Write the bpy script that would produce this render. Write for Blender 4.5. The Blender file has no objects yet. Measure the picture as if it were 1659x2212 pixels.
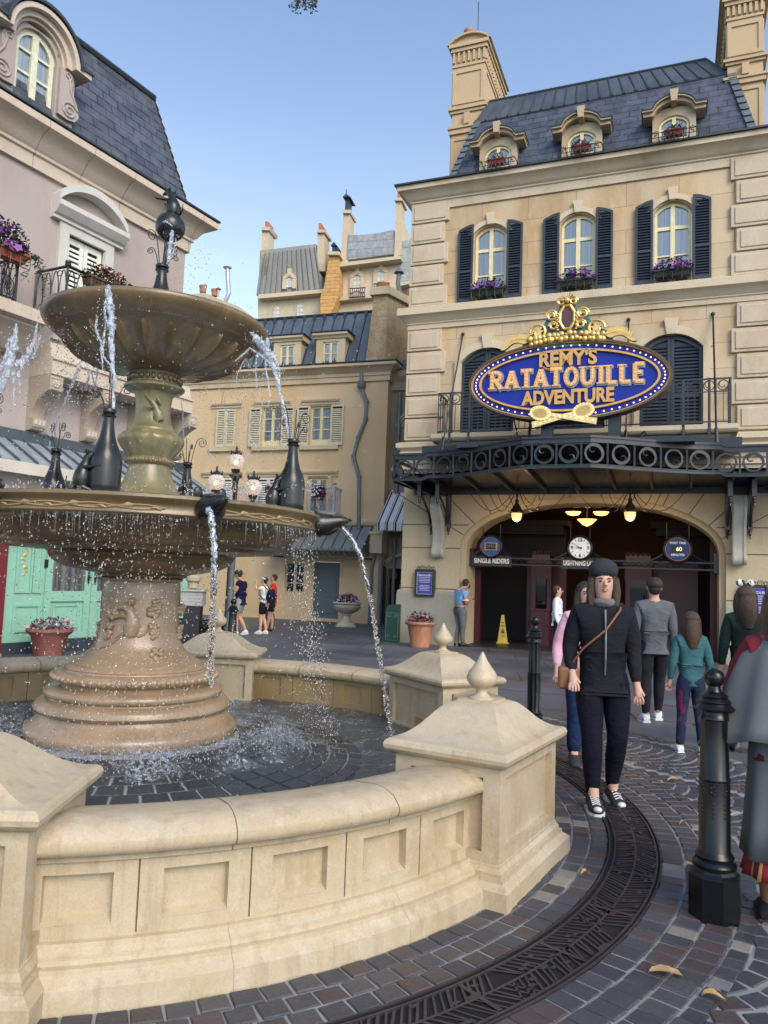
import bpy, math, random
from mathutils import Vector, Matrix
rnd = random.Random(7)
R = math.radians; PI = math.pi
sc = bpy.context.scene
COL = sc.collection
# ------------------------------------------------------------------ camera, sky, sun, exposure
TILT, ROLL, HC, FOC = R(4.9), R(2.07), 1.55, 1645.0      # photo measured at 1659 x 2212
CXP, CYP = 829.5, 1106.0
_f = Vector((0, math.cos(TILT), math.sin(TILT))); _u0 = Vector((0, -math.sin(TILT), math.cos(TILT))); _x0 = Vector((1, 0, 0))
_xr = _x0*math.cos(ROLL) + _u0*math.sin(ROLL); _up = -_x0*math.sin(ROLL) + _u0*math.cos(ROLL)
CAM = Vector((0, 0, HC))
cd = bpy.data.cameras.new('camera'); cam = bpy.data.objects.new('camera', cd); COL.objects.link(cam)
cd.sensor_fit = 'VERTICAL'; cd.sensor_height = 36; cd.lens = 36*FOC/2212; cd.clip_end = 2000; cd.clip_start = .05
m = Matrix((( _xr.x, _up.x, -_f.x, 0), (_xr.y, _up.y, -_f.y, 0), (_xr.z, _up.z, -_f.z, 0), (0, 0, 0, 1)))
cam.matrix_world = Matrix.Translation(CAM) @ m
sc.camera = cam
SUN_EL, SUN_AZ = R(36), R(152)          # azimuth measured clockwise from +Y
w = bpy.data.worlds.new('World'); sc.world = w; w.use_nodes = True
wn = w.node_tree.nodes; wl = w.node_tree.links
sky = wn.new('ShaderNodeTexSky'); sky.sky_type = 'NISHITA'; sky.sun_disc = False
sky.sun_elevation = SUN_EL; sky.sun_rotation = SUN_AZ; sky.air_density = 1.0; sky.dust_density = 1.6; sky.ozone_density = 1.0
tcw = wn.new('ShaderNodeTexCoord'); spw = wn.new('ShaderNodeSeparateXYZ'); wl.new(tcw.outputs['Generated'], spw.inputs[0])
vm = wn.new('ShaderNodeMapRange'); vm.inputs['From Min'].default_value = .72; vm.inputs['From Max'].default_value = .0; vm.inputs['To Min'].default_value = 0; vm.inputs['To Max'].default_value = .62; vm.interpolation_type = 'SMOOTHSTEP'; wl.new(spw.outputs[2], vm.inputs['Value'])
scw = wn.new('ShaderNodeSeparateColor'); ccw = wn.new('ShaderNodeCombineColor'); wl.new(sky.outputs[0], scw.inputs[0])     # thin bright haze towards the horizon
for q_, k_ in enumerate((.88, .97, 1.03)):
    mq = wn.new('ShaderNodeMath'); mq.operation = 'MULTIPLY'; mq.inputs[1].default_value = k_; wl.new(scw.outputs[2], mq.inputs[0]); wl.new(mq.outputs[0], ccw.inputs[q_])
ncl = wn.new('ShaderNodeTexNoise'); ncl.inputs['Scale'].default_value = 2.2; ncl.inputs['Detail'].default_value = 6; mpw = wn.new('ShaderNodeMapping'); mpw.inputs['Scale'].default_value = (1, 1, 5); wl.new(tcw.outputs['Generated'], mpw.inputs[0]); wl.new(mpw.outputs[0], ncl.inputs['Vector'])
mrw = wn.new('ShaderNodeMapRange'); mrw.inputs['From Min'].default_value = .35; mrw.inputs['From Max'].default_value = .7; mrw.inputs['To Min'].default_value = .8; mrw.inputs['To Max'].default_value = 1.3; wl.new(ncl.outputs['Fac'], mrw.inputs['Value'])
mfw = wn.new('ShaderNodeMath'); mfw.operation = 'MULTIPLY'; mfw.use_clamp = True; wl.new(vm.outputs[0], mfw.inputs[0]); wl.new(mrw.outputs[0], mfw.inputs[1])
mxw = wn.new('ShaderNodeMix'); mxw.data_type = 'RGBA'; wl.new(mfw.outputs[0], mxw.inputs[0]); wl.new(sky.outputs[0], mxw.inputs[6]); wl.new(ccw.outputs[0], mxw.inputs[7])
wl.new(mxw.outputs[2], wn['Background'].inputs[0]); wn['Background'].inputs[1].default_value = .15
sd = bpy.data.lights.new('sun', 'SUN'); sun = bpy.data.objects.new('sun', sd); COL.objects.link(sun)
sd.energy = 1.0; sd.angle = R(34); sd.color = (1, .88, .70)
_sdir = Vector((math.sin(SUN_AZ)*math.cos(SUN_EL), math.cos(SUN_AZ)*math.cos(SUN_EL), math.sin(SUN_EL)))
sun.rotation_euler = _sdir.to_track_quat('Z', 'Y').to_euler(); sun.location = (0, 0, 30)
sc.view_settings.view_transform = 'Standard'; sc.view_settings.look = 'None'; sc.view_settings.exposure = 0.98; sc.view_settings.gamma = 1
sc.cycles.max_bounces = 7; sc.cycles.transparent_max_bounces = 12; sc.cycles.transmission_bounces = 6; sc.cycles.caustics_reflective = False; sc.cycles.caustics_refractive = False
try: sc.cycles.use_denoising = True
except Exception: pass

def ray(px, py): return (px-CXP)/FOC*_xr - (py-CYP)/FOC*_up + _f
def at_z(px, py, z=0.0):
    d = ray(px, py); return CAM + d*((z-HC)/d.z)
def at_y(px, py, Y):
    d = ray(px, py); return CAM + d*(Y/d.y)
FC = Vector((-1.75, 5.65, 0))           # centre of the fountain basin
DROP = .16
def gz(x, y):                            # the plaza falls gently away from the fountain
    t = min(1, max(0, (math.hypot(x-FC.x, y-FC.y)-5.2)/8.0)); return -DROP*t*t*(3-2*t)
def ong(px, py):
    z = 0
    for _ in range(12):
        p = at_z(px, py, z); z = gz(p.x, p.y)
    return p

# ------------------------------------------------------------------ mesh helpers
class MB:
    def __init__(s): s.v = []; s.f = []
    def add(s, vs, fs):
        n = len(s.v); s.v += [tuple(v) for v in vs]; s.f += [tuple(i+n for i in f) for f in fs]
    def box(s, x0, x1, y0, y1, z0, z1):
        s.add([(x0,y0,z0),(x1,y0,z0),(x1,y1,z0),(x0,y1,z0),(x0,y0,z1),(x1,y0,z1),(x1,y1,z1),(x0,y1,z1)],
              [(0,3,2,1),(4,5,6,7),(0,1,5,4),(1,2,6,5),(2,3,7,6),(3,0,4,7)]); return s
    def xz(s, poly, y0, y1):             # polygon in x-z pushed from y0 (front) to y1
        n = len(poly)
        a = sum(poly[i][0]*poly[(i+1)%n][1]-poly[(i+1)%n][0]*poly[i][1] for i in range(n))
        if a < 0: poly = poly[::-1]
        s.add([(x,y0,z) for x,z in poly]+[(x,y1,z) for x,z in poly],
              [tuple(range(n)), tuple(range(2*n-1, n-1, -1))]+[(i, i+n, (i+1)%n+n, (i+1)%n) for i in range(n)]); return s
    def xy(s, poly, z0, z1):
        n = len(poly)
        a = sum(poly[i][0]*poly[(i+1)%n][1]-poly[(i+1)%n][0]*poly[i][1] for i in range(n))
        if a < 0: poly = poly[::-1]
        s.add([(x,y,z0) for x,y in poly]+[(x,y,z1) for x,y in poly],
              [tuple(range(n-1,-1,-1)), tuple(range(n, 2*n))]+[(i, (i+1)%n, (i+1)%n+n, i+n) for i in range(n)]); return s
    def ex(s, prof, x0, x1):             # profile in (y,z) run along x
        n = len(prof)
        a = sum(prof[i][0]*prof[(i+1)%n][1]-prof[(i+1)%n][0]*prof[i][1] for i in range(n))
        if a < 0: prof = prof[::-1]
        s.add([(x0,y,z) for y,z in prof]+[(x1,y,z) for y,z in prof],
              [tuple(range(n-1,-1,-1)), tuple(range(n, 2*n))]+[(i, (i+1)%n, (i+1)%n+n, i+n) for i in range(n)]); return s
    def lathe(s, prof, seg=48, c=(0,0,0), a0=0, a1=2*PI, fr=None):
        full = abs(a1-a0-2*PI) < 1e-6; k = seg if full else seg+1; n = len(prof); vs = []; fs = []
        for i in range(k):
            a = a0+(a1-a0)*i/seg
            for r, z in prof:
                if fr: r = r*fr(a, z)
                vs.append((c[0]+r*math.cos(a), c[1]+r*math.sin(a), c[2]+z))
        for i in range(seg):
            j = (i+1) % k
            for q in range(n-1): fs.append((i*n+q, j*n+q, j*n+q+1, i*n+q+1))
        s.add(vs, fs); return s
    def tube(s, pts, r, seg=8, cap=True, flat=1.0):
        pts = [Vector(p) for p in pts]; n = len(pts)
        rs = r if isinstance(r, (list, tuple)) else [r]*n
        vs = []; fs = []; up = None
        for i, p in enumerate(pts):
            t = (pts[min(i+1, n-1)]-pts[max(i-1, 0)])
            if t.length < 1e-9: t = Vector((0,0,1))
            t.normalize()
            if up is None: up = Vector((0,0,1)) if abs(t.z) < .9 else Vector((1,0,0))
            a = t.cross(up)
            if a.length < 1e-4: a = t.cross(Vector((1,0,0)))
            a.normalize(); b = a.cross(t); up = b
            for k in range(seg):
                q = 2*PI*k/seg; vs.append(p+(a*math.cos(q)+b*math.sin(q)*flat)*rs[i])
        for i in range(n-1):
            for k in range(seg):
                fs.append((i*seg+k, i*seg+(k+1)%seg, (i+1)*seg+(k+1)%seg, (i+1)*seg+k))
        if cap: fs += [tuple(range(seg-1,-1,-1)), tuple(range((n-1)*seg, n*seg))]
        s.add(vs, fs); return s
    def ball(s, c, r, seg=10, rings=7, sx=1, sy=1, sz=1):
        prof = [(max(1e-4, r*math.sin(PI*i/rings)), -r*math.cos(PI*i/rings)) for i in range(rings+1)]
        n0 = len(s.v); s.lathe(prof, seg)
        for i in range(n0, len(s.v)):
            x, y, z = s.v[i]; s.v[i] = (c[0]+x*sx, c[1]+y*sy, c[2]+z*sz)
        return s
    def quad(s, a, b, c, d): s.add([a,b,c,d], [(0,1,2,3)]); return s
    def xf(s, M):
        s.v = [tuple(M @ Vector(v)) for v in s.v]; return s
    def merge(s, o): s.add(o.v, o.f); return s

def obj(name, mb, mat, parent=None, smooth=0, loc=(0,0,0), rotz=0):
    me = bpy.data.meshes.new(name); me.from_pydata(mb.v, [], mb.f); me.update()
    if smooth:
        me.polygons.foreach_set('use_smooth', [True]*len(me.polygons))
        try: me.set_sharp_from_angle(angle=R(smooth))
        except Exception: pass
    me.materials.append(mat)
    o = bpy.data.objects.new(name, me); COL.objects.link(o)
    o.parent = parent; o.location = loc; o.rotation_euler = (0, 0, rotz)
    return o
def tag(o, label, cat, group=None, kind=None):
    if label: o['label'] = label
    if cat: o['category'] = cat
    if group: o['group'] = group
    if kind: o['kind'] = kind
    return o
def struct(o): o['kind'] = 'structure'; return o
def thing(name, label, cat, loc=(0,0,0), rotz=0, group=None):
    o = bpy.data.objects.new(name, None); COL.objects.link(o); o.location = loc; o.rotation_euler = (0,0,rotz)
    o.empty_display_size = .2
    return tag(o, label, cat, group)
def copy_tree(o, parent=None, **kw):
    c = o.copy(); COL.objects.link(c); c.parent = parent
    for ch in list(o.children): copy_tree(ch, c)
    return c
def bevel(o, wd=.01, seg=2):
    b = o.modifiers.new('bevel', 'BEVEL'); b.width = wd; b.segments = seg; b.limit_method = 'ANGLE'; b.angle_limit = R(40); return o
def text(name, s, size, mat, parent, x, z, y=0, depth=.01, off=0.0, wide=1.0, align='CENTER', shear=0, smooth=0, M=None):
    cu = bpy.data.curves.new(name, 'FONT'); cu.body = s; cu.size = size; cu.extrude = depth/2; cu.offset = off; cu.align_x = align; cu.align_y = 'CENTER'; cu.shear = shear
    cu.resolution_u = 4
    t = bpy.data.objects.new(name, cu); COL.objects.link(t)
    me = bpy.data.meshes.new_from_object(t); bpy.data.objects.remove(t); bpy.data.curves.remove(cu)
    for v in me.vertices:
        a, b, c = v.co; v.co = (x+a*wide, y-c, z+b)
        if M: v.co = M @ v.co
    me.materials.clear(); me.materials.append(mat); me.name = name
    o = bpy.data.objects.new(name, me); COL.objects.link(o); o.parent = parent
    return o

# ------------------------------------------------------------------ material helpers
def newmat(name):
    m = bpy.data.materials.new(name); m.use_nodes = True; nt = m.node_tree
    return m, nt, nt.nodes['Principled BSDF']
def rgb(c): return (c[0], c[1], c[2], 1)
def mapped(nt, scale=(1,1,1), mode='xyz', coord='Object'):
    tc = nt.nodes.new('ShaderNodeTexCoord'); out = tc.outputs[coord]
    if mode != 'xyz':
        sp = nt.nodes.new('ShaderNodeSeparateXYZ'); cb = nt.nodes.new('ShaderNodeCombineXYZ'); nt.links.new(out, sp.inputs[0])
        for i, ch in enumerate(mode): nt.links.new(sp.outputs['xyz'.index(ch)], cb.inputs[i])
        out = cb.outputs[0]
    mp = nt.nodes.new('ShaderNodeMapping'); mp.inputs['Scale'].default_value = scale; nt.links.new(out, mp.inputs[0]); return mp.outputs[0]
def noise(nt, vec, scale, detail=5, rough=.6):
    n = nt.nodes.new('ShaderNodeTexNoise'); n.inputs['Scale'].default_value = scale; n.inputs['Detail'].default_value = detail; n.inputs['Roughness'].default_value = rough
    nt.links.new(vec, n.inputs['Vector']); return n.outputs['Fac']
def ramp(nt, fac, a, b, ca=(0,0,0,1), cb=(1,1,1,1)):
    r = nt.nodes.new('ShaderNodeValToRGB'); r.color_ramp.elements[0].position = a; r.color_ramp.elements[1].position = b
    r.color_ramp.elements[0].color = ca; r.color_ramp.elements[1].color = cb; nt.links.new(fac, r.inputs[0]); return r.outputs[0]
def mixc(nt, fac, a, b, mode='MIX'):
    x = nt.nodes.new('ShaderNodeMix'); x.data_type = 'RGBA'; x.blend_type = mode
    for sock, val in ((x.inputs[0], fac), (x.inputs[6], a), (x.inputs[7], b)):
        if hasattr(val, 'is_output'): nt.links.new(val, sock)
        else: sock.default_value = val if not isinstance(val, tuple) else rgb(val)
    return x.outputs[2]
def bumpn(nt, bsdf, h, strength=.3, dist=.01):
    b = nt.nodes.new('ShaderNodeBump'); b.inputs['Strength'].default_value = strength; b.inputs['Distance'].default_value = dist
    nt.links.new(h, b.inputs['Height']); nt.links.new(b.outputs[0], bsdf.inputs['Normal'])
def stone(name, base, stain=None, sc1=1.3, lo=.42, hi=.68, rough=.8, grain=40, bs=.25, bd=.006, stain2=None, joints=None, spec=.35, mode='xyz', zstretch=.5, sharp=.6):
    m, nt, b = newmat(name); v = mapped(nt)
    v2 = mapped(nt, (1, 1, zstretch))
    col = rgb(base)
    n1 = noise(nt, v2, sc1, 8, sharp)
    if stain: col = mixc(nt, ramp(nt, n1, lo, hi), tuple(base), tuple(stain))
    else: col = mixc(nt, ramp(nt, n1, .3, .75), tuple(c*.88 for c in base), tuple(base))
    if stain2:
        n3 = noise(nt, mapped(nt, (1.7, 1.7, .9)), sc1*2.3, 6, .7); col = mixc(nt, ramp(nt, n3, .52, .74), col, tuple(stain2))
    n2 = noise(nt, v, grain, 4, .7)
    col = mixc(nt, ramp(nt, n2, .3, .7), col, mixc(nt, 1.0, col, (.86,.86,.86), 'MULTIPLY'))
    h = n2
    if joints:
        w_, h_, off = joints
        br = nt.nodes.new('ShaderNodeTexBrick'); nt.links.new(mapped(nt, (1,1,1), 'xzy'), br.inputs['Vector'])
        br.inputs['Scale'].default_value = 1; br.inputs['Brick Width'].default_value = w_; br.inputs['Row Height'].default_value = h_
        br.inputs['Mortar Size'].default_value = .008; br.inputs['Mortar Smooth'].default_value = .3; br.offset = off
        br.inputs['Color1'].default_value = (.92,.92,.92,1); br.inputs['Color2'].default_value = (1.06,1.04,1.0,1); br.inputs['Mortar'].default_value = (.55,.5,.45,1)
        col = mixc(nt, 1.0, col, br.outputs['Color'], 'MULTIPLY')
    nt.links.new(col, b.inputs['Base Color']) if hasattr(col, 'is_output') else None
    b.inputs['Roughness'].default_value = rough; b.inputs['Specular IOR Level'].default_value = spec
    bumpn(nt, b, h, bs, bd); return m
def plain(name, c, rough=.5, metal=0, var=.15, sc1=8, emit=None, es=1, spec=.5, bump=0, coat=0):
    m, nt, b = newmat(name); v = mapped(nt); n = noise(nt, v, sc1, 5, .6)
    col = mixc(nt, ramp(nt, n, .3, .7), tuple(x*(1-var) for x in c), tuple(min(1, x*(1+var)) for x in c))
    nt.links.new(col, b.inputs['Base Color']); b.inputs['Roughness'].default_value = rough; b.inputs['Metallic'].default_value = metal
    b.inputs['Specular IOR Level'].default_value = spec
    if coat: b.inputs['Coat Weight'].default_value = coat; b.inputs['Coat Roughness'].default_value = .1
    if emit: b.inputs['Emission Color'].default_value = rgb(emit); b.inputs['Emission Strength'].default_value = es
    if bump: bumpn(nt, b, noise(nt, v, sc1*6, 3), bump, .005)
    return m
def slate(name, c1, c2, w_=.34, h_=.2, mortar=(.012,.014,.02), rough=.45, mode='xzy', off=.5, size=.012):
    m, nt, b = newmat(name); v = mapped(nt, (1,1,1), mode)
    br = nt.nodes.new('ShaderNodeTexBrick'); nt.links.new(v, br.inputs['Vector']); br.inputs['Scale'].default_value = 1
    br.inputs['Brick Width'].default_value = w_; br.inputs['Row Height'].default_value = h_; br.inputs['Mortar Size'].default_value = size
    br.inputs['Mortar Smooth'].default_value = .1; br.inputs['Bias'].default_value = -.1; br.offset = off
    br.inputs['Color1'].default_value = rgb(c1); br.inputs['Color2'].default_value = rgb(c2); br.inputs['Mortar'].default_value = rgb(mortar)
    n = noise(nt, mapped(nt), 3.5, 6, .7)
    col = mixc(nt, ramp(nt, n, .45, .75), br.outputs['Color'], tuple(min(1, x*1.5+.01) for x in c2))
    nt.links.new(col, b.inputs['Base Color']); b.inputs['Roughness'].default_value = rough
    # each course laps the next: ramp of height inside a row
    sp = nt.nodes.new('ShaderNodeSeparateXYZ'); nt.links.new(v, sp.inputs[0])
    d = nt.nodes.new('ShaderNodeMath'); d.operation = 'DIVIDE'; d.inputs[1].default_value = h_; nt.links.new(sp.outputs[1], d.inputs[0])
    fr = nt.nodes.new('ShaderNodeMath'); fr.operation = 'FRACT'; nt.links.new(d.outputs[0], fr.inputs[0])
    ad = nt.nodes.new('ShaderNodeMath'); ad.operation = 'MULTIPLY_ADD'; ad.inputs[1].default_value = -.7; nt.links.new(br.outputs['Fac'], ad.inputs[0])
    inv = nt.nodes.new('ShaderNodeMath'); inv.operation = 'SUBTRACT'; inv.inputs[0].default_value = 1; nt.links.new(fr.outputs[0], inv.inputs[1])
    nt.links.new(inv.outputs[0], ad.inputs[2])
    bumpn(nt, b, ad.outputs[0], .7, .03); return m
def island(name, cols, rough=.6, bump=.5, spec=.4, grain=60, wet=0):
    m, nt, b = newmat(name); g = nt.nodes.new('ShaderNodeNewGeometry')
    r = nt.nodes.new('ShaderNodeValToRGB'); r.color_ramp.interpolation = 'CONSTANT'
    e = r.color_ramp.elements
    while len(e) < len(cols): e.new(.5)
    for i, c in enumerate(cols): e[i].position = i/len(cols); e[i].color = rgb(c)
    nt.links.new(g.outputs['Random Per Island'], r.inputs[0])
    n = noise(nt, mapped(nt), grain, 5, .75)
    n0 = noise(nt, mapped(nt), 2.0, 4, .6)
    col = mixc(nt, ramp(nt, n, .35, .7), mixc(nt, 1.0, r.outputs[0], (.7,.7,.7), 'MULTIPLY'), r.outputs[0])
    col = mixc(nt, ramp(nt, n0, .35, .65), mixc(nt, 1.0, col, (.72,.74,.8), 'MULTIPLY'), col)
    nt.links.new(col, b.inputs['Base Color']); b.inputs['Specular IOR Level'].default_value = spec
    rr = nt.nodes.new('ShaderNodeMapRange'); rr.inputs['To Min'].default_value = max(.05, rough-.2); rr.inputs['To Max'].default_value = min(1, rough+.15)
    nt.links.new(n0, rr.inputs['Value']); nt.links.new(rr.outputs[0], b.inputs['Roughness'])
    bumpn(nt, b, n, bump, .006); return m

def wetstone(name, base, c2, c3, lo=.25, hi=.62):
    m, nt, b = newmat(name); v = mapped(nt)
    n1 = noise(nt, v, 1.7, 9, .68); n2 = noise(nt, mapped(nt, (7, 7, .9)), 1.6, 6, .65); n3 = noise(nt, v, 110, 4, .75); n4 = noise(nt, v, 14, 6, .7)
    col = mixc(nt, ramp(nt, n1, .44, .72), tuple(base), tuple(c2)); col = mixc(nt, ramp(nt, n4, .50, .72), col, tuple(c3))
    st = nt.nodes.new('ShaderNodeMath'); st.operation = 'MULTIPLY'; st.inputs[1].default_value = .55; nt.links.new(ramp(nt, n2, .52, .74), st.inputs[0])
    col = mixc(nt, st.outputs[0], col, tuple(c*.62 for c in c2)); col = mixc(nt, ramp(nt, n3, .30, .55), mixc(nt, 1.0, col, (.86,.85,.82), 'MULTIPLY'), col)
    nt.links.new(col, b.inputs['Base Color']); mr = nt.nodes.new('ShaderNodeMapRange'); mr.inputs['From Min'].default_value = .38; mr.inputs['From Max'].default_value = .62; mr.inputs['To Min'].default_value = lo; mr.inputs['To Max'].default_value = hi
    nt.links.new(noise(nt, v, 1.1, 5, .6), mr.inputs['Value']); nt.links.new(mr.outputs[0], b.inputs['Roughness']); b.inputs['Specular IOR Level'].default_value = .5
    ad = nt.nodes.new('ShaderNodeMath'); ad.operation = 'MULTIPLY_ADD'; ad.inputs[1].default_value = .5; nt.links.new(n3, ad.inputs[0]); nt.links.new(n4, ad.inputs[2]); bumpn(nt, b, ad.outputs[0], .26, .006); return m
CREAM = wetstone('fountain limestone', (.48,.405,.285), (.39,.30,.18), (.53,.47,.36))
WETST = stone('wet fountain stone', (.175,.125,.062), (.105,.078,.04), sc1=2.2, rough=.26, grain=50, bs=.25, spec=.6, stain2=(.25,.17,.08))
PINKST = stone('rosy pedestal stone', (.36,.26,.17), (.25,.185,.115), sc1=2.5, rough=.25, grain=50, bs=.3, spec=.6, stain2=(.40,.31,.215))
OLIVST = stone('mossy wet stone', (.21,.19,.095), (.14,.12,.06), sc1=3, rough=.25, grain=50, bs=.25, spec=.6, stain2=(.33,.27,.13))
BRONZE = stone('dark patinated bronze', (.010,.011,.011), (.022,.032,.028), sc1=6, lo=.5, hi=.75, rough=.24, grain=30, bs=.2, spec=.5)
IRON = plain('black painted iron', (.012,.014,.02), .3, spec=.6, var=.3)
IRONB = plain('blue black painted steel', (.014,.020,.032), .4, spec=.5, var=.3)
GREYT = stone('grey building trim', (.42,.38,.31), (.33,.27,.19), sc1=1.2, grain=30)

# ------------------------------------------------------------------ ground
def disc_pt(r, a, z=0.0): return (FC.x+r*math.cos(a), FC.y+r*math.sin(a), z)
def build_ground():
    SLAB = None
    m, nt, b = newmat('wet grey slab paving'); v = mapped(nt)
    n1 = noise(nt, v, .5, 8, .65); n2 = noise(nt, v, 30, 4, .7)
    col = mixc(nt, ramp(nt, n1, .35, .68), (.052,.060,.075), (.125,.135,.155))
    col = mixc(nt, ramp(nt, n2, .35, .7), col, mixc(nt, 1.0, col, (.8,.8,.82), 'MULTIPLY'))
    nt.links.new(col, b.inputs['Base Color'])
    mr = nt.nodes.new('ShaderNodeMapRange'); mr.inputs['From Min'].default_value = .35; mr.inputs['From Max'].default_value = .7; mr.inputs['To Min'].default_value = .38; mr.inputs['To Max'].default_value = .75
    nt.links.new(n1, mr.inputs['Value']); nt.links.new(mr.outputs[0], b.inputs['Roughness']); bumpn(nt, b, n2, .25, .004)
    mb = MB(); rs = [5.2+i*.5 for i in range(30)]+[22, 26, 32, 45, 80, 200, 700]; N = 96
    rs = [0.0, 2.9, 4.0]+rs
    vs = []; fs = []
    for i, r in enumerate(rs):
        for k in range(N):
            a = 2*PI*k/N; x, y = FC.x+r*math.cos(a), FC.y+r*math.sin(a); vs.append((x, y, gz(x, y)))
    for i in range(len(rs)-1):
        for k in range(N): fs.append((i*N+k, (i+1)*N+k, (i+1)*N+(k+1)%N, i*N+(k+1)%N))
    mb.add(vs, fs); g = struct(obj('ground', mb, m, smooth=60))
    # scored joints across the slab
    J = plain('dark paving joint', (.012,.013,.016), .8); mj = MB()
    def line(p, q, wd=.018):
        n = max(2, int((Vector(q)-Vector(p)).length/.5)); d = (Vector(q)-Vector(p)).normalized(); s = Vector((-d.y, d.x, 0))*wd/2
        for i in range(n):
            a = Vector(p).lerp(Vector(q), i/n); c = Vector(p).lerp(Vector(q), (i+1)/n)
            mj.quad(*[(u.x, u.y, gz(u.x, u.y)+.005) for u in (a-s, c-s, c+s, a+s)])
    U = Vector((.933,-.36,0)); V = Vector((.36,.933,0)); O = Vector((-1.0, 9.2, 0))
    for k in range(0, 12): line(O-U*9+V*k*1.45, O+U*16+V*k*1.45, .028 if k == 2 else .016)
    for i in range(-8, 15):
        for k in range(0, 12):
            o = (.0 if k % 2 else .75)*1.3
            line(O+U*(i*1.9+o)+V*k*1.45, O+U*(i*1.9+o-.35)+V*(k+1)*1.45, .014)
    struct(obj('paving_joints', mj, J))
    # ring of setts round the basin
    SETT = island('wet granite setts', [(0.071,0.074,0.089),(0.092,0.080,0.084),(0.062,0.067,0.082),(0.106,0.082,0.078),(0.081,0.083,0.099),(0.086,0.069,0.071),(0.099,0.095,0.102),(0.065,0.067,0.080),(0.084,0.086,0.102),(0.095,0.076,0.076)], rough=.42, bump=.8)
    LIGHTS = island('pale granite setts', [(.26,.25,.22),(.32,.30,.26),(.22,.22,.21)], rough=.6, bump=.8)
    MORT = stone('sandy grey mortar', (.27,.28,.29), (.17,.175,.18), sc1=3, rough=.85)
    mb = MB(); N = 240
    for r0, r1 in ((2.9, 3.30), (3.59, 5.22)):
        for k in range(N):
            a, c = 2*PI*k/N, 2*PI*(k+1)/N; mb.quad(disc_pt(r0,a,.006), disc_pt(r1,a,.006), disc_pt(r1,c,.006), disc_pt(r0,c,.006))
    struct(obj('mortar_bed', mb, MORT))
    mb = MB(); ml = MB()
    def sett(quad, z0=.004, z1=.013, tgt=None, j=.004):
        c = sum((Vector(q) for q in quad), Vector((0,0,0)))/4; q2 = []
        for q in quad:
            q = Vector(q); q = q+Vector((rnd.uniform(-j,j), rnd.uniform(-j,j), 0)); q2.append(q)
        zt = z1+rnd.uniform(-.003, .003); t = (tgt or mb)
        top = [c+(q-c)*.90+Vector((0,0,zt)) for q in q2]; mid = [c+(q-c)*.98+Vector((0,0,zt-.005)) for q in q2]; bot = [q+Vector((0,0,z0)) for q in q2]
        t.add(top+mid+bot, [(0,1,2,3)]+[(i, i+4, (i+1)%4+4, (i+1)%4) for i in range(4)]+[(i+4, i+8, (i+1)%4+8, (i+1)%4+4) for i in range(4)])
    def ring(r0, r1, w_, off, gap=.009, amin=-PI, amax=PI, lightp=.04):
        n = int(2*PI*(r0+r1)/2/w_); ga = gap/((r0+r1)/2)
        for k in range(n):
            a0 = 2*PI*(k+off)/n+ga/2+rnd.uniform(-.2,.2)*ga; a1 = 2*PI*(k+1+off)/n-ga/2; am = (a0+a1)/2
            am = (am+PI) % (2*PI)-PI
            if not (amin < am < amax): continue
            q = [disc_pt(r0+gap/2,a0), disc_pt(r1-gap/2,a0), disc_pt(r1-gap/2,a1), disc_pt(r0+gap/2,a1)]
            sett(q, tgt=ml if rnd.random() < lightp else mb)
    LIM = dict(amin=-2.6, amax=1.5)
    ring(2.985, 3.09, .115, 0, **LIM); ring(3.09, 3.195, .115, .5, **LIM); ring(3.195, 3.30, .115, .2, **LIM)
    for i, (a, b_) in enumerate(((3.59,3.72),(3.72,3.85),(3.85,3.98))): ring(a, b_, .105, i*.5, lightp=.045, **LIM)
    # fans of setts beyond
    Wd = 1.05; rad = .62; st = .118
    for lane in range(-6, 10):
        xc = lane*Wd+.25
        for k in range(-10, 75):
            yc = .6+k*st+(.5*Wd if False else 0)
            half = math.asin(min(.99, Wd/2/rad)); n = 9
            for i in range(n):
                t0 = -half+2*half*i/n; t1 = -half+2*half*(i+1)/n
                q = []
                for (rr, tt) in ((rad-.004, t0+.012), (rad-.004, t1-.012), (rad-st+.024, t1-.012), (rad-st+.024, t0+.012)):
                    # lanes run towards camera-right diagonal
                    lx = xc+rr*math.sin(tt); ly = yc-rr*math.cos(tt)*1.0
                    ca, sa = math.cos(.62), math.sin(.62)
                    q.append((lx*ca-ly*sa+2.2, lx*sa+ly*ca, 0))
                cx = sum(p[0] for p in q)/4; cy = sum(p[1] for p in q)/4; d = math.hypot(cx-FC.x, cy-FC.y)
                if 4.05 < d < 5.14 and cy > .8 and cx > -1.5 and cy < 10: sett(q[::-1], j=.005, tgt=ml if rnd.random() < .02 else mb)
    # packed setts along the ring edges
    ring(3.98, 4.07, .1, .3, lightp=.1, **LIM); ring(5.12, 5.22, .16, .3, lightp=.1, **LIM)
    s = struct(obj('sett_paving', mb, SETT)); s2 = struct(obj('pale_sett_paving', ml, LIGHTS))
    # drain grate
    PIT = plain('dark drain pit', (.004,.004,.005), .9); GR = stone('cast iron grate', (.03,.026,.032), (.055,.045,.045), sc1=3, rough=.4, grain=50, bs=.4, spec=.5)
    t = thing('drain_grate', 'long curved cast iron drain grate with leafy slots set in the setts round the fountain', 'drain grate')
    mb = MB()
    for k in range(N):
        a, c = 2*PI*k/N, 2*PI*(k+1)/N; mb.quad(disc_pt(3.29,a,.004+.003), disc_pt(3.6,a,.007), disc_pt(3.6,c,.007), disc_pt(3.29,c,.007))
    obj('pit', mb, PIT, t)
    mb = MB()
    for r0, r1 in ((3.306,3.314),(3.336,3.346),(3.566,3.576),(3.588,3.596)):
        mb.lathe([(r0,.008),(r0,.017),(r1,.017),(r1,.008)], 240, (FC.x, FC.y, 0))
    n = 600
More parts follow.
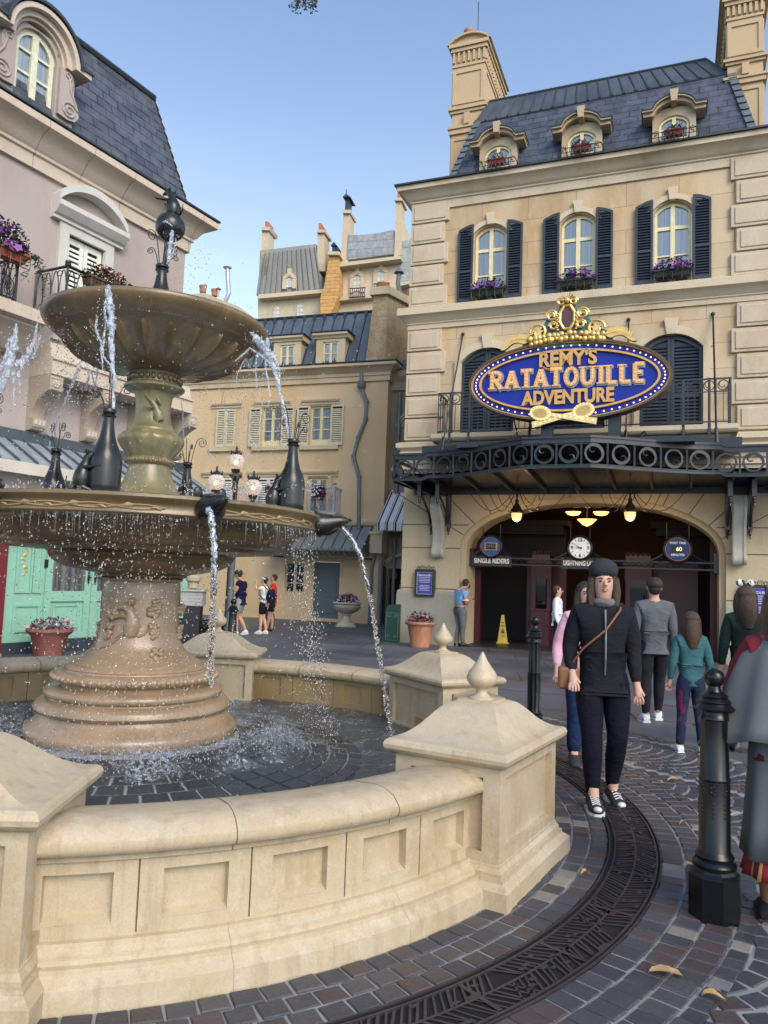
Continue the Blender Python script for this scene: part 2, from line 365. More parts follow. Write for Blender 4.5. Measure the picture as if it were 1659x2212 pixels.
    for k in range(n):
        a = 2*PI*k/n
        if not (-2.4 < ((a+PI) % (2*PI))-PI < 1.3): continue
        for s, (ra, rb) in enumerate(((3.345,3.455),(3.455,3.565))):
            sl = (.02 if s else -.02)*(1 if (k//20) % 2 else -1)+rnd.uniform(-.006,.006); wdt = rnd.uniform(.0012,.0024)
            mb.quad(disc_pt(ra, a-wdt, .0155), disc_pt(rb, a-wdt+sl, .0155), disc_pt(rb, a+wdt+sl, .0155), disc_pt(ra, a+wdt, .0155))
            if rnd.random() < .4:
                rr = rnd.uniform(ra, rb); mb.quad(disc_pt(rr, a-.006, .0162), disc_pt(rr+.018, a-.004, .0162), disc_pt(rr+.018, a+.006, .0162), disc_pt(rr, a+.004, .0162))
    for k in range(40):
        a = 2*PI*(k+.3)/40
        mb.quad(disc_pt(3.35,a,.0168), disc_pt(3.56,a,.0168), disc_pt(3.56,a+.006,.0168), disc_pt(3.35,a+.006,.0168))
    mb.lathe([(3.449,.0162),(3.461,.0162)], 240, (FC.x, FC.y, 0))
    obj('grating', mb, GR, t)
build_ground()

# fallen leaves
LEAF = stone('dry tan leaf', (.42,.28,.12), (.25,.14,.05), sc1=20, rough=.7)
def fallen_leaf(px, py, L, rot, label):
    p = ong(px, py); mb = MB(); n = 8; vs = []; fs = []
    for i in range(n+1):
        t = i/n; w_ = L*.22*math.sin(PI*t)**.8; zz = .016+.02*math.sin(PI*t)
        vs += [(L*(t-.5), -w_, zz+.008), (L*(t-.5), 0, zz), (L*(t-.5), w_, zz+.012*rnd.random()+.004)]
    for i in range(n):
        for k in (0, 1): fs.append((i*3+k, (i+1)*3+k, (i+1)*3+k+1, i*3+k+1))
    mb.add(vs, fs); o = obj('fallen_leaf', mb, LEAF, None, smooth=40, loc=(p.x, p.y, 0), rotz=rot)
    tag(o, label, 'leaf', 'dry leaves fallen on the paving')
fallen_leaf(1437, 2116, .13, -.2, 'largest dry leaf, long and narrow, on the setts at the bottom right')
fallen_leaf(1541, 2168, .085, -.5, 'curled tan leaf lowest of all, near the bottom edge by the lamp base')
fallen_leaf(1264, 1897, .06, .4, 'crumpled tan leaf between the basin wall and the drain grate')
fallen_leaf(1453, 1692, .09, .1, 'pale flat leaf on the setts farthest from the basin')
fallen_leaf(1475, 1787, .05, .2, 'tiny pale leaf on the setts left of the black post shaft')
fallen_leaf(1487, 1882, .07, .1, 'dark brown leaf just left of the black post base')


# ------------------------------------------------------------------ frames for facades: local x along the wall, y into it, z up
class Frame:
    def __init__(s, O, u):
        s.O = Vector(O); s.u = Vector((u[0], u[1], 0)).normalized(); s.v = Vector((-s.u.y, s.u.x, 0)); s.rot = math.atan2(s.u.y, s.u.x)
    def L(s, px, py, y=0.0):
        d = ray(px, py); P0 = s.O+s.v*y; t = (P0-CAM).dot(s.v)/d.dot(s.v); p = CAM+d*t; q = p-s.O
        return q.dot(s.u), p.z
    def W(s, x, y, z=0): return s.O+s.u*x+s.v*y+Vector((0,0,z))
def base(px, py):
    p = at_z(px, py, -DROP); p.z = 0; return p
MF = Frame(base(870,1387), (.933,-.36)); BF = Frame(base(748,1345), (.95,-.31)); AF = Frame(base(60,1414), (.492,.87))
G = 0.0

TAN = stone('tan ashlar render', (.58,.475,.325), (.46,.30,.15), sc1=.7, lo=.46, hi=.70, rough=.85, grain=25, joints=(1.25,.62,.5), stain2=(.60,.52,.39), zstretch=.35)
PALEQ = stone('pale quoin stone', (.55,.465,.35), (.43,.32,.20), sc1=.9, lo=.5, hi=.75, rough=.85, grain=25, stain2=(.60,.54,.42))
TRIM = stone('cream cornice stone', (.60,.52,.385), (.43,.34,.215), sc1=.9, lo=.52, hi=.75, rough=.8, grain=25)
ARCHS = stone('ground floor limestone', (.52,.44,.30), (.40,.31,.19), sc1=.8, lo=.5, hi=.75, rough=.85, grain=25)
GREYP = stone('grey plinth stone', (.33,.335,.29), (.26,.24,.19), sc1=.9, rough=.85, grain=25)
SLATE = slate('blue grey slate', (.034,.044,.068), (.060,.072,.10), .42, .20, rough=.5)
ZINC = stone('weathered zinc', (.040,.052,.068), (.085,.105,.12), sc1=1.4, rough=.45, grain=12, zstretch=.25, spec=.6)
ZINCD = plain('dark zinc seams', (.028,.038,.048), .45)
SHUT = plain('navy shutter paint', (.020,.033,.052), .5, var=.2)
SASH = plain('pale yellow window paint', (.70,.64,.40), .5, var=.08)
WHITEP = plain('off white paint', (.66,.70,.64), .5, var=.07)
m, nt, b = newmat('lace curtain'); v = mapped(nt, (1,1,.02))
cc = mixc(nt, ramp(nt, noise(nt, v, 26, 2), .35, .65), (.58,.62,.64), (.86,.87,.86)); nt.links.new(cc, b.inputs['Base Color']); b.inputs['Roughness'].default_value = .9
CURT = m
def glassmat(name, refl=.35, tint=(.9,.95,1)):
    m, nt, b = newmat(name); nt.nodes.remove(b); out = nt.nodes['Material Output']
    g = nt.nodes.new('ShaderNodeBsdfGlossy'); g.inputs['Roughness'].default_value = .03; g.inputs['Color'].default_value = (.9,.95,1,1)
    t = nt.nodes.new('ShaderNodeBsdfTransparent'); t.inputs['Color'].default_value = rgb(tint)
    f = nt.nodes.new('ShaderNodeFresnel'); f.inputs['IOR'].default_value = 1.5
    ad = nt.nodes.new('ShaderNodeMath'); ad.operation = 'MULTIPLY_ADD'; ad.inputs[1].default_value = 1; ad.inputs[2].default_value = refl*.2; nt.links.new(f.outputs[0], ad.inputs[0])
    mx = nt.nodes.new('ShaderNodeMixShader'); nt.links.new(ad.outputs[0], mx.inputs[0]); nt.links.new(t.outputs[0], mx.inputs[1]); nt.links.new(g.outputs[0], mx.inputs[2])
    nt.links.new(mx.outputs[0], out.inputs[0]); return m
GLASS = glassmat('window glass')
DARK = plain('dark interior', (.012,.011,.012), .8); LOUV = plain('dark louvre gap', (.02,.022,.026), .9)

def grid_wall(mb, x0, x1, z0, z1, holes, depth=.28, back=True):
    xs = sorted({x0, x1, *[h[0] for h in holes], *[h[1] for h in holes]}); zs = sorted({z0, z1, *[h[2] for h in holes], *[h[3] for h in holes]})
    for i in range(len(xs)-1):
        for k in range(len(zs)-1):
            cx, cz = (xs[i]+xs[i+1])/2, (zs[k]+zs[k+1])/2
            if any(h[0] < cx < h[1] and h[2] < cz < h[3] for h in holes): continue
            mb.quad((xs[i],0,zs[k]), (xs[i+1],0,zs[k]), (xs[i+1],0,zs[k+1]), (xs[i],0,zs[k+1]))
    for a, b_, c, d in holes:
        mb.quad((a,0,c),(a,0,d),(a,depth,d),(a,depth,c)); mb.quad((b_,0,c),(b_,depth,c),(b_,depth,d),(b_,0,d))
        mb.quad((a,0,d),(b_,0,d),(b_,depth,d),(a,depth,d)); mb.quad((a,0,c),(a,depth,c),(b_,depth,c),(b_,0,c))
def archpts(cx, w_, zs, rise, n=16, ang=PI):
    """points along an arch from left to right; rise<w/2 gives a flat segment"""
    h = w_/2; rad = (h*h+rise*rise)/(2*rise); cz = zs+rise-rad; a = math.asin(min(1, h/rad)) if rise <= h else PI-math.asin(min(1, h/rad))
    return [(cx+rad*math.sin(-a+2*a*i/n), cz+rad*math.cos(-a+2*a*i/n)) for i in range(n+1)]
def archring(mb, cx, w_, zs, rise, t, y0, y1, n=16):
    A = archpts(cx, w_, zs, rise, n); B_ = archpts(cx, w_+2*t, zs, rise+t, n)
    for i in range(n): mb.xz([A[i], A[i+1], B_[i+1], B_[i]], y0, y1)
def spandrel(mb, cx, w_, zs, rise, ztop, y0, y1, n=16):
    A = archpts(cx, w_, zs, rise, n)
    mb.xz([(cx-w_/2, ztop)]+A+[(cx+w_/2, ztop)], y0, y1)
def sash(parent, cx, w_, z0, z1, y, mat=SASH, rise=0, cols=2, rows=(.36,.68), fr=.07, glass=True, curt=CURT, name='window', transom=None, base_panel=0):
    f = bpy.data.objects.new(name, None) if False else None
    mb = MB(); x0, x1 = cx-w_/2, cx+w_/2
    mb.box(x0, x0+fr, y, y+.07, z0, z1); mb.box(x1-fr, x1, y, y+.07, z0, z1)
    mb.box(x0+fr, x1-fr, y+.002, y+.07, z0, z0+fr*1.3+base_panel)
    if rise: archring(mb, cx, w_-2*fr, z1, rise-fr if rise > fr*1.2 else rise*.7, fr*1.4, y-.002, y+.07)
    else: mb.box(x0+fr, x1-fr, y+.002, y+.07, z1-fr, z1)
    mb.box(cx-fr*.75, cx+fr*.75, y-.012, y+.06, z0+.01, z1+(rise*.92 if rise else -.01))
    for i, rz in enumerate(rows):
        zz = z0+(z1+rise-z0)*rz; t = fr*.28
        if transom is not None and i == transom: t = fr*.65
        mb.box(x0+fr, cx-fr*.75, y+.01, y+.05, zz-t, zz+t); mb.box(cx+fr*.75, x1-fr, y+.01, y+.05, zz-t, zz+t)
    f = obj(name, mb, mat, parent); pp = f if parent.parent is None else parent
    mp = MB()
    def pane(yy, mb_):
        if rise: mb_.add([(x, yy, z) for x, z in [(x0+.01, z0)]+[(px_, pz_) for px_, pz_ in archpts(cx, w_-.02, z1, rise*.97)]+[(x1-.01, z0)]], [tuple(range(19))[::-1]])
        else: mb_.quad((x0+.01,yy,z0+.01),(x1-.01,yy,z0+.01),(x1-.01,yy,z1-.01),(x0+.01,yy,z1-.01))
    pane(y+.045, mp); obj('pane', mp, GLASS, pp)
    mc = MB(); pane(y+.062, mc); obj('curtain', mc, curt, pp)
    return f
def shutter(parent, x0, x1, z0, z1, y=-.05, mat=SHUT, rise=0, side=0, slat=.07, th=.045, fr=.055, mid=True, name='shutter'):
    mb = MB(); zt = z1
    def top(x):
        if not rise: return z1
        t = (x-x0)/(x1-x0); t = t if side < 0 else 1-t           # side<0: high on the right
        return z1+rise*(math.sin(t*PI/2))
    n = 6
    mb.xz([(x0,z0),(x0+fr,z0),(x0+fr,top(x0+fr)),(x0,top(x0))], y-th, y); mb.xz([(x1-fr,z0),(x1,z0),(x1,top(x1)),(x1-fr,top(x1-fr))], y-th, y)
    mb.box(x0+fr, x1-fr, y-th+.002, y, z0, z0+fr*1.6)
    P = [(x0+fr+(x1-x0-2*fr)*i/n) for i in range(n+1)]
    mb.xz([(x, top(x)-fr*1.4) for x in P]+[(x, top(x)) for x in P[::-1]], y-th+.002, y)
    zm = z0+(z1-z0)*.42
    if mid: mb.box(x0+fr, x1-fr, y-th+.002, y, zm-fr*.6, zm+fr*.6)
    z = z0+fr*1.6+slat*.4
    while z < top((x0+x1)/2)-fr*1.6-slat*.3:
        if not (mid and abs(z-zm) < fr*.9):
            mb.add([(x0+fr,y-th*.9,z-slat*.30),(x1-fr,y-th*.9,z-slat*.30),(x1-fr,y-.012,z+slat*.30),(x0+fr,y-.012,z+slat*.30),
                    (x0+fr,y-th*.9+.006,z-slat*.42),(x1-fr,y-th*.9+.006,z-slat*.42),(x1-fr,y-.006,z+slat*.18),(x0+fr,y-.006,z+slat*.18)],
                   [(0,1,2,3),(7,6,5,4),(0,4,5,1),(3,2,6,7)])
        z += slat
    so_ = obj(name, mb, mat, parent); obj('louvre_backing', MB().box(x0+fr*.8, x1-fr*.8, y-.0008, y+.004, z0+.02, min(top(x0+fr), top(x1-fr))-.02), LOUV, so_ if parent.parent is None else parent)
    return so_

# ------------------------------------------------------------------ main building
MR = thing('stone_building', 'tall tan stone building with slate mansard roof, three dormers and a big arched entrance', 'building', MF.O, MF.rot)
XL, XR = -.10, 10.2
WX = [2.13, 4.43, 6.73]
mb = MB()
holes = [(x-.44, x+.44, 9.02, 11.14) for x in WX] + [(x-.72, x+.72, 5.34, 7.75) for x in (2.13, 4.43, 6.70)]
grid_wall(mb, XL, XR, 5.1, 12.15, holes)
for x in WX: spandrel(mb, x, .88, 10.87, .265, 11.141, .004, .28)
for x in (2.13, 4.43, 6.70): spandrel(mb, x, 1.44, 7.38, .368, 7.751, .004, .28)
wall = obj('wall', mb, TAN, MR)
mb = MB(); mb.box(XL, XL+.004, .002, 9, -.2, 12.1); mb.box(XL+.01, XR, 8.99, 9, -.2, 12.1); mb.box(XR-.01, XR, .01, 9, -.2, 12.1)
obj('side_wall', mb, TAN, MR)
# ground floor with the arch
AC, AW, AS, AR_ = 4.72, 6.12, 2.36, 1.24
def ellarch(cx, w_, zs, rise, n=40): return [(cx-w_/2*math.cos(PI*i/n), zs+rise*math.sin(PI*i/n)**.92) for i in range(n+1)]
mb = MB(); ch = .14
for y0, y1, e in ((-.02, .12, 0), (.12, 1.1, -ch)):
    A = ellarch(AC, AW+2*ch+2*e, AS, AR_+ch+e)
    mb.box(XL if e == 0 else XL+.001, AC-AW/2-ch-e, y0, y1, -.2, AS); mb.box(AC+AW/2+ch+e, XR, y0, y1, -.2, AS)
    mb.xz([(XL if e == 0 else XL+.001, AS)]+A+[(XR, AS), (XR, 4.7), (XL, 4.7)], y0, y1)
gf = obj('ground_floor', mb, ARCHS, MR)
JD = plain('dark masonry joint', (.13,.095,.06), .9)
mb = MB()
for z in (1.30+G, AS+.02, 3.0+G): 
    mb.box(XL-.001, AC-AW/2-ch-(.0 if z < AS else .0)-(0 if z < AS+.1 else -.2), -.0235, -.019, z-.014, z+.014)
    mb.box(AC+AW/2+ch+(0 if z < AS+.1 else -.2), XR, -.0235, -.019, z-.014, z+.014)
n = 13
for i in range(1, n):
    a = PI*i/n; x0 = AC-(AW/2+ch)*math.cos(a); z0 = AS+(AR_+ch)*math.sin(a)**.92
    dx, dz = -math.cos(a)*.9, math.sin(a)*1.1+.25; l = math.hypot(dx, dz); dx /= l; dz /= l
    t = (4.68-z0)/dz if dz > .05 else 9
    t = min(t, 2.3); nx, nz = -dz*.012, dx*.012
    mb.xz([(x0-nx, z0-nz), (x0+dx*t-nx, z0+dz*t-nz), (x0+dx*t+nx, z0+dz*t+nz), (x0+nx, z0+nz)], -.0232, -.019)
obj('masonry_joint', mb, JD, gf)
mb = MB(); mb.box(XL-.10, AC-AW/2-ch+.02, -.11, .3, -.2, 1.15); mb.ex([(-.11,1.15),(-.02,1.24),(.1,1.24),(.1,1.15)], XL-.10, AC-AW/2-ch+.02)
bevel(obj('plinth', mb, GREYP, MR), .02); mb = MB()
mb.box(AC+AW/2+ch-.02, XR, -.11, .3, -.2, 1.15); mb.ex([(-.11,1.15),(-.02,1.24),(.1,1.24),(.1,1.15)], AC+AW/2+ch-.02, XR)
bevel(obj('plinth', mb, GREYP, MR), .02)
# quoins
def quoins(x0, sgn, zlist, mat=PALEQ):
    mb = MB()
    for i, (z0, z1) in enumerate(zlist):
        w_ = 1.06 if i % 2 == 0 else .94
        a, c = (x0-.03, x0+w_) if sgn > 0 else (x0-w_+1.0, x0+2.1)
        mb.box(a, c, -.09, .2, z0+.02, z1-.02); 
        mb.ex([(-.09,z0+.085),(-.115,z0+.10),(-.115,z1-.10),(-.09,z1-.085)], a+.09, c-.09)
    return mb
ZU = [(9.02+.598*i+G*0, 9.02+.598*(i+1)) for i in range(5)]; ZLO = [(5.28+.62*i, 5.28+.62*(i+1)) for i in range(5)]
for q in (quoins(XL, 1, ZU+ZLO), quoins(8.1, -1, ZU+ZLO)): bevel(obj('quoin_column', q, PALEQ, MR), .018)
# cornices: profiles (y,z)
def cornice(name, prof, mat, parent=MR, x0=XL, x1=XR, side=True):
    pr = [(y, z+G) for y, z in prof]; mb = MB(); mb.ex(pr, x0, x1)
    if side:      # mitred return round the left corner
        n = len(pr); vs = []; 
        for y, z in pr: vs.append((x0, y, z))
        for y, z in pr: vs.append((x0+(y if y < 0 else 0), y if y < 0 else y, z))
        mb2 = [(x0+min(y, 0), min(y, 0), z) for y, z in pr]; far = [(x0+min(y, 0), 9.0, z) for y, z in pr]; st = [(x0+.001, y, z) for y, z in pr]
        mb.add(st+mb2, [(i, (i+1)%n, (i+1)%n+n, i+n) for i in range(n)]); mb.add(mb2+far, [(i, (i+1)%n, (i+1)%n+n, i+n) for i in range(n)])
    return obj(name, mb, mat, parent, smooth=30)
cornice('roof_cornice', [(.05,11.80),(-.05,11.80),(-.05,12.02),(-.09,12.04),(-.09,12.08),(-.13,12.10),(-.17,12.15),(-.25,12.24),(-.34,12.30),(-.38,12.31),(-.38,12.42),(-.40,12.43),(.05,12.44)], TRIM)
mb = MB(); mb.box(XL-.45, XR, -.45, .3, 12.445, 12.49); mb.box(XL-.45, XL, .3, 9, 12.445, 12.49); obj('gutter_edge', mb, ZINCD, MR)
cornice('sill_course', [(.05,8.40),(-.05,8.40),(-.05,8.52),(-.08,8.54),(-.08,8.57),(-.11,8.60),(-.15,8.65),(-.22,8.72),(-.29,8.76),(-.29,8.95),(-.26,8.97),(.05,9.0)], TRIM)
cornice('first_floor_belt', [(.05,4.50),(-.07,4.50),(-.07,4.62),(-.12,4.66),(-.14,4.74),(-.20,4.78),(-.20,4.90),(-.14,4.94),(-.10,5.00),(-.16,5.04),(-.22,5.08),(-.22,5.20),(-.12,5.24),(.05,5.26)], TRIM)
# upper windows
LIPC = TRIM
for i, x in enumerate(WX):
    s_ = MR
    sash(s_, x, .86, 9.03, 10.88, .10, rise=.24, rows=(.36,.70), transom=1)
    shutter(s_, x-.88, x-.46, 9.04, 11.06, rise=.14, side=-1); shutter(s_, x+.46, x+.88, 9.04, 11.06, rise=.14, side=1)
    mb = MB(); archring(mb, x, .96, 10.90, .27, .13, -.06, .06, 18); 
    for sx in (-1, 1): mb.box(x+sx*.45-(.0 if sx > 0 else .05), x+sx*.45+(.05 if sx > 0 else 0), -.012, .05, 9.04, 10.90)
    mb.xz([(x-.075,11.14),(x+.075,11.14),(x+.12,11.46),(x-.12,11.46)], -.11, .05)
    obj('surround', mb, TRIM, s_)
# balcony doors
for x in (2.13, 4.43, 6.70):
    d_ = MR
    mb = MB(); archring(mb, x, 1.46, 7.38, .36, .16, -.07, .05, 18); archring(mb, x, 1.78, 7.38, .52, .05, -.04, .05, 18)
    for sx in (-1, 1): mb.box(x+sx*.73-(.16 if sx < 0 else 0), x+sx*.73+(.16 if sx > 0 else 0), -.072, .05, 5.34, 7.4)
    mb.xz([(x-.1,7.72),(x+.1,7.72),(x+.16,8.12),(x-.16,8.12)], -.12, .05)
    obj('surround', mb, TRIM, d_)
    shutter(d_, x-.71, x-.005, 5.35, 7.38, y=.10, rise=.34, side=-1, slat=.085, fr=.07); shutter(d_, x+.005, x+.71, 5.35, 7.38, y=.10, rise=.34, side=1, slat=.085, fr=.07)
    mb = MB(); mb.quad((x-.72,.12,5.34),(x+.72,.12,5.34),(x+.72,.12,7.76),(x-.72,.12,7.76)); obj('backing', mb, SHUT, d_)
# balcony
BX0, BX1 = 1.05, 7.98
bal = bpy.data.objects.new('balcony', None); COL.objects.link(bal); bal.parent = MR
mb = MB(); mb.ex([(-.02,5.10),(-.84,5.10),(-.88,5.13),(-.92,5.18),(-.92,5.29),(-.02,5.31)], BX0-.15, BX1+.15); mb.ex([(-.02,4.95),(-.6,4.95),(-.7,5.04),(-.75,5.099),(-.02,5.099)], BX0, BX1)
obj('slab', mb, TRIM, bal)
def rail_run(mb, x0, x1, y, z0, z1, pitch=.30):
    """straight iron railing along x with circles under the top rail"""
    mb.box(x0, x1, y-.025, y+.025, z1-.035, z1); mb.box(x0, x1, y-.012, y+.012, z0+.08, z0+.11); mb.box(x0, x1, y-.01, y+.01, z1-.33, z1-.305)
    n = max(1, round((x1-x0)/pitch)); p = (x1-x0)/n
    for i in range(n+1):
        x = x0+p*i; mb.box(x-.011, x+.011, y-.011, y+.011, z0+.1, z1-.03)
        if i < n:
            mb.box(x+p/2-.008, x+p/2+.008, y-.008, y+.008, z0+.1, z1-.31); cx, cz, rr = x+p/2, z1-.17, .115
            mb.tube([(cx+rr*math.cos(q*PI/9), y, cz+rr*math.sin(q*PI/9)) for q in range(19)], .013, 5)
            mb.tube([(cx+(rr-.012*q)*math.cos(2+q*PI/5)*(1-q*.06), y, cz+(rr-.012*q)*math.sin(2+q*PI/5)*(1-q*.06)) for q in range(8)], .011, 5)
mb = MB(); zr0, zr1 = 5.27, 6.38
rail_run(mb, BX0, BX1, -.80, zr0, zr1)
for x in (BX0, BX1):
    for k in range(5): mb.box(x-.01, x+.01, -.80+.2*k-.01, -.80+.2*k+.01, zr0, zr1)
    mb.box(x-.025, x+.025, -.8, 0, zr1-.04, zr1-.002); mb.box(x-.02, x+.02, -.8, 0, zr0+.08, zr0+.11)
for x in (BX0+.35, BX0+.85, BX0+2.4, BX1-2.4, BX1-1.0, BX1-.45):
    mb.box(x-.03, x+.03, -.93, -.905, zr0-.22, zr0+.1); mb.box(x-.022, x+.022, -.93, -.80, zr0-.03, zr0+.03); mb.box(x-.03, x+.03, -.86, -.82, zr0-.02, zr1)
obj('railing', mb, IRON, bal)
# roof: slate mansard and zinc crown
RZ0, RZ1, RZ2 = 12.72+G, 14.42+G, 14.95+G
mb = MB(); P = lambda x, y, z: (x, y, z)
_r = lambda px, py, y: (MF.L(px, py, y)[0], y, MF.L(px, py, y)[1])
bl, br_ = (MF.L(972, 380, -.33)[0], -.33, 12.48), (MF.L(1618, 271, -.33)[0], -.33, 12.48)
tl, tr, ul, ur = _r(1026,267,.45), _r(1571,160,.45), _r(1057,220,1.05), _r(1525,128,1.05)
RZ0, RZ1, RZ2 = 12.48, tl[2], ul[2]
mb.add([bl, br_, tr, tl, (bl[0],8,RZ0), (tl[0],7.2,RZ1), (br_[0],8,RZ0), (tr[0],7.2,RZ1)], [(0,1,2,3),(0,3,5,4),(1,6,7,2)])
rf = obj('roof', mb, SLATE, MR)
mb = MB(); mb.add([tl, tr, ur, ul, (tl[0],7.2,RZ1), (ul[0],6.6,RZ2), (tr[0],7.2,RZ1), (ur[0],6.6,RZ2)], [(0,1,2,3),(0,3,5,4),(1,6,7,2),(3,2,7,5)])
obj('zinc_crown', mb, ZINC, rf)
mb = MB(); ns = 21
for i in range(ns+1):
    t = i/ns; a = Vector(tl).lerp(Vector(tr), t); c = Vector(ul).lerp(Vector(ur), t); a.y -= .01; mb.tube([a, c], .022, 5)
    mb.tube([a, a.lerp(c, .12)], .05, 5)
mb.tube([tl, tr], .03, 6); mb.tube([ul, ur], .045, 6); mb.tube([tl, ul], .035, 5); mb.tube([tr, ur], .035, 5)
obj('seam', mb, ZINCD, rf)
mb = MB()
for s_, (a, c) in enumerate(((bl, tl), (br_, tr))):
    for i in range(9):
        p = Vector(a).lerp(Vector(c), i/9); q = Vector(a).lerp(Vector(c), (i+1.12)/9)
        w1 = Vector((.17 if s_ else -.02, -.03, 0)); w0 = Vector((-.02 if s_ else .17, -.03, 0)); 
        mb.add([p+w0+Vector((0,-.05,0)), p+w1+Vector((0,-.05,0)), q+w1+Vector((0,0,0)), q+w0+Vector((0,0,0)), p+w0, p+w1, q+w1+Vector((0,.03,0)), q+w0+Vector((0,.03,0))], [(0,1,2,3),(0,4,5,1),(7,6,5,4),(1,5,6,2),(0,3,7,4)])
obj('hip_tiles', mb, plain('pale hip slates', (.10,.125,.15), .5, var=.3), rf)
# dormers
def dormer(x, label=None):
    d = bpy.data.objects.new('dormer', None); COL.objects.link(d); d.parent = MR; d.location = (x, -.36, 0)
    z0 = RZ0-.02; mb = MB(); w_ = .46
    hs = [(-.33,.33,z0+.08,z0+.799)]
    mbw = MB(); grid_wall(mbw, -w_, w_, z0, z0+.80, hs, .2); spandrel(mbw, 0, .54, z0+.64, .20, z0+.861, .003, .2) if False else None
    mb.merge(mbw)
    # cheeks and body behind
    for s in (-1, 1): mb.add([(s*w_,0,z0),(s*w_,1.0,z0+.0),(s*w_,1.0,z0+1.1),(s*w_,0,z0+.80)], [(0,1,2,3)])
    A = archpts(0, .54, z0+.60, .22, 14)
    mb.xz([(-w_, z0+.80), (-.27, z0+.80)]+[(x_, max(z_, z0+.60)) for x_, z_ in A]+[(.27, z0+.80), (w_, z0+.80), (.30, z0+1.02), (0, z0+1.08), (-.30, z0+1.02)] if False else [(-w_,z0+.801),(w_,z0+.801),(.28,z0+1.0),(0,z0+1.06),(-.28,z0+1.0)], .0, .6)
    spandrel(mb, 0, .66, z0+.54, .25, z0+.80, .003, .2)
    DST = stone('dormer stone', (.50,.42,.30), (.40,.30,.18), sc1=1.2, grain=25); b_ = obj('dormer_wall', mb, DST, d)
    # eared segmental pediment
    mc = MB()
    def ped(t, yo, z_):
        top = []; n = 18
        for i in range(n+1):
            u = -1+2*i/n; xx = u*.66; zz = z_-.04+(.34*max(0, 1-(u/.66)**2)**.62 if abs(u) < .66 else 0); top.append((xx, zz))
        return top
    for t, yo, ex_ in ((.16, -.16, 0), (.07, -.24, .03)):
        top = ped(t, yo, z0+.80)
        for i in range(len(top)-1):
            (xa, za), (xb, zb) = top[i], top[i+1]; off = .10 if ex_ else 0
            mc.xz([(xa*(1+ex_), za+off), (xb*(1+ex_), zb+off), (xb*(1+ex_), zb+off+t*.62), (xa*(1+ex_), za+off+t*.62)], yo, .75)
    mc.xz([(-.06,z0+1.02),(.06,z0+1.02),(.09,z0+1.36),(-.09,z0+1.36)], -.30, .05)
    obj('pediment', mc, DST, d)
    mt = MB(); top = ped(0,0,z0+.80)
    for i in range(len(top)-1):
        (xa, za), (xb, zb) = top[i], top[i+1]; mt.xz([(xa*1.06, za+.146), (xb*1.06, zb+.146), (xb*1.06, zb+.172), (xa*1.06, za+.172)], -.26, 1.1)
    obj('dormer_roof', mt, ZINCD, d)
    sash(d, 0, .65, z0+.08, z0+.55, .05, rise=.23, rows=(.50,), fr=.055)
    mi = MB()
    for s in (-1, 1):
        mi.tube([(s*.50,-.05,z0+.02),(s*.52,-.22,z0+.04),(s*.46,-.30,z0+.16),(s*.38,-.27,z0+.22),(s*.36,-.22,z0+.15),(s*.42,-.2,z0+.12)], .012, 5)
        mi.tube([(s*.30,-.05,z0+.02),(s*.32,-.22,z0+.05),(s*.34,-.30,z0+.2)], .010, 5)
    mi.tube([(-.46,-.28,z0+.16),(.46,-.28,z0+.16)], .010, 5); mi.tube([(-.46,-.25,z0+.05),(.46,-.25,z0+.05)], .010, 5)
    for k in range(11): mi.tube([(-.4+.08*k,-.26,z0+.05),(-.4+.08*k,-.28,z0+.16)], .006, 4)
    obj('window_guard', mi, IRON, d)
    d.scale = (1.09, 1, .89); d.location.z = z0*.11
    return d
DX = [MF.L(1075, 330, -.4)[0], MF.L(1256, 300, -.4)[0], MF.L(1456, 262, -.4)[0]]
for x in DX: dormer(x)
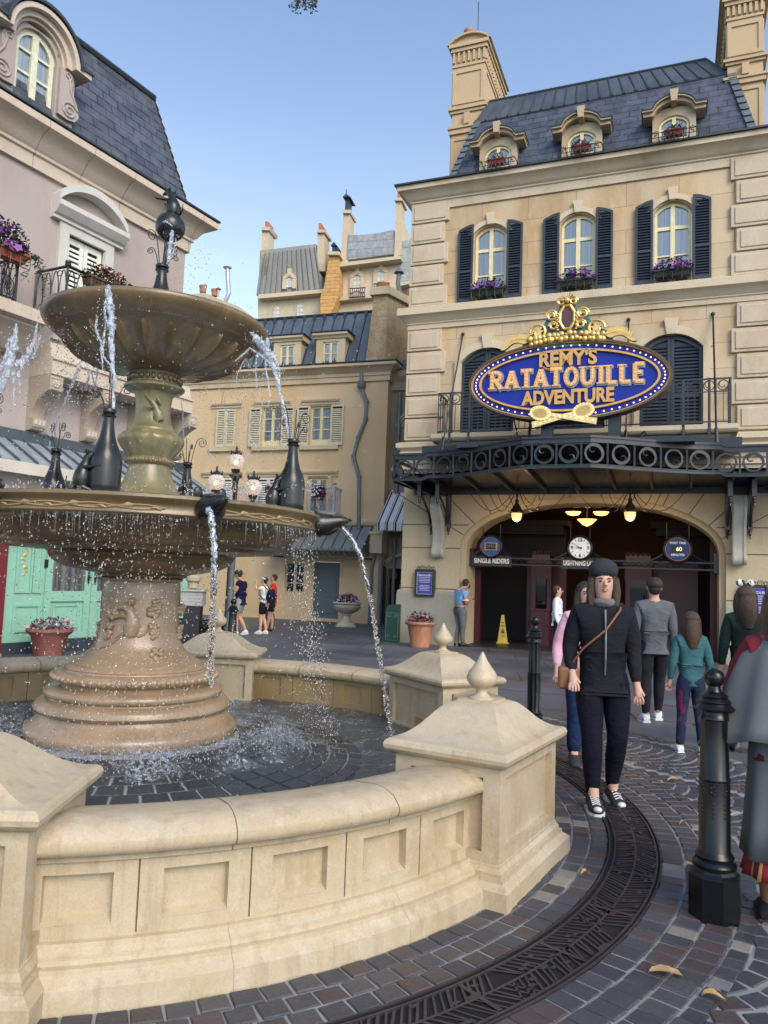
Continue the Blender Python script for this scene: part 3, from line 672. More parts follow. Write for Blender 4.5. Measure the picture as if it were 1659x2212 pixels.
# chimneys
CHM = stone('ochre chimney stone', (.54,.415,.26), (.42,.28,.145), sc1=.8, lo=.5, hi=.75, rough=.85, grain=25)
def chimney(x, y, w_, d_, z0, z1, pots=True):
    c = bpy.data.objects.new('chimney', None); COL.objects.link(c); c.parent = MR; c.location = (x, y, 0)
    mb = MB(); h = w_/2
    def tier(e, za, zb): mb.box(-h-e, h+e, -e, d_+e, za, zb)
    H = z1-z0
    tier(0, z0, z0+H*.36); 
    tier(.06, z0+H*.36+.001, z0+H*.385); tier(.10, z0+H*.386, z0+H*.40); tier(.0, z0+H*.401, z0+H*.47); tier(.05, z0+H*.471, z0+H*.485); tier(.10, z0+H*.486, z0+H*.50)
    tier(0, z0+H*.501, z0+H*.72); tier(.03, z0+H*.721, z0+H*.735); tier(-.01, z0+H*.736, z0+H*.80)
    for k in range(7):
        xx = -h+.02+(w_-.04)*k/6; mb.box(xx-.03, xx+.03, -.05, d_+.04, z0+H*.745, z0+H*.797)
    for k in range(14):
        yy = .05+(d_-.1)*k/13; mb.box(-h-.05, h+.05, yy-.03, yy+.03, z0+H*.746, z0+H*.796)
    tier(.07, z0+H*.801, z0+H*.82); tier(.12, z0+H*.821, z0+H*.84)
    # segmental top
    A = archpts(0, w_+.24, z0+H*.84, .24, 12); mb.xz([(-h-.12, z0+H*.8405)]+A[1:-1]+[(h+.12, z0+H*.8405)], -.02, d_+.02)
    archring(mb, 0, w_+.24, z0+H*.8402, .24, .06, -.12, d_+.12, 12)
    # raised panel frames on the front and the flank
    for za, zb in ((z0+H*.03, z0+H*.34), (z0+H*.52, z0+H*.70)):
        mb.box(-h, -h+.10, -.03, .01, za, zb); mb.box(h-.10, h, -.03, .01, za, zb); mb.box(-h+.1, h-.1, -.0305, .01, zb-.08, zb+.0); mb.box(-h+.1, h-.1, -.0305, .01, za, za+.08)
        for s in (-1, 1):
            X = sorted((s*h, s*(h+.03)))
            mb.box(X[0], X[1], 0, .12, za, zb); mb.box(X[0], X[1], d_-.12, d_, za, zb); mb.box(X[0], X[1], .12, d_-.12, zb-.08, zb); mb.box(X[0], X[1], .12, d_-.12, za, za+.08)
    mb.box(-.08, .08, -.13, .0, z0+H*.40, z0+H*.46)
    b_ = obj('stack', mb, CHM, c)
    for k in range(2): obj('chimney_pot', MB().lathe([(.09,0),(.11,.3),(.14,.34),(.15,.42),(.13,.44),(.11,.42),(.1,.3)], 14, (-.12+.26*k, .3+.35*k, z0+H*.84+.22)), plain('terracotta pot', (.42,.20,.11), .8), c, smooth=40)
    mb = MB(); mb.tube([(.1,.5,z0+H*.9),(.1,.5,z0+H+.75)], .012, 5); obj('lightning_rod', mb, IRON, c)
    return c
cx0, _ = MF.L(1000, 330, .55); c1 = chimney((MF.L(972,330,.9)[0]+MF.L(1045,320,.9)[0])/2, .9, MF.L(1045,320,.9)[0]-MF.L(972,330,.9)[0]-.06, 2.4, 12.4, 12.4+(MF.L(1010,66,1.2)[1]-12.4-.66)/.84)
c2 = chimney((MF.L(1571,60,.4)[0]+MF.L(1648,60,.4)[0])/2, .4, MF.L(1648,60,.4)[0]-MF.L(1571,60,.4)[0], 2.6, 12.4, 17.2)

# entrance hall
hall = bpy.data.objects.new('entrance_hall', None); COL.objects.link(hall); hall.parent = MR; hall.location = (0, 0, -.15)
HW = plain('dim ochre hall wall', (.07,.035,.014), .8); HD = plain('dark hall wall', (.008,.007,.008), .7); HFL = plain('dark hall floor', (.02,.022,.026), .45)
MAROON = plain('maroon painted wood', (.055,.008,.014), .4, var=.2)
mb = MB(); x0, x1 = AC-AW/2-.6, AC+AW/2+.9
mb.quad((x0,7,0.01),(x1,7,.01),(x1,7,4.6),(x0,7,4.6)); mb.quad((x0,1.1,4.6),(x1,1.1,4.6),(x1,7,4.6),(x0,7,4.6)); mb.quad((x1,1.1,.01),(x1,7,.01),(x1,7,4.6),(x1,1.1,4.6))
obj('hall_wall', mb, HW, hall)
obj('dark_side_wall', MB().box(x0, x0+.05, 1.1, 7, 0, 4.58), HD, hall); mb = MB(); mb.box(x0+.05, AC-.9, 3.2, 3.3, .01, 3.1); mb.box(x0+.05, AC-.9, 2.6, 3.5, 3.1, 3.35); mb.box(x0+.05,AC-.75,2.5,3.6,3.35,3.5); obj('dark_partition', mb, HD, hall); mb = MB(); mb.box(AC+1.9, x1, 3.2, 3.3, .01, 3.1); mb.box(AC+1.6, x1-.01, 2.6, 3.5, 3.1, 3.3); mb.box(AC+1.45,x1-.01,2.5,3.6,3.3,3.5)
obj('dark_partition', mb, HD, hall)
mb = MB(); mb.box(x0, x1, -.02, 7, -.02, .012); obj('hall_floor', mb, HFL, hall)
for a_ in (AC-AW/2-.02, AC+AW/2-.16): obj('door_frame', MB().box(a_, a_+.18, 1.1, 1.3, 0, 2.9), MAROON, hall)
def kiosk(px0, px1, pyt, yoff, label, depth=.7):
    xa, zt = MF.L(px0, pyt, yoff); xb, _ = MF.L(px1, pyt, yoff); k = thing('entrance_kiosk', label, 'kiosk', MF.W(0, 0, -.15), MF.rot, 'maroon kiosks in the arch')
    w_ = xb-xa; mb = MB()
    mb.box(xa, xb, yoff+.001, yoff+depth, 0, .95); mb.box(xa-.03, xb+.03, yoff-.04, yoff+depth+.03, .95, 1.0); mb.box(xa-.03, xb+.03, yoff-.04, yoff+depth, 0, .12)
    for x in (xa, xb-.12*w_/.9): mb.box(x, x+.11, yoff, yoff+.11, 1.0, zt-.3)
    mb.box(xa, xa+.05, yoff+.11, yoff+depth, 1, zt-.3); mb.box(xb-.05, xb, yoff+.11, yoff+depth, 1, zt-.3)
    mb.box(xa-.02, xb+.02, yoff-.02, yoff+depth, zt-.7, zt-.3); mb.box(xa-.07, xb+.07, yoff-.08, yoff+depth, zt-.3, zt-.22); mb.box(xa, xb, yoff-.0, yoff+depth, zt-.22, zt)
    n = 5
    for i in range(n): mb.ball((xa+(xb-xa)*(i+.5)/n, yoff, zt+.0), .055, 8, 6)
    for za, zb in ((.2,.85),): mb.box(xa+.12, xb-.12, yoff-.02, yoff+.0, za, zb)
    b_ = obj('kiosk_body', mb, MAROON, k)
    mb = MB(); mb.quad((xa+.1,yoff+.05,1.0),(xb-.1,yoff+.05,1.0),(xb-.1,yoff+.05,zt-.7),(xa+.1,yoff+.05,zt-.7)); obj('glass', mb, glassmat('kiosk glass', .1, (.10,.12,.12)), k)
    return k
kiosk(1150, 1188, 1182, 1.6, 'narrow maroon wooden kiosk with a glazed panel, between the caution cone and the clock'); kiosk(1352, 1406, 1184, 1.6, 'maroon wooden kiosk with a crested top under the wait time sign side of the arch')
for xx in (AC-1.3, AC+2.1): obj('inner_panel', MB().box(xx-.55, xx+.55, 2.3, 2.4, 0, 2.35), MAROON, hall)
# canopy
cano = bpy.data.objects.new('canopy', None); COL.objects.link(cano); cano.parent = MR
def plan(x):
    t = max(0, min(1, (x-1.25)/3.15)) if x < 4.4 else max(0, min(1, (7.75-x)/3.35))
    s = t*t*(3-2*t); return -(1.75+1.30*min(1, s*1.15))
CZ0, CZ1 = 4.02, 4.66
xs = [.20+i*10.1/90 for i in range(91)]
def strip(mb, z0, z1, th=.03, yo=0, xa=-9, xb=99, zf=lambda x: 0):
    P_ = [(x, plan(x)+yo, zf(x)) for x in xs if xa <= x <= xb]
    for i in range(len(P_)-1):
        (a, ya, za), (b_, yb, zb) = P_[i], P_[i+1]
        mb.add([(a,ya,z0+za),(b_,yb,z0+zb),(b_,yb,z1+zb),(a,ya,z1+za),(a,ya+th,z0+za),(b_,yb+th,z0+zb),(b_,yb+th,z1+zb),(a,ya+th,z1+za)], [(0,1,2,3),(7,6,5,4),(3,2,6,7),(0,4,5,1)])
lowz = lambda x: -.06 if (x < 1.0 or x > 7.73) else 0
mb = MB(); strip(mb, CZ1-.10, CZ1, .06, 0, zf=lowz); strip(mb, CZ1, CZ1+.05, .10, -.03, zf=lowz); strip(mb, CZ0, CZ0+.05, .05, 0, zf=lowz); strip(mb, CZ0+.06, CZ0+.08, .04, 0.005, zf=lowz)
def scroll_at(mb, cx, cz, rr, kind):
    y = plan(cx); dy = (plan(cx+.02)-plan(cx-.02))/.04; nrm = math.sqrt(1+dy*dy); tx, ty = 1/nrm, dy/nrm
    def pt(u, w_): return (cx+u*tx, y+.02+u*ty, cz+w_)
    N_ = 20
    for i in range(N_):
        a0, a1 = 2*PI*i/N_, 2*PI*(i+1)/N_; r0, r1 = rr*.80, rr
        # crescent ring thicker on one side
        def rin(a): return rr*(.80-.13*max(0, math.cos(a-kind)))
        q = [pt(rr*math.cos(a0), rr*math.sin(a0)), pt(rr*math.cos(a1), rr*math.sin(a1)), pt(rin(a1)*math.cos(a1), rin(a1)*math.sin(a1)), pt(rin(a0)*math.cos(a0), rin(a0)*math.sin(a0))]
        mb.quad(*[(p[0], p[1]-.015, p[2]) for p in q]); mb.quad(*[(p[0], p[1]+.015, p[2]) for p in q[::-1]])
        mb.quad((q[3][0],q[3][1]-.015,q[3][2]),(q[2][0],q[2][1]-.015,q[2][2]),(q[2][0],q[2][1]+.015,q[2][2]),(q[3][0],q[3][1]+.015,q[3][2]))
    sp_ = []
    for i in range(12):
        t = i/11; a = kind+.2+t*4.4; r_ = rr*(.34-.10*t); sp_.append(pt(r_*math.cos(a)+rr*.42*math.cos(kind+.9), r_*math.sin(a)+rr*.42*math.sin(kind+.9)))
    mb.tube(sp_, [rr*.03+rr*.07*math.sin(PI*min(1,(i+2)/13)) for i in range(12)], 6)
n = 19; X0, X1 = .22, 10.2
for i in range(n):
    cx = X0+(X1-X0)*(i+.5)/n; zf = lowz(cx); scroll_at(mb, cx, (CZ0+.08+CZ1-.10)/2+zf, .215, 1.2 if i % 2 else -2.0)
    xx = X0+(X1-X0)*i/n; mb.box(xx-.02, xx+.02, plan(xx)+.002, plan(xx)+.04, CZ0+zf+.04, CZ1-.08+zf)
obj('scroll_fascia', mb, IRONB, cano, smooth=0)
mb = MB()
# lower decorative skirt behind and left end
for i in range(3):
    yy = -1.7+.5*i
    mb.tube([(.22, yy+.18*math.cos(q*PI/8), CZ0+.18+.18*math.sin(q*PI/8)) for q in range(17)], .018, 5)
mb.box(.2, .24, -1.75, 0, CZ0-.1, CZ0-.05); mb.box(.2, .24, -1.75, 0, CZ1-.2, CZ1-.12)
for i in range(12):
    x = .35+i*.85
    mb.add([(x-.03, plan(x)+.05, CZ0-.02),(x+.03, plan(x)+.05, CZ0-.02),(x+.03,-.03,3.86+G),(x-.03,-.03,3.86+G),(x-.03, plan(x)+.05, CZ0+.06),(x+.03, plan(x)+.05, CZ0+.06),(x+.03,-.03,3.94+G),(x-.03,-.03,3.94+G)], [(0,3,2,1),(4,5,6,7),(0,1,5,4),(1,2,6,5),(3,0,4,7)])
mb.box(.2, 10.2, -.06, 0.0-.022, 3.80+G, 3.95+G)
obj('canopy_rafter', mb, IRONB, cano)
mb = MB(); P_ = [(x, plan(x)) for x in xs]
for i in range(len(P_)-1):
    (a, ya), (b_, yb) = P_[i], P_[i+1]
    mb.add([(a,ya+.06,CZ0+.07),(b_,yb+.06,CZ0+.07),(b_,-.03,3.96+G),(a,-.03,3.96+G),(a,ya+.12,CZ0+.14),(b_,yb+.12,CZ0+.14),(b_,-.03,4.04+G),(a,-.03,4.04+G)], [(0,3,2,1),(4,5,6,7)])
obj('canopy_glass', mb, plain('dark canopy glazing', (.02,.028,.04), .25, spec=.6), cano)
mb = MB(); mb.box(.7, 8.2, -1.0, -.25, CZ1+.02, CZ1+.30); mb.box(2.0, 7.2, -2.3, -1.0, CZ1+.0, CZ1+.12); obj('canopy_housing', mb, IRONB, cano)
# tie rods
for (pa, pb) in (((1000,722),(949,960)), ((1540,678),(1549,950)), ((1109,900),(1121,955)), ((1358,690),(1352,760))):
    mb = MB(); xa, za = MF.L(*pa, -.02); xb, zb = MF.L(*pb, -1.9); zb = CZ1
    mb.tube([(xa,-.02,za),(xb,-1.7,CZ1+.05)], .022, 6); mb.ball((xa,-.02,za), .05, 8, 6); mb.tube([(xb,-1.7,CZ1+.05),(xb+(xa-xb)*.1,-1.55,CZ1+.05+(za-CZ1)*.1)], .045, 6); obj('tie_rod', mb, IRON, cano, smooth=60)
# iron brackets with drops and stone consoles
def console(x):
    c = bpy.data.objects.new('bracket', None); COL.objects.link(c); c.parent = MR; c.location = (x, 0, 0)
    mb = MB(); n = 30; A = []
    prof = [(-.02,3.62),(-.42,3.60),(-.52,3.50),(-.55,3.36),(-.52,3.20),(-.44,3.08),(-.34,2.95),(-.27,2.78),(-.24,2.6),(-.23,2.42),(-.25,2.30),(-.30,2.22),(-.31,2.12),(-.27,2.04),(-.20,2.0),(-.12,2.02),(-.05,2.08),(-.02,2.1)]
    mb.ex([(y, z+.12) for y, z in prof], -.15, .15)
    mb.ex([(y*1.04-.015, z+.12) for y, z in prof[1:-2]]+[(-.1, 2.3)], -.13, -.09); mb.ex([(y*1.04-.015, z+.12) for y, z in prof[1:-2]]+[(-.1, 2.3)], .09, .13)
    for s in (-1, 1):
        for (cy, cz, r0, tn) in ((-.30,3.45,.19,2.2),(-.20,2.25,.10,1.6)):
            mb.tube([(s*.152, cy+(r0*(1-t/26))*math.cos(t/24*tn*2*PI), cz+(r0*(1-t/26))*math.sin(t/24*tn*2*PI)) for t in range(25)], .014, 5)
    obj('console', mb, stone('grey white console stone', (.50,.50,.44), (.38,.36,.30), sc1=1.5, rough=.8), c, smooth=40)
    mi = MB()
    for s in (-1, 1):
        xx = s*.24
        mi.box(xx-.05, xx+.05, -1.2, -.02, 3.78, 3.98); mi.box(xx-.05, xx+.05, -.14, -.02, 2.95, 3.78); mi.box(xx-.05, xx+.05, -1.2, -1.06, 3.6, 3.8)
        mi.tube([(xx,-1.1,3.75),(xx,-.75,3.55),(xx,-.35,3.3),(xx,-.1,3.0)], .035, 6)
        for yy, zz in ((-1.13,3.55),(-.08,2.9)): mi.lathe([(.001,-.18),(.02,-.15),(.012,-.1),(.04,-.06),(.03,-.02),(.045,.0),(.045,.03)], 8, (xx, yy, zz))
    obj('iron_bracket', mi, IRON, c, smooth=30)
    return c
xa, _ = MF.L(942, 1150, -.4); xb, _ = MF.L(1598, 1150, -.4)
console(xa); console(xb)

# ------------------------------------------------------------------ left pink building
PINK = stone('pink stucco', (.41,.36,.34), (.34,.28,.255), sc1=.7, lo=.45, hi=.7, rough=.9, grain=60, bs=.35, stain2=(.42,.35,.34))
CREAMT = stone('cream painted cornice', (.56,.485,.40), (.46,.36,.27), sc1=.9, lo=.5, hi=.75, rough=.75, grain=20)
CREAMG = stone('grey cream moulding', (.42,.37,.31), (.36,.29,.22), sc1=.9, rough=.75, grain=20)  # greyer, darker cream for the corbels
SLATEL = slate('dark slate courses', (.046,.054,.070), (.075,.086,.105), .38, .215, rough=.42, size=.014)
AR = thing('pink_building', 'pink stucco building with slate mansard, round dormer and turquoise shopfront, on the left', 'building', AF.O, AF.rot)
AX0, AX1 = -5.5, 3.44
mb = MB(); wx0, wx1 = AF.L(141, 560)[0], AF.L(219, 600)[0]
grid_wall(mb, AX0, AX1, 3.9, 10.0, [(wx0, wx1, 6.0, 8.22)], .2)
mb.box(AX1-.01, AX1, 0.003, 9, -.2, 10.0)
obj('wall', mb, PINK, AR)
mb = MB(); mb.ex([(.05,9.15),(-.08,9.15),(-.08,9.40),(-.13,9.42),(-.13,9.48),(-.18,9.52),(-.24,9.62),(-.34,9.74),(-.46,9.80),(-.50,9.81),(-.53,9.83),(-.53,9.97),(.05,10.0)], AX0, AX1)
# return round the far corner
pr = [(.05,9.15),(-.08,9.15),(-.08,9.40),(-.13,9.42),(-.13,9.48),(-.18,9.52),(-.24,9.62),(-.34,9.74),(-.46,9.80),(-.50,9.81),(-.53,9.83),(-.53,9.97),(.05,10.0)]
n = len(pr); st = [(AX1-.001, y, z) for y, z in pr]; mid = [(AX1-min(y,0), min(y,0), z) for y, z in pr]; far = [(AX1-min(y,0), 9, z) for y, z in pr]
mb.add(st+mid, [(i, i+n, (i+1)%n+n, (i+1)%n) for i in range(n)]); mb.add(mid+far, [(i, i+n, (i+1)%n+n, (i+1)%n) for i in range(n)])
co = obj('cornice', mb, CREAMT, AR, smooth=30)
mb = MB()
for i in range(-4, 4): 
    x = i*1.05+.3
    for q in range(1, len(pr)-2):
        (ya, za), (yb_, zb_) = pr[q], pr[q+1]; mb.add([(x-.007,ya-.004,za-.002),(x+.007,ya-.004,za-.002),(x+.007,yb_-.004,zb_-.002),(x-.007,yb_-.004,zb_-.002)], [(0,1,2,3)])
obj('cornice_joint', mb, plain('dark cornice joint', (.25,.19,.14), .9), co)  # thin dark joint strips following the cornice profile
mb = MB(); mb.box(AX0, AX1+.56, -.56, .3, 10.001, 10.04); mb.box(AX1, AX1+.56, .3, 9, 10.001, 10.04); obj('gutter_edge', mb, ZINCD, AR)
ZT = 12.35; yt = .22; yb = -.47
mb = MB(); xb_, xt_ = AF.L(405,442,-.47)[0], AF.L(333, 214, yt)[0]; zt = AF.L(333, 214, yt)[1]
mb.add([(AX0,yb,10.02),(xb_,yb,10.02),(xt_,yt,zt),(AX0,yt,zt),(xb_,8,10.02),(xt_,7,zt),(AX0,7,zt)], [(0,1,2,3),(1,4,5,2),(3,2,5,6)])
rf = obj('roof', mb, SLATEL, AR)
mb = MB(); mb.tube([(AX0,yt-.01,zt+.02),(xt_,yt-.01,zt+.02)], .07, 6); mb.tube([(xt_,yt,zt),(xt_,7,zt)], .07, 6); obj('roof_ridge', mb, ZINCD, rf)
mb = MB()
for i in range(11):
    p = Vector((xb_,yb,10.02)).lerp(Vector((xt_,yt,zt)), i/11); q = Vector((xb_,yb,10.02)).lerp(Vector((xt_,yt,zt)), (i+1.1)/11)
    mb.add([p+Vector((-.02,-.05,0)), p+Vector((.09,.02,0)), q+Vector((.04,.04,0)), q+Vector((-.02,-.01,0)), p+Vector((.09,.25,0)), q+Vector((.04,.3,0))], [(0,1,2,3),(1,4,5,2)])
obj('sun_tinted_verge', mb, stone('sun tinted verge slates', (.60,.50,.36), (.45,.36,.26), sc1=4, rough=.7), rf)  # pale cream colour stands for sun catching the slate hip
# round dormer
dm = bpy.data.objects.new('dormer', None); COL.objects.link(dm); dm.parent = AR
cx = (AF.L(28,180,-.47)[0]+AF.L(118,200,-.47)[0])/2; dm.location = (cx, -.40, 0); hw = (AF.L(118,200,-.47)[0]-AF.L(28,180,-.47)[0])/2
mb = MB(); zb = 10.02; zs = AF.L(72,60,-.47)[1]-hw*.97; W_ = hw+.42
A = archpts(0, hw*2, zs, hw*.95, 20)
spandrel(mb, 0, hw*2, zs, hw*.95, zs+hw*.95+.02, -.08, .25, 20)
mb.box(-W_, -hw, -.08, .25, zb, zs+hw*.4); mb.box(hw, W_, -.08, .25, zb, zs+hw*.4)
for s in (-1, 1): mb.box(min(s*(W_-.01), s*(W_-.2)), max(s*(W_-.01), s*(W_-.2)), .24, 2.2, zb, zs+.3)
mb.box(-W_+.001, W_-.001, .24, 2.0, zs+hw*.95, zs+hw*1.15)
obj('dormer_wall', mb, PINK, dm)
mb = MB()
def eared(t0, t1, y0, rr, ear):
    n = 24; A = []; B_ = []
    for i in range(n+1):
        a = PI-PI*i/n; A.append((rr*math.cos(a)+0, zs+rr*math.sin(a)*1.02)); B_.append(((rr+t1)*math.cos(a), zs+(rr+t1)*math.sin(a)*1.02))
    for i in range(n): mb.xz([A[i], A[i+1], B_[i+1], B_[i]], y0, 2.2)
    for s in (-1, 1):
        mb.xz([(s*rr, zs+.0), (s*(rr+ear), zs-.02), (s*(rr+ear), zs+t1-.02), (s*(rr+t1*.3), zs+t1+.08), (s*rr, zs+.12)], y0+.001, 1.6)
eared(0, .11, -.22, hw+.13, .36); eared(0, .09, -.34, hw+.235, .36); eared(0, .05, -.14, hw+.075, .2)
obj('dormer_hood', mb, CREAMT, dm, smooth=30)
mb = MB(); n = 24; rr = hw+.33
A = [(rr*math.cos(PI-PI*i/n), zs+.03+rr*math.sin(PI-PI*i/n)*1.02) for i in range(n+1)]; B_ = [((rr+.05)*math.cos(PI-PI*i/n), zs+.04+(rr+.05)*math.sin(PI-PI*i/n)*1.02) for i in range(n+1)]
for i in range(n): mb.xz([A[i], A[i+1], B_[i+1], B_[i]], -.38, 2.6)
for s in (-1, 1): mb.xz([(s*rr, zs+.06), (s*(rr+.30), zs+.085), (s*(rr+.30), zs+.12), (s*rr, zs+.12)], -.38, 1.7)
obj('dormer_roof', mb, ZINCD, dm, smooth=30)
for s in (-1, 1):       # scrolled cheek brackets
    mb = MB()
    P_ = [(hw+.04, zs-.02),(hw+.30, zs-.04),(hw+.34, zs-.18),(hw+.30, zs-.36),(hw+.36, zs-.52),(hw+.47, zs-.66),(hw+.50, zs-.80),(hw+.42, zs-.93),(hw+.25, zs-.97),(hw+.04, zs-.95)]
    mb.xz([(s*x, z) for x, z in P_], -.16, .2)
    mb.tube([(s*(hw+.28+(.19-.007*t)*math.cos(t*.5+.6)), -.17, zs-.78+(.17-.0062*t)*math.sin(t*.5+.6)) for t in range(26)], .020, 6)
    mb.tube([(s*(hw+.28), -.17, zs-.10),(s*(hw+.24), -.17, zs-.2),(s*(hw+.28), -.17, zs-.38),(s*(hw+.40), -.17, zs-.58),(s*(hw+.45), -.17, zs-.7)], .022, 6)
    mb.tube([(s*(hw+.20+.05*math.cos(t*.7)), -.17, zs-.10+.05*math.sin(t*.7)) for t in range(8)], .016, 5)
    obj('dormer_scroll', mb, PINK, dm, smooth=40)
sash(dm, 0, hw*1.95, zb+.05, zs, .0, mat=plain('pale green cream window paint', (.62,.63,.48), .5), rise=hw*.93, rows=(.40,.70), fr=.09)
# shuttered balcony door with segmental pediment
dr = AR
mb = MB(); cw = (wx0+wx1)/2; hwd = (wx1-wx0)/2
for s in (-1, 1): mb.box(min(cw+s*hwd, cw+s*(hwd+.22)), max(cw+s*hwd, cw+s*(hwd+.22)), -.08, .05, 6.0, 8.40)
mb.box(cw-hwd, cw+hwd, -.08, .05, 8.22, 8.40)
mb.ex([(.02,8.40),(-.12,8.40),(-.12,8.46),(-.18,8.49),(-.30,8.62),(-.30,8.72),(.02,8.74)], cw-hwd-.42, cw+hwd+.42)
A = archpts(cw, 2*hwd+.80, 8.73, .42, 16)
for i in range(16):
    (xa, za), (xb, zb_) = A[i], A[i+1]; mb.xz([(xa, za), (xb, zb_), (xb, zb_+.16), (xa, za+.16)], -.26, .05)
mb.xz([(cw-hwd-.3, 8.735)]+A[1:-1]+[(cw+hwd+.3, 8.735)], -.05, .03) if False else None
obj('surround', mb, stone('white painted surround', (.58,.58,.56), (.50,.48,.44), sc1=2, rough=.7), dr)
shutter(dr, wx0+.01, cw-.006, 6.0, 8.2, y=.08, mat=WHITEP, slat=.10, fr=.09, mid=False); shutter(dr, cw+.006, wx1-.01, 6.0, 8.2, y=.08, mat=WHITEP, slat=.10, fr=.09, mid=False)
mb = MB(); mb.quad((wx0,.10,6),(wx1,.10,6),(wx1,.10,8.22),(wx0,.10,8.22)); obj('backing', mb, DARK, dr)
# balcony slabs, belt, corbels
bp = .95
xs1 = AF.L(101, 700, -bp)[0]
mb = MB()
mb.ex([(-.02,5.45),(-.3,5.45),(-.45,5.55),(-.6,5.72),(-.74,5.80),(-.80,5.83),(-.80,5.87),(-bp,5.90),(-bp,6.12),(-.02,6.14)], AX0, xs1)
mb.ex([(.0,5.20),(-.62,5.20),(-.62,5.42),(-.68,5.44),(-.68,5.50),(-.60,5.56),(.0,5.58)], xs1-.35, AX1-.35) if False else None
obj('balcony_slab', mb, CREAMT, AR, smooth=30)
b1 = AF.L(119, 745, -.7); b2 = AF.L(303, 850, -.7)
mb = MB(); zc = (b1[1]+b2[1])/2
mb.ex([(-.0,zc-.32),(-.66,zc-.32),(-.66,zc-.06),(-.70,zc-.04),(-.70,zc+.0),(-.60,zc+.03),(-.56,zc+.3),(-.0,zc+.3)], b1[0], AX1-.15)
obj('balcony_belt', mb, CREAMT, AR, smooth=30)
def corbel(x, zt):
    mb = MB(); P_ = [(0,zt),(-.62,zt),(-.64,zt-.05),(-.62,zt-.30),(-.52,zt-.33),(-.38,zt-.40),(-.24,zt-.52),(-.14,zt-.68),(-.12,zt-.78),(-.22,zt-.80),(-.22,zt-.96),(-.16,zt-1.02),(0,zt-1.04)]
    mb.ex(P_, x-.14, x+.14); o = obj('corbel', mb, CREAMG, AR, smooth=30)
    m2 = MB()
    for q in range(6): a = q*PI/3; m2.ball((x+.05*math.cos(a), -.645, zt-.17+.05*math.sin(a)), .028, 8, 5, 1, .5, 1)
    m2.ball((x,-.65,zt-.17), .022, 8, 5); m2.box(x-.115, x+.115, -.65, -.62, zt-.285, zt-.27); m2.box(x-.115, x+.115, -.65, -.62, zt-.07, zt-.055)
    for q in range(3): m2.box(x-.11+.08*q, x-.05+.08*q, -.235, -.215, zt-.93, zt-.84)
    obj('corbel_ornament', m2, CREAMT, o, smooth=40); return o
c0 = AF.L(122, 800, -.6)[0]
for k in range(4): 
    if c0-.02+k*1.22 < AX1: corbel(c0+k*1.22, zc-.322)
corbel(c0-1.6, zc-.1)
# balcony railings
def rail_scrolls(mb, x0, x1, y0, y1, z0, z1):
    n = max(1, round(math.hypot(x1-x0, y1-y0)/.42)); L_ = math.hypot(x1-x0, y1-y0)
    def P_(u, z): t = u/L_; return (x0+(x1-x0)*t, y0+(y1-y0)*t, z)
    mb.tube([P_(0,z1), P_(L_,z1)], .032, 4); mb.tube([P_(0,z0+.06), P_(L_,z0+.06)], .016, 4); mb.tube([P_(0,z0), P_(0,z1)], .030, 4); mb.tube([P_(L_,z0), P_(L_,z1)], .030, 4)
    h = z1-z0-.1; w_ = L_/n
    for i in range(n):
        c = w_*(i+.5)
        for s in (-1, 1):
            mb.tube([P_(c+s*w_*.25+w_*.22*math.cos(a), z0+.08+h*.5+h*.47*math.sin(a)) for a in [q*PI/9 for q in range(19)]], .011, 5)
            pts = []
            for q in range(20):
                t = q/19; a = t*2.4*PI; r_ = .13*(1-t*.75); pts.append(P_(c+s*(.02+r_*math.sin(a)), z0+.30-r_*math.cos(a)*1.1+.05))
            mb.tube(pts, .009, 5)
        mb.tube([P_(c+.07*math.cos(q*PI/8), z1-.11+.05*math.sin(q*PI/8)) for q in range(17)], .009, 5)
    for i in range(1, n): mb.tube([P_(w_*i, z0), P_(w_*i, z1)], .009, 4)
rb = AF.L(147, 575, -bp+.08); zr = rb[1]; z0 = 6.13
bal2 = bpy.data.objects.new('balcony', None); COL.objects.link(bal2); bal2.parent = AR
mb = MB(); rail_scrolls(mb, rb[0], rb[0], -.02, -bp+.08, z0-.1, zr) ; obj('side_railing', mb, IRON, bal2) if False else None
xl = rb[0]-.0
mb = MB()
xA = AF.L(80, 600, -.05)[0]
rail_scrolls(mb, xA, rb[0], -.05, -bp+.08, z0-.05, zr); rail_scrolls(mb, rb[0], rb[0]+2.4, -bp+.08, -bp+.08, z0-.05, zr)
mb.lathe([(.001,.12),(.05,.10),(.06,.07),(.05,.05),(.06,.035),(.05,.0)][::-1], 10, (rb[0], -bp+.08, zr))
obj('railing', mb, IRON, bal2)
bal1 = bpy.data.objects.new('balcony', None); COL.objects.link(bal1); bal1.parent = AR
r2 = AF.L(36, 600, -bp+.1); mb = MB(); rail_scrolls(mb, r2[0]-3.0, r2[0], -bp+.1, -bp+.1, 6.13, AF.L(38,556,-bp+.1)[1]); rail_scrolls(mb, r2[0], r2[0], -bp+.1, -.03, 6.13, AF.L(38,556,-bp+.1)[1])
obj('railing', mb, IRON, bal1)
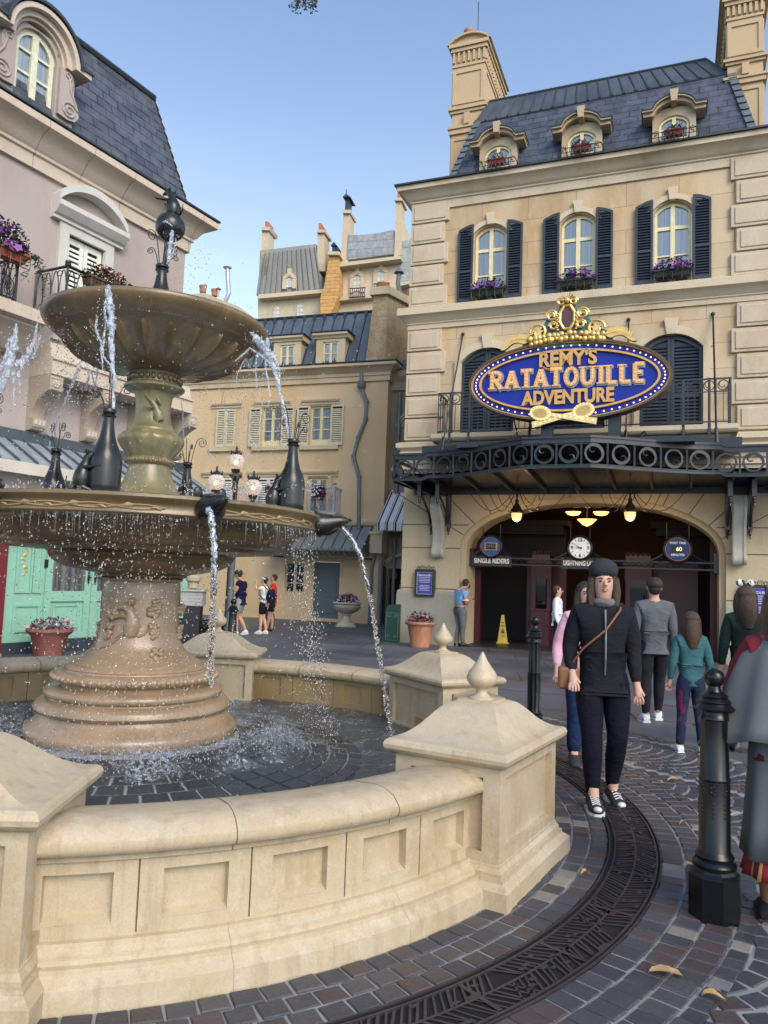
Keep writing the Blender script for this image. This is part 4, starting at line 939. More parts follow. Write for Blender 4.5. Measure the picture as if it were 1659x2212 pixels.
# lean-to glass roof, cornice, shop fascia
zA = AF.L(0, 927)[1]; 
mb = MB(); mb.box(AX0, AX1+.35, -.06, .02, zA-.16, zA+.05); mb.ex([(-.0,zA-.16),(-.10,zA-.18),(-.95,zA-.66),(-1.0,zA-.72),(-.95,zA-.74),(-.0,zA-.24)], AX1+.30, AX1+.36)
for i in range(26):
    x = AX0+i*.36
    if x < AX1+.3: mb.add([(x-.022,-.05,zA-.15),(x+.022,-.05,zA-.15),(x+.022,-1.0,zA-.68),(x-.022,-1.0,zA-.68),(x-.022,-.05,zA-.11),(x+.022,-.05,zA-.11),(x+.022,-1.0,zA-.64),(x-.022,-1.0,zA-.64)], [(0,1,2,3),(4,7,6,5),(0,4,5,1),(1,5,6,2),(2,6,7,3),(3,7,4,0)])
pt_ = obj('pent_roof_frame', mb, plain('slate blue steel', (.055,.075,.09), .45), AR)
mb = MB(); mb.quad((AX0,-.05,zA-.15),(AX0,-1.0,zA-.68),(AX1+.3,-1.0,zA-.68),(AX1+.3,-.05,zA-.15)); obj('pent_roof_glass', mb, plain('pale sheet glazing', (.26,.31,.36), .15, spec=.8), pt_)
mb = MB(); zz = zA-.70
pf = [(-.0,zz-.62),(-.62,zz-.62),(-.62,zz-.50),(-.70,zz-.46),(-.74,zz-.38),(-.86,zz-.28),(-.98,zz-.22),(-1.08,zz-.20),(-1.08,zz-.02),(-1.0,zz+.02),(.0,zz+.02)]
mb.ex(pf, AX0, AX1+.42); n = len(pf)
obj('shop_cornice', mb, stone('white shop cornice', (.60,.57,.52), (.50,.44,.36), sc1=1, rough=.7), AR, smooth=30)
RED = plain('dark red signboard', (.14,.015,.02), .45); OLIV = plain('dark olive board', (.035,.045,.03), .6)
zf = zz-.62
mb = MB(); mb.box(AX0, AF.L(62, 1050, -.6)[0], -.60, 0, zf-.55, zf); sb = obj('signboard', mb, RED, AR)
GOLDP = plain('gold leaf paint', (.62,.42,.12), .35, metal=.4)
lx, lz = AF.L(28, 1048, -.62)
text('sign_lettering', 'RDIS', .30, GOLDP, sb, lx+.12, lz-.0, y=-.615, off=.012, wide=1.25)
mb = MB(); mb.box(AF.L(62,1050,-.6)[0]+.01, AX1+.3, -.58, 0, zf-.55, zf); obj('fascia_board', mb, OLIV, AR)
# turquoise shop front
TEAL = plain('turquoise shopfront paint', (.235,.47,.37), .45, var=.06, coat=.2); TEALD = plain('turquoise recessed paint', (.20,.42,.34), .5, var=.06)
sf = bpy.data.objects.new('shopfront', None); COL.objects.link(sf); sf.parent = AR
fy = -.30
mb = MB(); xT0 = AF.L(8, 1300, fy)[0]; ztt = zf-.55
mb.box(xT0, AX1+.02, fy, 0, .12, ztt)
def fr_panel(x0, x1, z0, z1, t=.05, d=.03):
    mb.box(x0, x0+t, fy-d, fy, z0, z1); mb.box(x1-t, x1, fy-d, fy, z0, z1); mb.box(x0+t, x1-t, fy-d, fy, z1-t, z1); mb.box(x0+t, x1-t, fy-d, fy, z0, z0+t)
X = lambda px: AF.L(px, 1300, fy)[0]
xs_ = dict(a=X(12), b=X(27), c=X(62), d=X(75), e=X(90), f=X(195), g=X(170))
mb.box(xT0, AX1+.04, fy-.05, fy, .86, .95) if False else None
for (a, c) in ((X(28), X(64)), (X(66)+.0, X(86))): fr_panel(a, c, 1.02, ztt-.1, .045)
fr_panel(X(64)-.0, X(88), 1.0, ztt-.15, .03, .015) if False else None
fr_panel(X(28), X(86), .30, .82, .05)
d0, dm_, d1 = X(92), X(191), X(290)
for (a, c) in ((d0, dm_-.006), (dm_+.006, d1)):
    fr_panel(a, c, .14, ztt-.25, .14, .05); mb.box(a+.14, c-.14, fy-.05, fy, .95, 1.05) if False else mb.box(a+.14, c-.14, fy-.048, fy, .86, 1.06)
    fr_panel(a+.22, c-.22, .34, .80, .04, .02)
for px in (300, 330, 360): fr_panel(X(px), X(px+26), .3, ztt-.2, .05)
mb.box(X(398), AX1+.08, fy-.09, 0, .1, ztt); mb.box(X(396), AX1+.10, fy-.11, 0, .72, .80)
obj('joinery', mb, TEAL, sf)
mb = MB(); mb.box(xT0, AX1+.04, fy-.03, 0, -.2, .12); obj('shop_plinth', mb, plain('blue black shop plinth', (.03,.04,.055), .6), sf)
mb = MB()
for (a, c) in ((d0, dm_-.006), (dm_+.006, d1)): mb.quad((a+.13,fy-.02,1.06),(c-.13,fy-.02,1.06),(c-.13,fy-.02,ztt-.37),(a+.13,fy-.02,ztt-.37))
obj('door_glass', mb, GLASS, sf)
m, nt, b = newmat('grey gathered curtain'); v = mapped(nt, (1,1,.01)); cc = mixc(nt, ramp(nt, noise(nt, v, 13, 1), .35, .65), (.12,.11,.09), (.42,.41,.37)); nt.links.new(cc, b.inputs['Base Color']); b.inputs['Roughness'].default_value = .95
mb = MB()
for (a, c) in ((d0, dm_-.006), (dm_+.006, d1)): mb.quad((a+.13,fy-.012,1.06),(c-.13,fy-.012,1.06),(c-.13,fy-.012,ztt-.37),(a+.13,fy-.012,ztt-.37))
obj('door_curtain', mb, m, sf)
mb = MB()
for s in (-1, 1):
    xx = dm_+s*.08; mb.lathe([(.001,-.16),(.02,-.1),(.028,0),(.02,.1),(.001,.16)], 8, (xx, fy-.06, 1.35)); mb.tube([(xx,fy-.06,1.33),(xx,fy-.13,1.33),(xx+s*.02,fy-.14,1.33),(xx+s*.09,fy-.14,1.31)], .012, 6)
mb.box(X(92)-.02, X(92)+.02, fy-.06, fy, 1.5, 1.66)
obj('door_handle', mb, IRON, sf, smooth=40)
mb = MB()
for q in range(22):
    zz_ = 1.35+q*.075; xx = (X(28)+X(64))/2+.05*math.sin(q*1.3); mb.ball((xx, fy-.004, zz_), .028+.01*(q % 3), 6, 4, 1, .25, .8)
obj('painted_flourish', mb, GOLDP, sf)
mb = MB(); mb.box(AX0, xT0-.01, -.34, 0, -.2, ztt); mb.box(xT0-.5, xT0-.3, -.42, -.34, 0, ztt); obj('red_shopfront', mb, RED, AR)

# ------------------------------------------------------------------ ochre building across the square
OCH = stone('ochre stucco', (.70,.545,.345), (.68,.44,.185), sc1=.30, lo=.46, hi=.68, rough=.9, grain=30, bs=.5, bd=.02, stain2=(.60,.52,.38))  # broad orange tone: weathered paint, also standing in for soft sun glow
OCHT = stone('ochre cream moulding', (.64,.54,.37), (.52,.36,.18), sc1=.8, lo=.5, hi=.75, rough=.8, grain=25)
BR = thing('ochre_building', 'ochre stucco building with blue zinc roof, two dormers and shuttered windows, across the square', 'building', BF.O, BF.rot)
Lb = BF.L
bx0, bx1 = Lb(395, 1300)[0]-.6, Lb(836, 900)[0]
zg = Lb(690, 788, -.42)[1]
wins = []
def wrect(pa, pb): (x0, z1), (x1, z0) = Lb(*pa), Lb(*pb); return x0, x1, z0, z1
w1 = wrect((672, 878), (713, 961)); w2 = wrect((598, 880), (622, 965))
Wc = w1; Wp = (w1[1]-w1[0])
Wc2 = (w1[0]-2.05, w1[1]-2.05, w1[2], w1[3]); Wa = (w1[0]-4.05, w1[1]-4.05, w1[2], w1[3])
z2t = Lb(690, 1032)[1]; 
low = [(w1[0]+.02, w1[1]-.02, z2t-2.0, z2t)]
dT = wrect((679, 1213), (730, 1338)); dwin = wrect((616, 1214), (655, 1283))
holes = [Wc, Wc2, low[0], (dT[0], dT[1], -.05, dT[3]), dwin]
mb = MB(); grid_wall(mb, bx0, bx1, -.2, zg-.4, holes, .22); mb.box(bx1-.01, bx1, .003, 6, -.2, zg-.4)
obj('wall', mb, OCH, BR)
mb = MB(); pr = [(.05,zg-.62),(-.08,zg-.62),(-.08,zg-.44),(-.12,zg-.42),(-.12,zg-.30),(-.16,zg-.27),(-.22,zg-.20),(-.34,zg-.12),(-.42,zg-.10),(-.42,zg+.0),(.05,zg+.02)]
mb.ex(pr, bx0, bx1); n = len(pr); mid = [(bx1-min(y,0), min(y,0), z) for y, z in pr]; st = [(bx1-.001, y, z) for y, z in pr]; far = [(bx1-min(y,0), 5, z) for y, z in pr]
mb.add(st+mid, [(i, i+n, (i+1)%n+n, (i+1)%n) for i in range(n)]); mb.add(mid+far, [(i, i+n, (i+1)%n+n, (i+1)%n) for i in range(n)])
obj('cornice', mb, OCHT, BR, smooth=30)
mb = MB(); mb.box(bx0, bx1+.45, -.46, .2, zg+.021, zg+.06); mb.box(bx1, bx1+.45, .2, 5, zg+.021, zg+.06); obj('gutter_edge', mb, ZINCD, BR)
ZB_ = stone('blue grey zinc sheet', (.075,.10,.135), (.12,.15,.18), sc1=1.5, rough=.4, grain=15, zstretch=.3, spec=.6)
ry = 1.1; xr1, zr1 = Lb(805, 674, ry); xl0 = bx0
mb = MB(); mb.add([(xl0,0,zg+.06),(bx1-.35,0,zg+.06),(xr1+.6,ry,zr1),(xl0,ry,zr1),(xl0,6,zr1),(xr1+.6,6,zr1)], [(0,1,2,3),(3,2,5,4)])
rfb = obj('roof', mb, ZB_, BR)
mb = MB()
for i in range(26):
    x = xl0+i*.44
    if x < bx1-.5: mb.tube([(x,-.01,zg+.07),(x,ry-.01,zr1)], .028, 5); mb.box(x-.06, x+.06, ry-.10, ry+.02, zr1-.22, zr1+.02)
mb.tube([(xl0,ry,zr1+.03),(xr1+.6,ry,zr1+.03)], .06, 6)
obj('seam', mb, ZINCD, rfb)
for (pa, pb) in (((604,745),(633,791)), ((697,738),(728,786))):
    x0, z1 = Lb(*pa, -.05); x1, z0 = Lb(*pb, -.05); d = bpy.data.objects.new('dormer', None); COL.objects.link(d); d.parent = BR; c = (x0+x1)/2; hw_ = (x1-x0)/2
    mb = MB(); mbw = MB(); grid_wall(mbw, c-hw_-.28, c+hw_+.28, zg+.06, z1+.12, [(x0, x1, zg+.1, z1)], .15); mb.merge(mbw); 
    for s in (-1, 1): mb.quad((c+s*(hw_+.28),0,zg+.06),(c+s*(hw_+.28),1.0,zg+.06),(c+s*(hw_+.28),1.0,z1+.12),(c+s*(hw_+.28),0,z1+.12))
    mb.ex([(.9,z1+.12),(-.05,z1+.12),(-.08,z1+.18),(-.16,z1+.24),(-.16,z1+.32),(.9,z1+.34)], c-hw_-.40, c+hw_+.40)
    obj('dormer_wall', mb, OCHT, d)
    mb = MB(); mb.box(c-hw_-.46, c+hw_+.46, -.2, 1.1, z1+.341, z1+.38); obj('dormer_roof', mb, ZINCD, d)
    sash(d, c, 2*hw_, zg+.1, z1, .05, rows=(.5,), fr=.07)
def lintel(mb, x0, x1, z, e=.25): mb.ex([(.0,z),(-.05,z),(-.05,z+.07),(-.10,z+.10),(-.13,z+.16),(-.13,z+.20),(.0,z+.21)], x0-e, x1+e)
SHB = plain('cream louvre paint', (.62,.58,.42), .55)
for k, W_ in enumerate((Wc, Wc2, Wa)):
    x0, x1, z0, z1 = W_; g_ = BR; ww = x1-x0
    if k < 2:
        sash(g_, (x0+x1)/2, ww, z0, z1, .08, rows=(.40,.72) , fr=.07, base_panel=.14); shutter(g_, x0-ww*.62, x0-.02, z0-.02, z1+.02, mat=SHB, mid=False); shutter(g_, x1+.02, x1+ww*.62, z0-.02, z1+.02, mat=SHB, mid=False)
        e = .36
    else: shutter(g_, x0, (x0+x1)/2-.01, z0, z1, mat=SHB, mid=False); shutter(g_, (x0+x1)/2+.01, x1, z0, z1, mat=SHB, mid=False); e = .25
    mb = MB(); lintel(mb, x0, x1, z1+.06, e); mb.box(x0-e, x1+e, -.12, .0, z0-.18, z0-.02)
    obj('window_moulding', mb, OCHT, g_)
x0, x1, z0, z1 = low[0]; g_ = BR
sash(g_, (x0+x1)/2, x1-x0, z0, z1, .08, rows=(.35,.8), fr=.09); mb = MB(); lintel(mb, x0, x1, z1+.05, .4)
for s in (x0-.16, x1+.01): mb.box(s, s+.15, -.05, 0, z0, z1+.05)
obj('window_moulding', mb, OCHT, g_)
for k in (1, 2):
    g_ = BR; xx0, xx1 = x0-2.05*k, x1-2.05*k
    shutter(g_, xx0-.1, (xx0+xx1)/2-.01, z0, z1, mat=WHITEP, mid=False, slat=.09); shutter(g_, (xx0+xx1)/2+.01, xx1+.1, z0, z1, mat=WHITEP, mid=False, slat=.09)
    mb = MB(); lintel(mb, xx0, xx1, z1+.05, .5); obj('window_moulding', mb, OCHT, g_)
# lavender balcony
LAV = plain('lavender painted iron', (.33,.38,.58), .45)
zb1 = Lb(700, 1052, -.7)[1]; zb0 = zb1-.95; xbr = Lb(724, 1060, -.7)[0]; xbl = xbr-4.6
gb = bpy.data.objects.new('balcony', None); COL.objects.link(gb); gb.parent = BR
mb = MB(); mb.box(xbl, xbr, -.73, -.67, zb1-.07, zb1); mb.box(xbl, xbr, -.71, -.69, zb0+.05, zb0+.08); mb.box(xbr-.05, xbr+.01, -.7, 0, zb1-.07, zb1-.002)
for x in (xbl, xbl+2.3, xbr-.03): mb.box(x-.035, x+.035, -.735, -.665, zb0, zb1+.03); mb.ball((x,-.7,zb1+.14), .075, 10, 8)
x = xbl
while x < xbr-.3:
    mb.box(x+.15-.01, x+.15+.01, -.71, -.69, zb0, zb1-.07); c = x+.30
    for s in (-1, 1):
        mb.tube([(c+s*(.02+.09*(1-t/22)*math.sin(t*.36)), -.7, zb0+.30+.13*(1-t/22)*-math.cos(t*.36)) for t in range(18)], .012, 4)
        mb.tube([(c+s*(.02+.07*(1-t/22)*math.sin(t*.36)), -.7, zb0+.66+.10*(1-t/22)*math.cos(t*.36)) for t in range(18)], .010, 4)
        mb.tube([(c, -.7, zb0+.1),(c+s*.08, -.7, zb0+.25),(c+s*.12, -.7, zb0+.45),(c, -.7, zb0+.6)], .010, 4)
    x += .42
for k in range(4): mb.box(xbr-.02, xbr, -.6+.17*k-.01, -.6+.17*k+.01, zb0, zb1-.06)
obj('railing', mb, LAV, gb)
mb = MB(); mb.box(xbl-.1, xbr+.1, -.85, 0, zb0-.14, zb0); obj('slab', mb, OCHT, gb)
# string course, pent roof, door, window
zs_ = Lb(760, 1128)[1]
mb = MB(); mb.ex([(.0,zs_-.12),(-.06,zs_-.12),(-.12,zs_+.0),(-.12,zs_+.08),(.0,zs_+.10)], Lb(725,1128)[0], bx1); obj('string_course', mb, OCHT, BR)
LEAD = stone('lead grey sheet roof', (.17,.20,.22), (.22,.245,.255), sc1=1.2, rough=.4, zstretch=.3, spec=.6)
xp0, xp1 = Lb(590, 1160, -.9)[0], Lb(800, 1140, -.3)[0]; zp1 = Lb(740, 1136, -.02)[1]; zp0 = Lb(740, 1186, -1.1)[1]
pn = bpy.data.objects.new('pent_roof', None); COL.objects.link(pn); pn.parent = BR
mb = MB(); mb.add([(xp0,-.02,zp1),(xp1,-.02,zp1),(xp1,-1.1,zp0),(xp0,-1.1,zp0),(xp0,-.02,zp1-.05),(xp1,-.02,zp1-.05),(xp1,-1.1,zp0-.05),(xp0,-1.1,zp0-.05)], [(3,2,1,0),(4,5,6,7),(2,3,7,6),(1,2,6,5)])
obj('sheet_roof', mb, LEAD, pn)
mb = MB(); nn = 9
for i in range(nn+1): x = xp0+(xp1-xp0)*i/nn; mb.tube([(x,-.02,zp1+.02),(x,-1.1,zp0+.02)], .022, 4)
mb.box(xp0, xp1, -1.13, -1.09, zp0-.30, zp0-.27); mb.box(xp0, xp1, -1.13, -1.09, zp0-.09, zp0-.05)
x = xp0
while x < xp1-.2: mb.tube([(x+.1+.085*math.cos(q*PI/5),-1.11,zp0-.18+.085*math.sin(q*PI/5)) for q in range(11)], .014, 4); mb.box(x-.008,x+.008,-1.12,-1.10,zp0-.3,zp0+.05); x += .21
for sx in (xp0, xp1-.04):
    mb.box(sx, sx+.04, -1.1, 0, zp0-.34, zp0-.28); mb.tube([(sx+.02,-.45+.26*math.cos(q*.45)*(1-q/40),zp0+.02+.26*math.sin(q*.45)*(1-q/40)) for q in range(30)], .025, 5)
obj('lattice_valance', mb, plain('dark grey iron lattice', (.06,.072,.075), .5), pn)
GD = plain('slate blue door paint', (.105,.145,.175), .5, var=.06)
mb = MB(); x0, x1, z0, z1 = dT; z0 = -.05; mb.box(x0+.01, x1-.01, .06, .1, z0, z1-.01)
for za, zb2 in ((z0+.2, z0+.82), (z0+.98, z1-.2)):
    mb.box(x0+.13, x0+.16, .04, .07, za, zb2); mb.box(x1-.16, x1-.13, .04, .07, za, zb2); mb.box(x0+.16, x1-.16, .04, .07, za, za+.03); mb.box(x0+.16, x1-.16, .04, .07, zb2-.03, zb2)
do = obj('door', mb, GD, BR); mb = MB(); mb.ball((x0+.09,.02,z0+1.02), .035, 8, 6); obj('handle', mb, IRON, do, smooth=60)
sash(BR, (dwin[0]+dwin[1])/2, dwin[1]-dwin[0], dwin[2], dwin[3], .08, mat=OCHT, rows=(.33,.66), fr=.06, curt=plain('dark green blind', (.02,.045,.04), .6))
# drainpipes
PIPE = plain('grey lead pipe', (.15,.175,.19), .45)
mb = MB(); P_ = [(781,806),(781,838),(792,868),(790,905),(774,945),(764,985),(776,1030),(775,1140)]
pts = [(*Lb(*p, -.12),) for p in P_]; mb.tube([(x,-.12,z) for x, z in pts], .075, 8); x, z = pts[1]; mb.lathe([(.08,0),(.17,.1),(.17,.3),(.1,.34)], 8, (x,-.14,z-.05))
for p in pts[2:]: mb.lathe([(.095,-.05),(.095,.05)], 8, (p[0],-.12,p[1]))
x2, _ = Lb(802, 1250, -.1); x3, _ = Lb(822, 1250, -.05)
mb.tube([(x2+.12,-.1,Lb(815,1195,-.1)[1]),(x2,-.1,1.9),(x2-.02,-.1,-.2)], .07, 8); mb.tube([(x3,-.1,Lb(822,1190,-.1)[1]),(x3,-.1,-.2)], .08, 8)
obj('drainpipe', mb, PIPE, BR, smooth=50)
# rough rendered chimney
ROUGH = stone('rough cast chimney render', (.52,.41,.26), (.38,.27,.15), sc1=1.6, lo=.42, hi=.62, rough=.95, grain=7, bs=1.0, bd=.06)
ch_ = bpy.data.objects.new('chimney', None); COL.objects.link(ch_); ch_.parent = BR
cxl, czb = Lb(790, 778, .1); cxr = Lb(852, 740, .1)[0]; czt = Lb(840, 640, .1)[1]
mb = MB(); n = 10; w0 = cxl; 
L0, L1 = Lb(790, 778, 0)[0], Lb(808, 660, 0)[0]; Rr = Lb(868, 720, 1.2)[0]
mb.add([(L0,-.05,zg),(L1+.55,-.05,zg),(L1+.55,-.05,czt),(L1,-.05,czt),(L0,1.4,zg),(L1+1.25,1.9,zg),(L1+1.25,1.9,czt),(L1,1.4,czt)], [(0,1,2,3),(1,5,6,2),(3,2,6,7),(0,3,7,4)])
obj('stack', mb, ROUGH, ch_)
mb = MB(); mb.add([(L1-.12,-.2,czt),(L1+.62,-.2,czt),(L1+1.4,2.0,czt),(L1-.12,1.6,czt),(L1-.12,-.2,czt+.3),(L1+.62,-.2,czt+.3),(L1+1.4,2.0,czt+.3),(L1-.12,1.6,czt+.3)], [(0,3,2,1),(4,5,6,7),(0,1,5,4),(1,2,6,5),(2,3,7,6)])
obj('chimney_cap', mb, OCHT, ch_)
TPOT = plain('terracotta flue pot', (.36,.17,.10), .85)
mb = MB(); mb.lathe([(.2,0),(.24,.1),(.27,.22),(.22,.26)], 14, (L1+.25,.2,czt+.3)); mb.lathe([(.16,0),(.18,.3),(.2,.36),(.17,.38)], 12, (L1+.95,1.4,czt+.3)); obj('chimney_pot', mb, TPOT, ch_, smooth=40)
mb = MB(); mb.tube([(L1+.6,.9,czt+.3),(L1+.68,.9,czt+.55),(L1+.63,.9,czt+.8),(L1+.66,.9,czt+1.2)], .09, 8); mb.lathe([(.2,0),(.02,.28),(.001,.3)], 10, (L1+.66,.9,czt+1.22)); obj('flue_pipe', mb, PIPE, ch_, smooth=40)

# grey recess between the two buildings
CR = thing('grey_link_building', 'narrow grey stone building in the recess left of the tan one, with arched doorway', 'building', BF.O, BF.rot)
GRW = stone('grey recess stucco', (.30,.275,.225), (.20,.17,.13), sc1=.8, lo=.45, hi=.68, rough=.9, grain=30)
c0x = bx1; c1x = bx1+4.2; yC = .5
xd0, xd1 = Lb(838, 1300, yC)[0], Lb(838, 1300, yC)[0]+1.5
mb = MB(); mbw = MB(); grid_wall(mbw, c0x-.01, c1x, -.2, zg-.1, [(xd0, xd1, -.2, Lb(850,1223,yC)[1])], .4); mbw.xf(Matrix.Translation((0, yC, 0))); obj('wall', mbw, GRW, CR)
mb = MB(); mb.ex([(yC+.0,zg-.9),(yC-.1,zg-.9),(yC-.16,zg-.6),(yC-.3,zg-.4),(yC-.3,zg-.2),(yC,zg-.1)], c0x, c1x); obj('cornice', mb, GREYT, CR)
mb = MB(); mb.quad((c0x,yC-.3,zg-.1),(c1x,yC-.3,zg-.1),(c1x,yC+1.6,zg+1.3),(c0x+1.4,yC+1.6,zg+1.3))
for i in range(8): mb.tube([(c0x+i*.35,yC-.3,zg-.08),(c0x+i*.35+.9,yC+1.0,zg+.9)], .02, 4)
obj('roof', mb, ZB_, CR)
mb = MB(); 
zd = Lb(850,1223,yC)[1]; xc = (xd0+xd1)/2
for t, y_ in ((.0,-.10),(.12,-.16)): archring(mb, xc, (xd1-xd0)+.2+2*t, zd, .40, .10, yC+y_, yC, 16)
mb.box(xd0-.22, xd0-.02, yC-.12, yC, -.2, zd); mb.ex([(yC,zd+1.25),(yC-.25,zd+1.25),(yC-.25,zd+1.35),(yC-.4,zd+1.42),(yC-.4,zd+1.6),(yC,zd+1.62)], xd0-.3, c1x)
for i in range(14): mb.box(xd0-.2+i*.16, xd0-.10+i*.16, yC-.30, yC-.25, zd+1.26, zd+1.34)
mb.box(xd0-.02, xd1, yC-.05, yC, zd-.08, zd)
obj('door_surround', mb, GREYT, CR)
mb = MB(); mb.box(xd0, xd1, yC+.6, yC+.7, -.2, zd); obj('dark_doorway', mb, DARK, CR)
mb = MB(); mb.box(xd0-.55, xd0-.02, yC-.30, yC-.26, -.1, zd-.02); mb.box(xd0-.45, xd0-.12, yC-.315, yC-.30, .7, zd-.3); obj('open_door', mb, plain('dark bottle green door', (.02,.03,.03), .35), CR)
xw, zw_ = Lb(878, 905, yC)
mb = MB(); 
for t in (0,.1,.2): archring(mb, xw+.35, 1.3-2*t, zw_-.3, .55-t*.8, .07, yC-.14+t*.3, yC, 14)
obj('arched_vent', mb, GREYT, CR)
mb = MB(); mb.tube([(c0x+.35,yC-.12,zg-1),(c0x+.35,yC-.12,-.2)], .07, 8); obj('drainpipe', mb, PIPE, CR, smooth=50)
mb = MB(); x_, z_ = Lb(800,1150,-.1); mb.box(Lb(806,1150)[0], Lb(832,1150)[0], -.35, .3, Lb(820,1196)[1], Lb(820,1155)[1]); mb.box(Lb(804,1150)[0], Lb(834,1150)[0], -.40, .3, Lb(820,1155)[1], Lb(820,1149)[1]); obj('stone_block', mb, TRIM, CR)

# ------------------------------------------------------------------ far skyline: two scenic houses
DF = Frame(at_z(700, 700, 0)*0+Vector((0, 40, 0)), (.97,-.24))
def far_house(name, label):
    return thing(name, label, 'building', DF.O, DF.rot)
D1 = far_house('tall_far_house', 'far cream house with grey striped metal roof between two tall chimneys')
Dl = DF.L
def poly(pts, y=0): return [Dl(px, py, y) for px, py in pts]
PF = stone('pale far stucco', (.60,.56,.42), (.54,.46,.32), sc1=.3, rough=.9, grain=6, joints=(1.6,.8,.5)); PC = stone('pale far chimney', (.58,.50,.37), (.52,.43,.30), sc1=.4, rough=.9, grain=6)  # far house colours lightened and muted to carry distance haze
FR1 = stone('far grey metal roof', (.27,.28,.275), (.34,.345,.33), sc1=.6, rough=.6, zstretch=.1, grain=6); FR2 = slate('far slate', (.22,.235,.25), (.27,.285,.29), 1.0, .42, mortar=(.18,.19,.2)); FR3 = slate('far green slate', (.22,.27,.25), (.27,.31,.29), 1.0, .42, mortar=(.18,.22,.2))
PP = stone('far pinkish stucco', (.60,.49,.37), (.54,.42,.30), sc1=.3, rough=.9, grain=6)
FW = plain('far window white', (.55,.60,.62), .5); TERF = plain('far red clay pot', (.42,.16,.10), .8); BRK = slate('far orange brick', (.50,.30,.11), (.42,.24,.08), .5, .2, mortar=(.36,.22,.1), rough=.9, size=.02)
mb = MB(); mb.xz(poly([(557,628),(692,628),(700,710),(557,710)]), 0, 8); mb.xz(poly([(548,640),(557,640),(557,715),(548,715)]), 1, 8); obj('wall', mb, PF, D1)
mb = MB(); mb.xz(poly([(558,641),(564,596),(566,546),(686,532),(690,588),(698,600),(698,628)]), -.3, 7); r1 = obj('roof', mb, FR1, D1)
mb = MB()
for i in range(12):
    t = i/11; a = Dl(560+134*t, 640-14*t, -.33); b_ = Dl(574+106*t, 548-14*t, -.33); mb.tube([(a[0],-.33,a[1]),(b_[0],-.33,b_[1])], .06, 4)
obj('seam', mb, plain('far dark seams', (.17,.17,.165), .7), r1)
def stackp(mb, pts, y0, y1): mb.xz(poly(pts, y0), y0, y1)
mb = MB(); stackp(mb, [(563,595),(566,495),(580,495),(577,595)], -.3, .6); stackp(mb, [(564,497),(566,490),(584,490),(581,497)], -.45, .75)
obj('chimney', mb, PC, D1); mb = MB(); stackp(mb, [(684,585),(686,500),(700,500),(703,586)], -.3, .6); stackp(mb, [(684,502),(684,496),(702,496),(702,502)], -.45, .75)
obj('chimney', mb, PC, D1)
mb = MB(); stackp(mb, [(572,490),(573,478),(579,478),(580,490)], 0, .8); stackp(mb, [(688,496),(688,482),(694,482),(695,496)], 0, .8); obj('chimney_pot', mb, TERF, D1)
def far_window(D, px, py, w_, h_, y=-.35, arch=True, surround=True, roofwin=False):
    x, z = Dl(px, py, y); pw = w_/2; mb = MB(); g_ = bpy.data.objects.new('window', None); COL.objects.link(g_); g_.parent = D
    s_ = 40/1645; hw_ = pw*s_; hh = h_*s_
    mb.xz([(x-hw_,z-hh/2)]+archpts(x, 2*hw_, z+hh/2-hw_*(.6 if arch else .05), hw_*(.6 if arch else .05), 8)+[(x+hw_,z-hh/2)], y-.04, y+.3); obj('pane', mb, FW, g_)
    mb = MB()
    if surround:
        mb.box(x-hw_-.22, x-hw_, y-.10, y+.3, z-hh/2-.1, z+hh/2-.1); mb.box(x+hw_, x+hw_+.22, y-.10, y+.3, z-hh/2-.1, z+hh/2-.1); archring(mb, x, 2*hw_, z+hh/2-hw_*.6, hw_*.6, .22, y-.12, y+.3, 8); mb.box(x-.12, x+.12, y-.15, y+.2, z+hh/2+.05, z+hh/2+.45)
    mb.box(x-.03, x+.03, y-.06, y, z-hh/2, z+hh/2)
    for q in (-.15,.2): mb.box(x-hw_, x+hw_, y-.058, y, z+hh*q-.025, z+hh*q+.025)
    obj('frame', mb, PC, g_)
far_window(D1, 626, 610, 15, 24); far_window(D1, 597, 676, 14, 30, y=-.02, surround=False); far_window(D1, 648, 671, 14, 30, y=-.02, surround=False)
mb = MB(); stackp(mb, [(558,636),(700,624),(700,632),(558,645)], -.5, .2); obj('cornice', mb, PC, D1)
D2 = far_house('brick_chimney_stack', 'far orange brick chimney leaning between the two skyline houses')
mb = MB(); stackp(mb, [(692,690),(692,640),(700,620),(712,548),(730,548),(733,600),(731,640),(712,684)], -.8, 1.5); obj('brick_shaft', mb, BRK, D2)
mb = MB(); stackp(mb, [(708,550),(708,543),(733,543),(733,550)], -1.0, 1.7); obj('stone_cap', mb, PC, D2)
mb = MB(); stackp(mb, [(717,543),(718,530),(725,530),(725,543)], -.5, .3); stackp(mb, [(714,530),(721,522),(728,530)], -.6, .4); stackp(mb, [(726,543),(727,533),(730,533),(730,543)], -.5, .3); obj('flue_cowl', mb, ZINCD, D2)
D3 = far_house('taller_far_house', 'far peach house with dark slate roof and the two tallest thin chimneys on the skyline')
mb = MB(); mb.xz(poly([(731,570),(866,552),(870,700),(725,720)]), 0, 8); obj('wall', mb, PP, D3)
mb = MB(); mb.xz(poly([(751,566),(754,513),(790,512),(826,508),(853,501),(853,554)]), -.3, 7); obj('roof', mb, FR2, D3)
mb = MB(); stackp(mb, [(735,568),(742,458),(756,458),(751,568)], -.3, .6); stackp(mb, [(740,460),(740,453),(757,453),(757,460)], -.45, .75); obj('chimney', mb, PC, D3); mb = MB(); stackp(mb, [(851,555),(856,432),(867,432),(866,550)], -.3, .6); stackp(mb, [(852,433),(852,427),(870,427),(870,433)], -.45, .75); obj('chimney', mb, PC, D3)
mb = MB(); stackp(mb, [(858,427),(859,412),(867,410),(867,427)], -.3, .6); obj('chimney_pot', mb, TERF, D3)
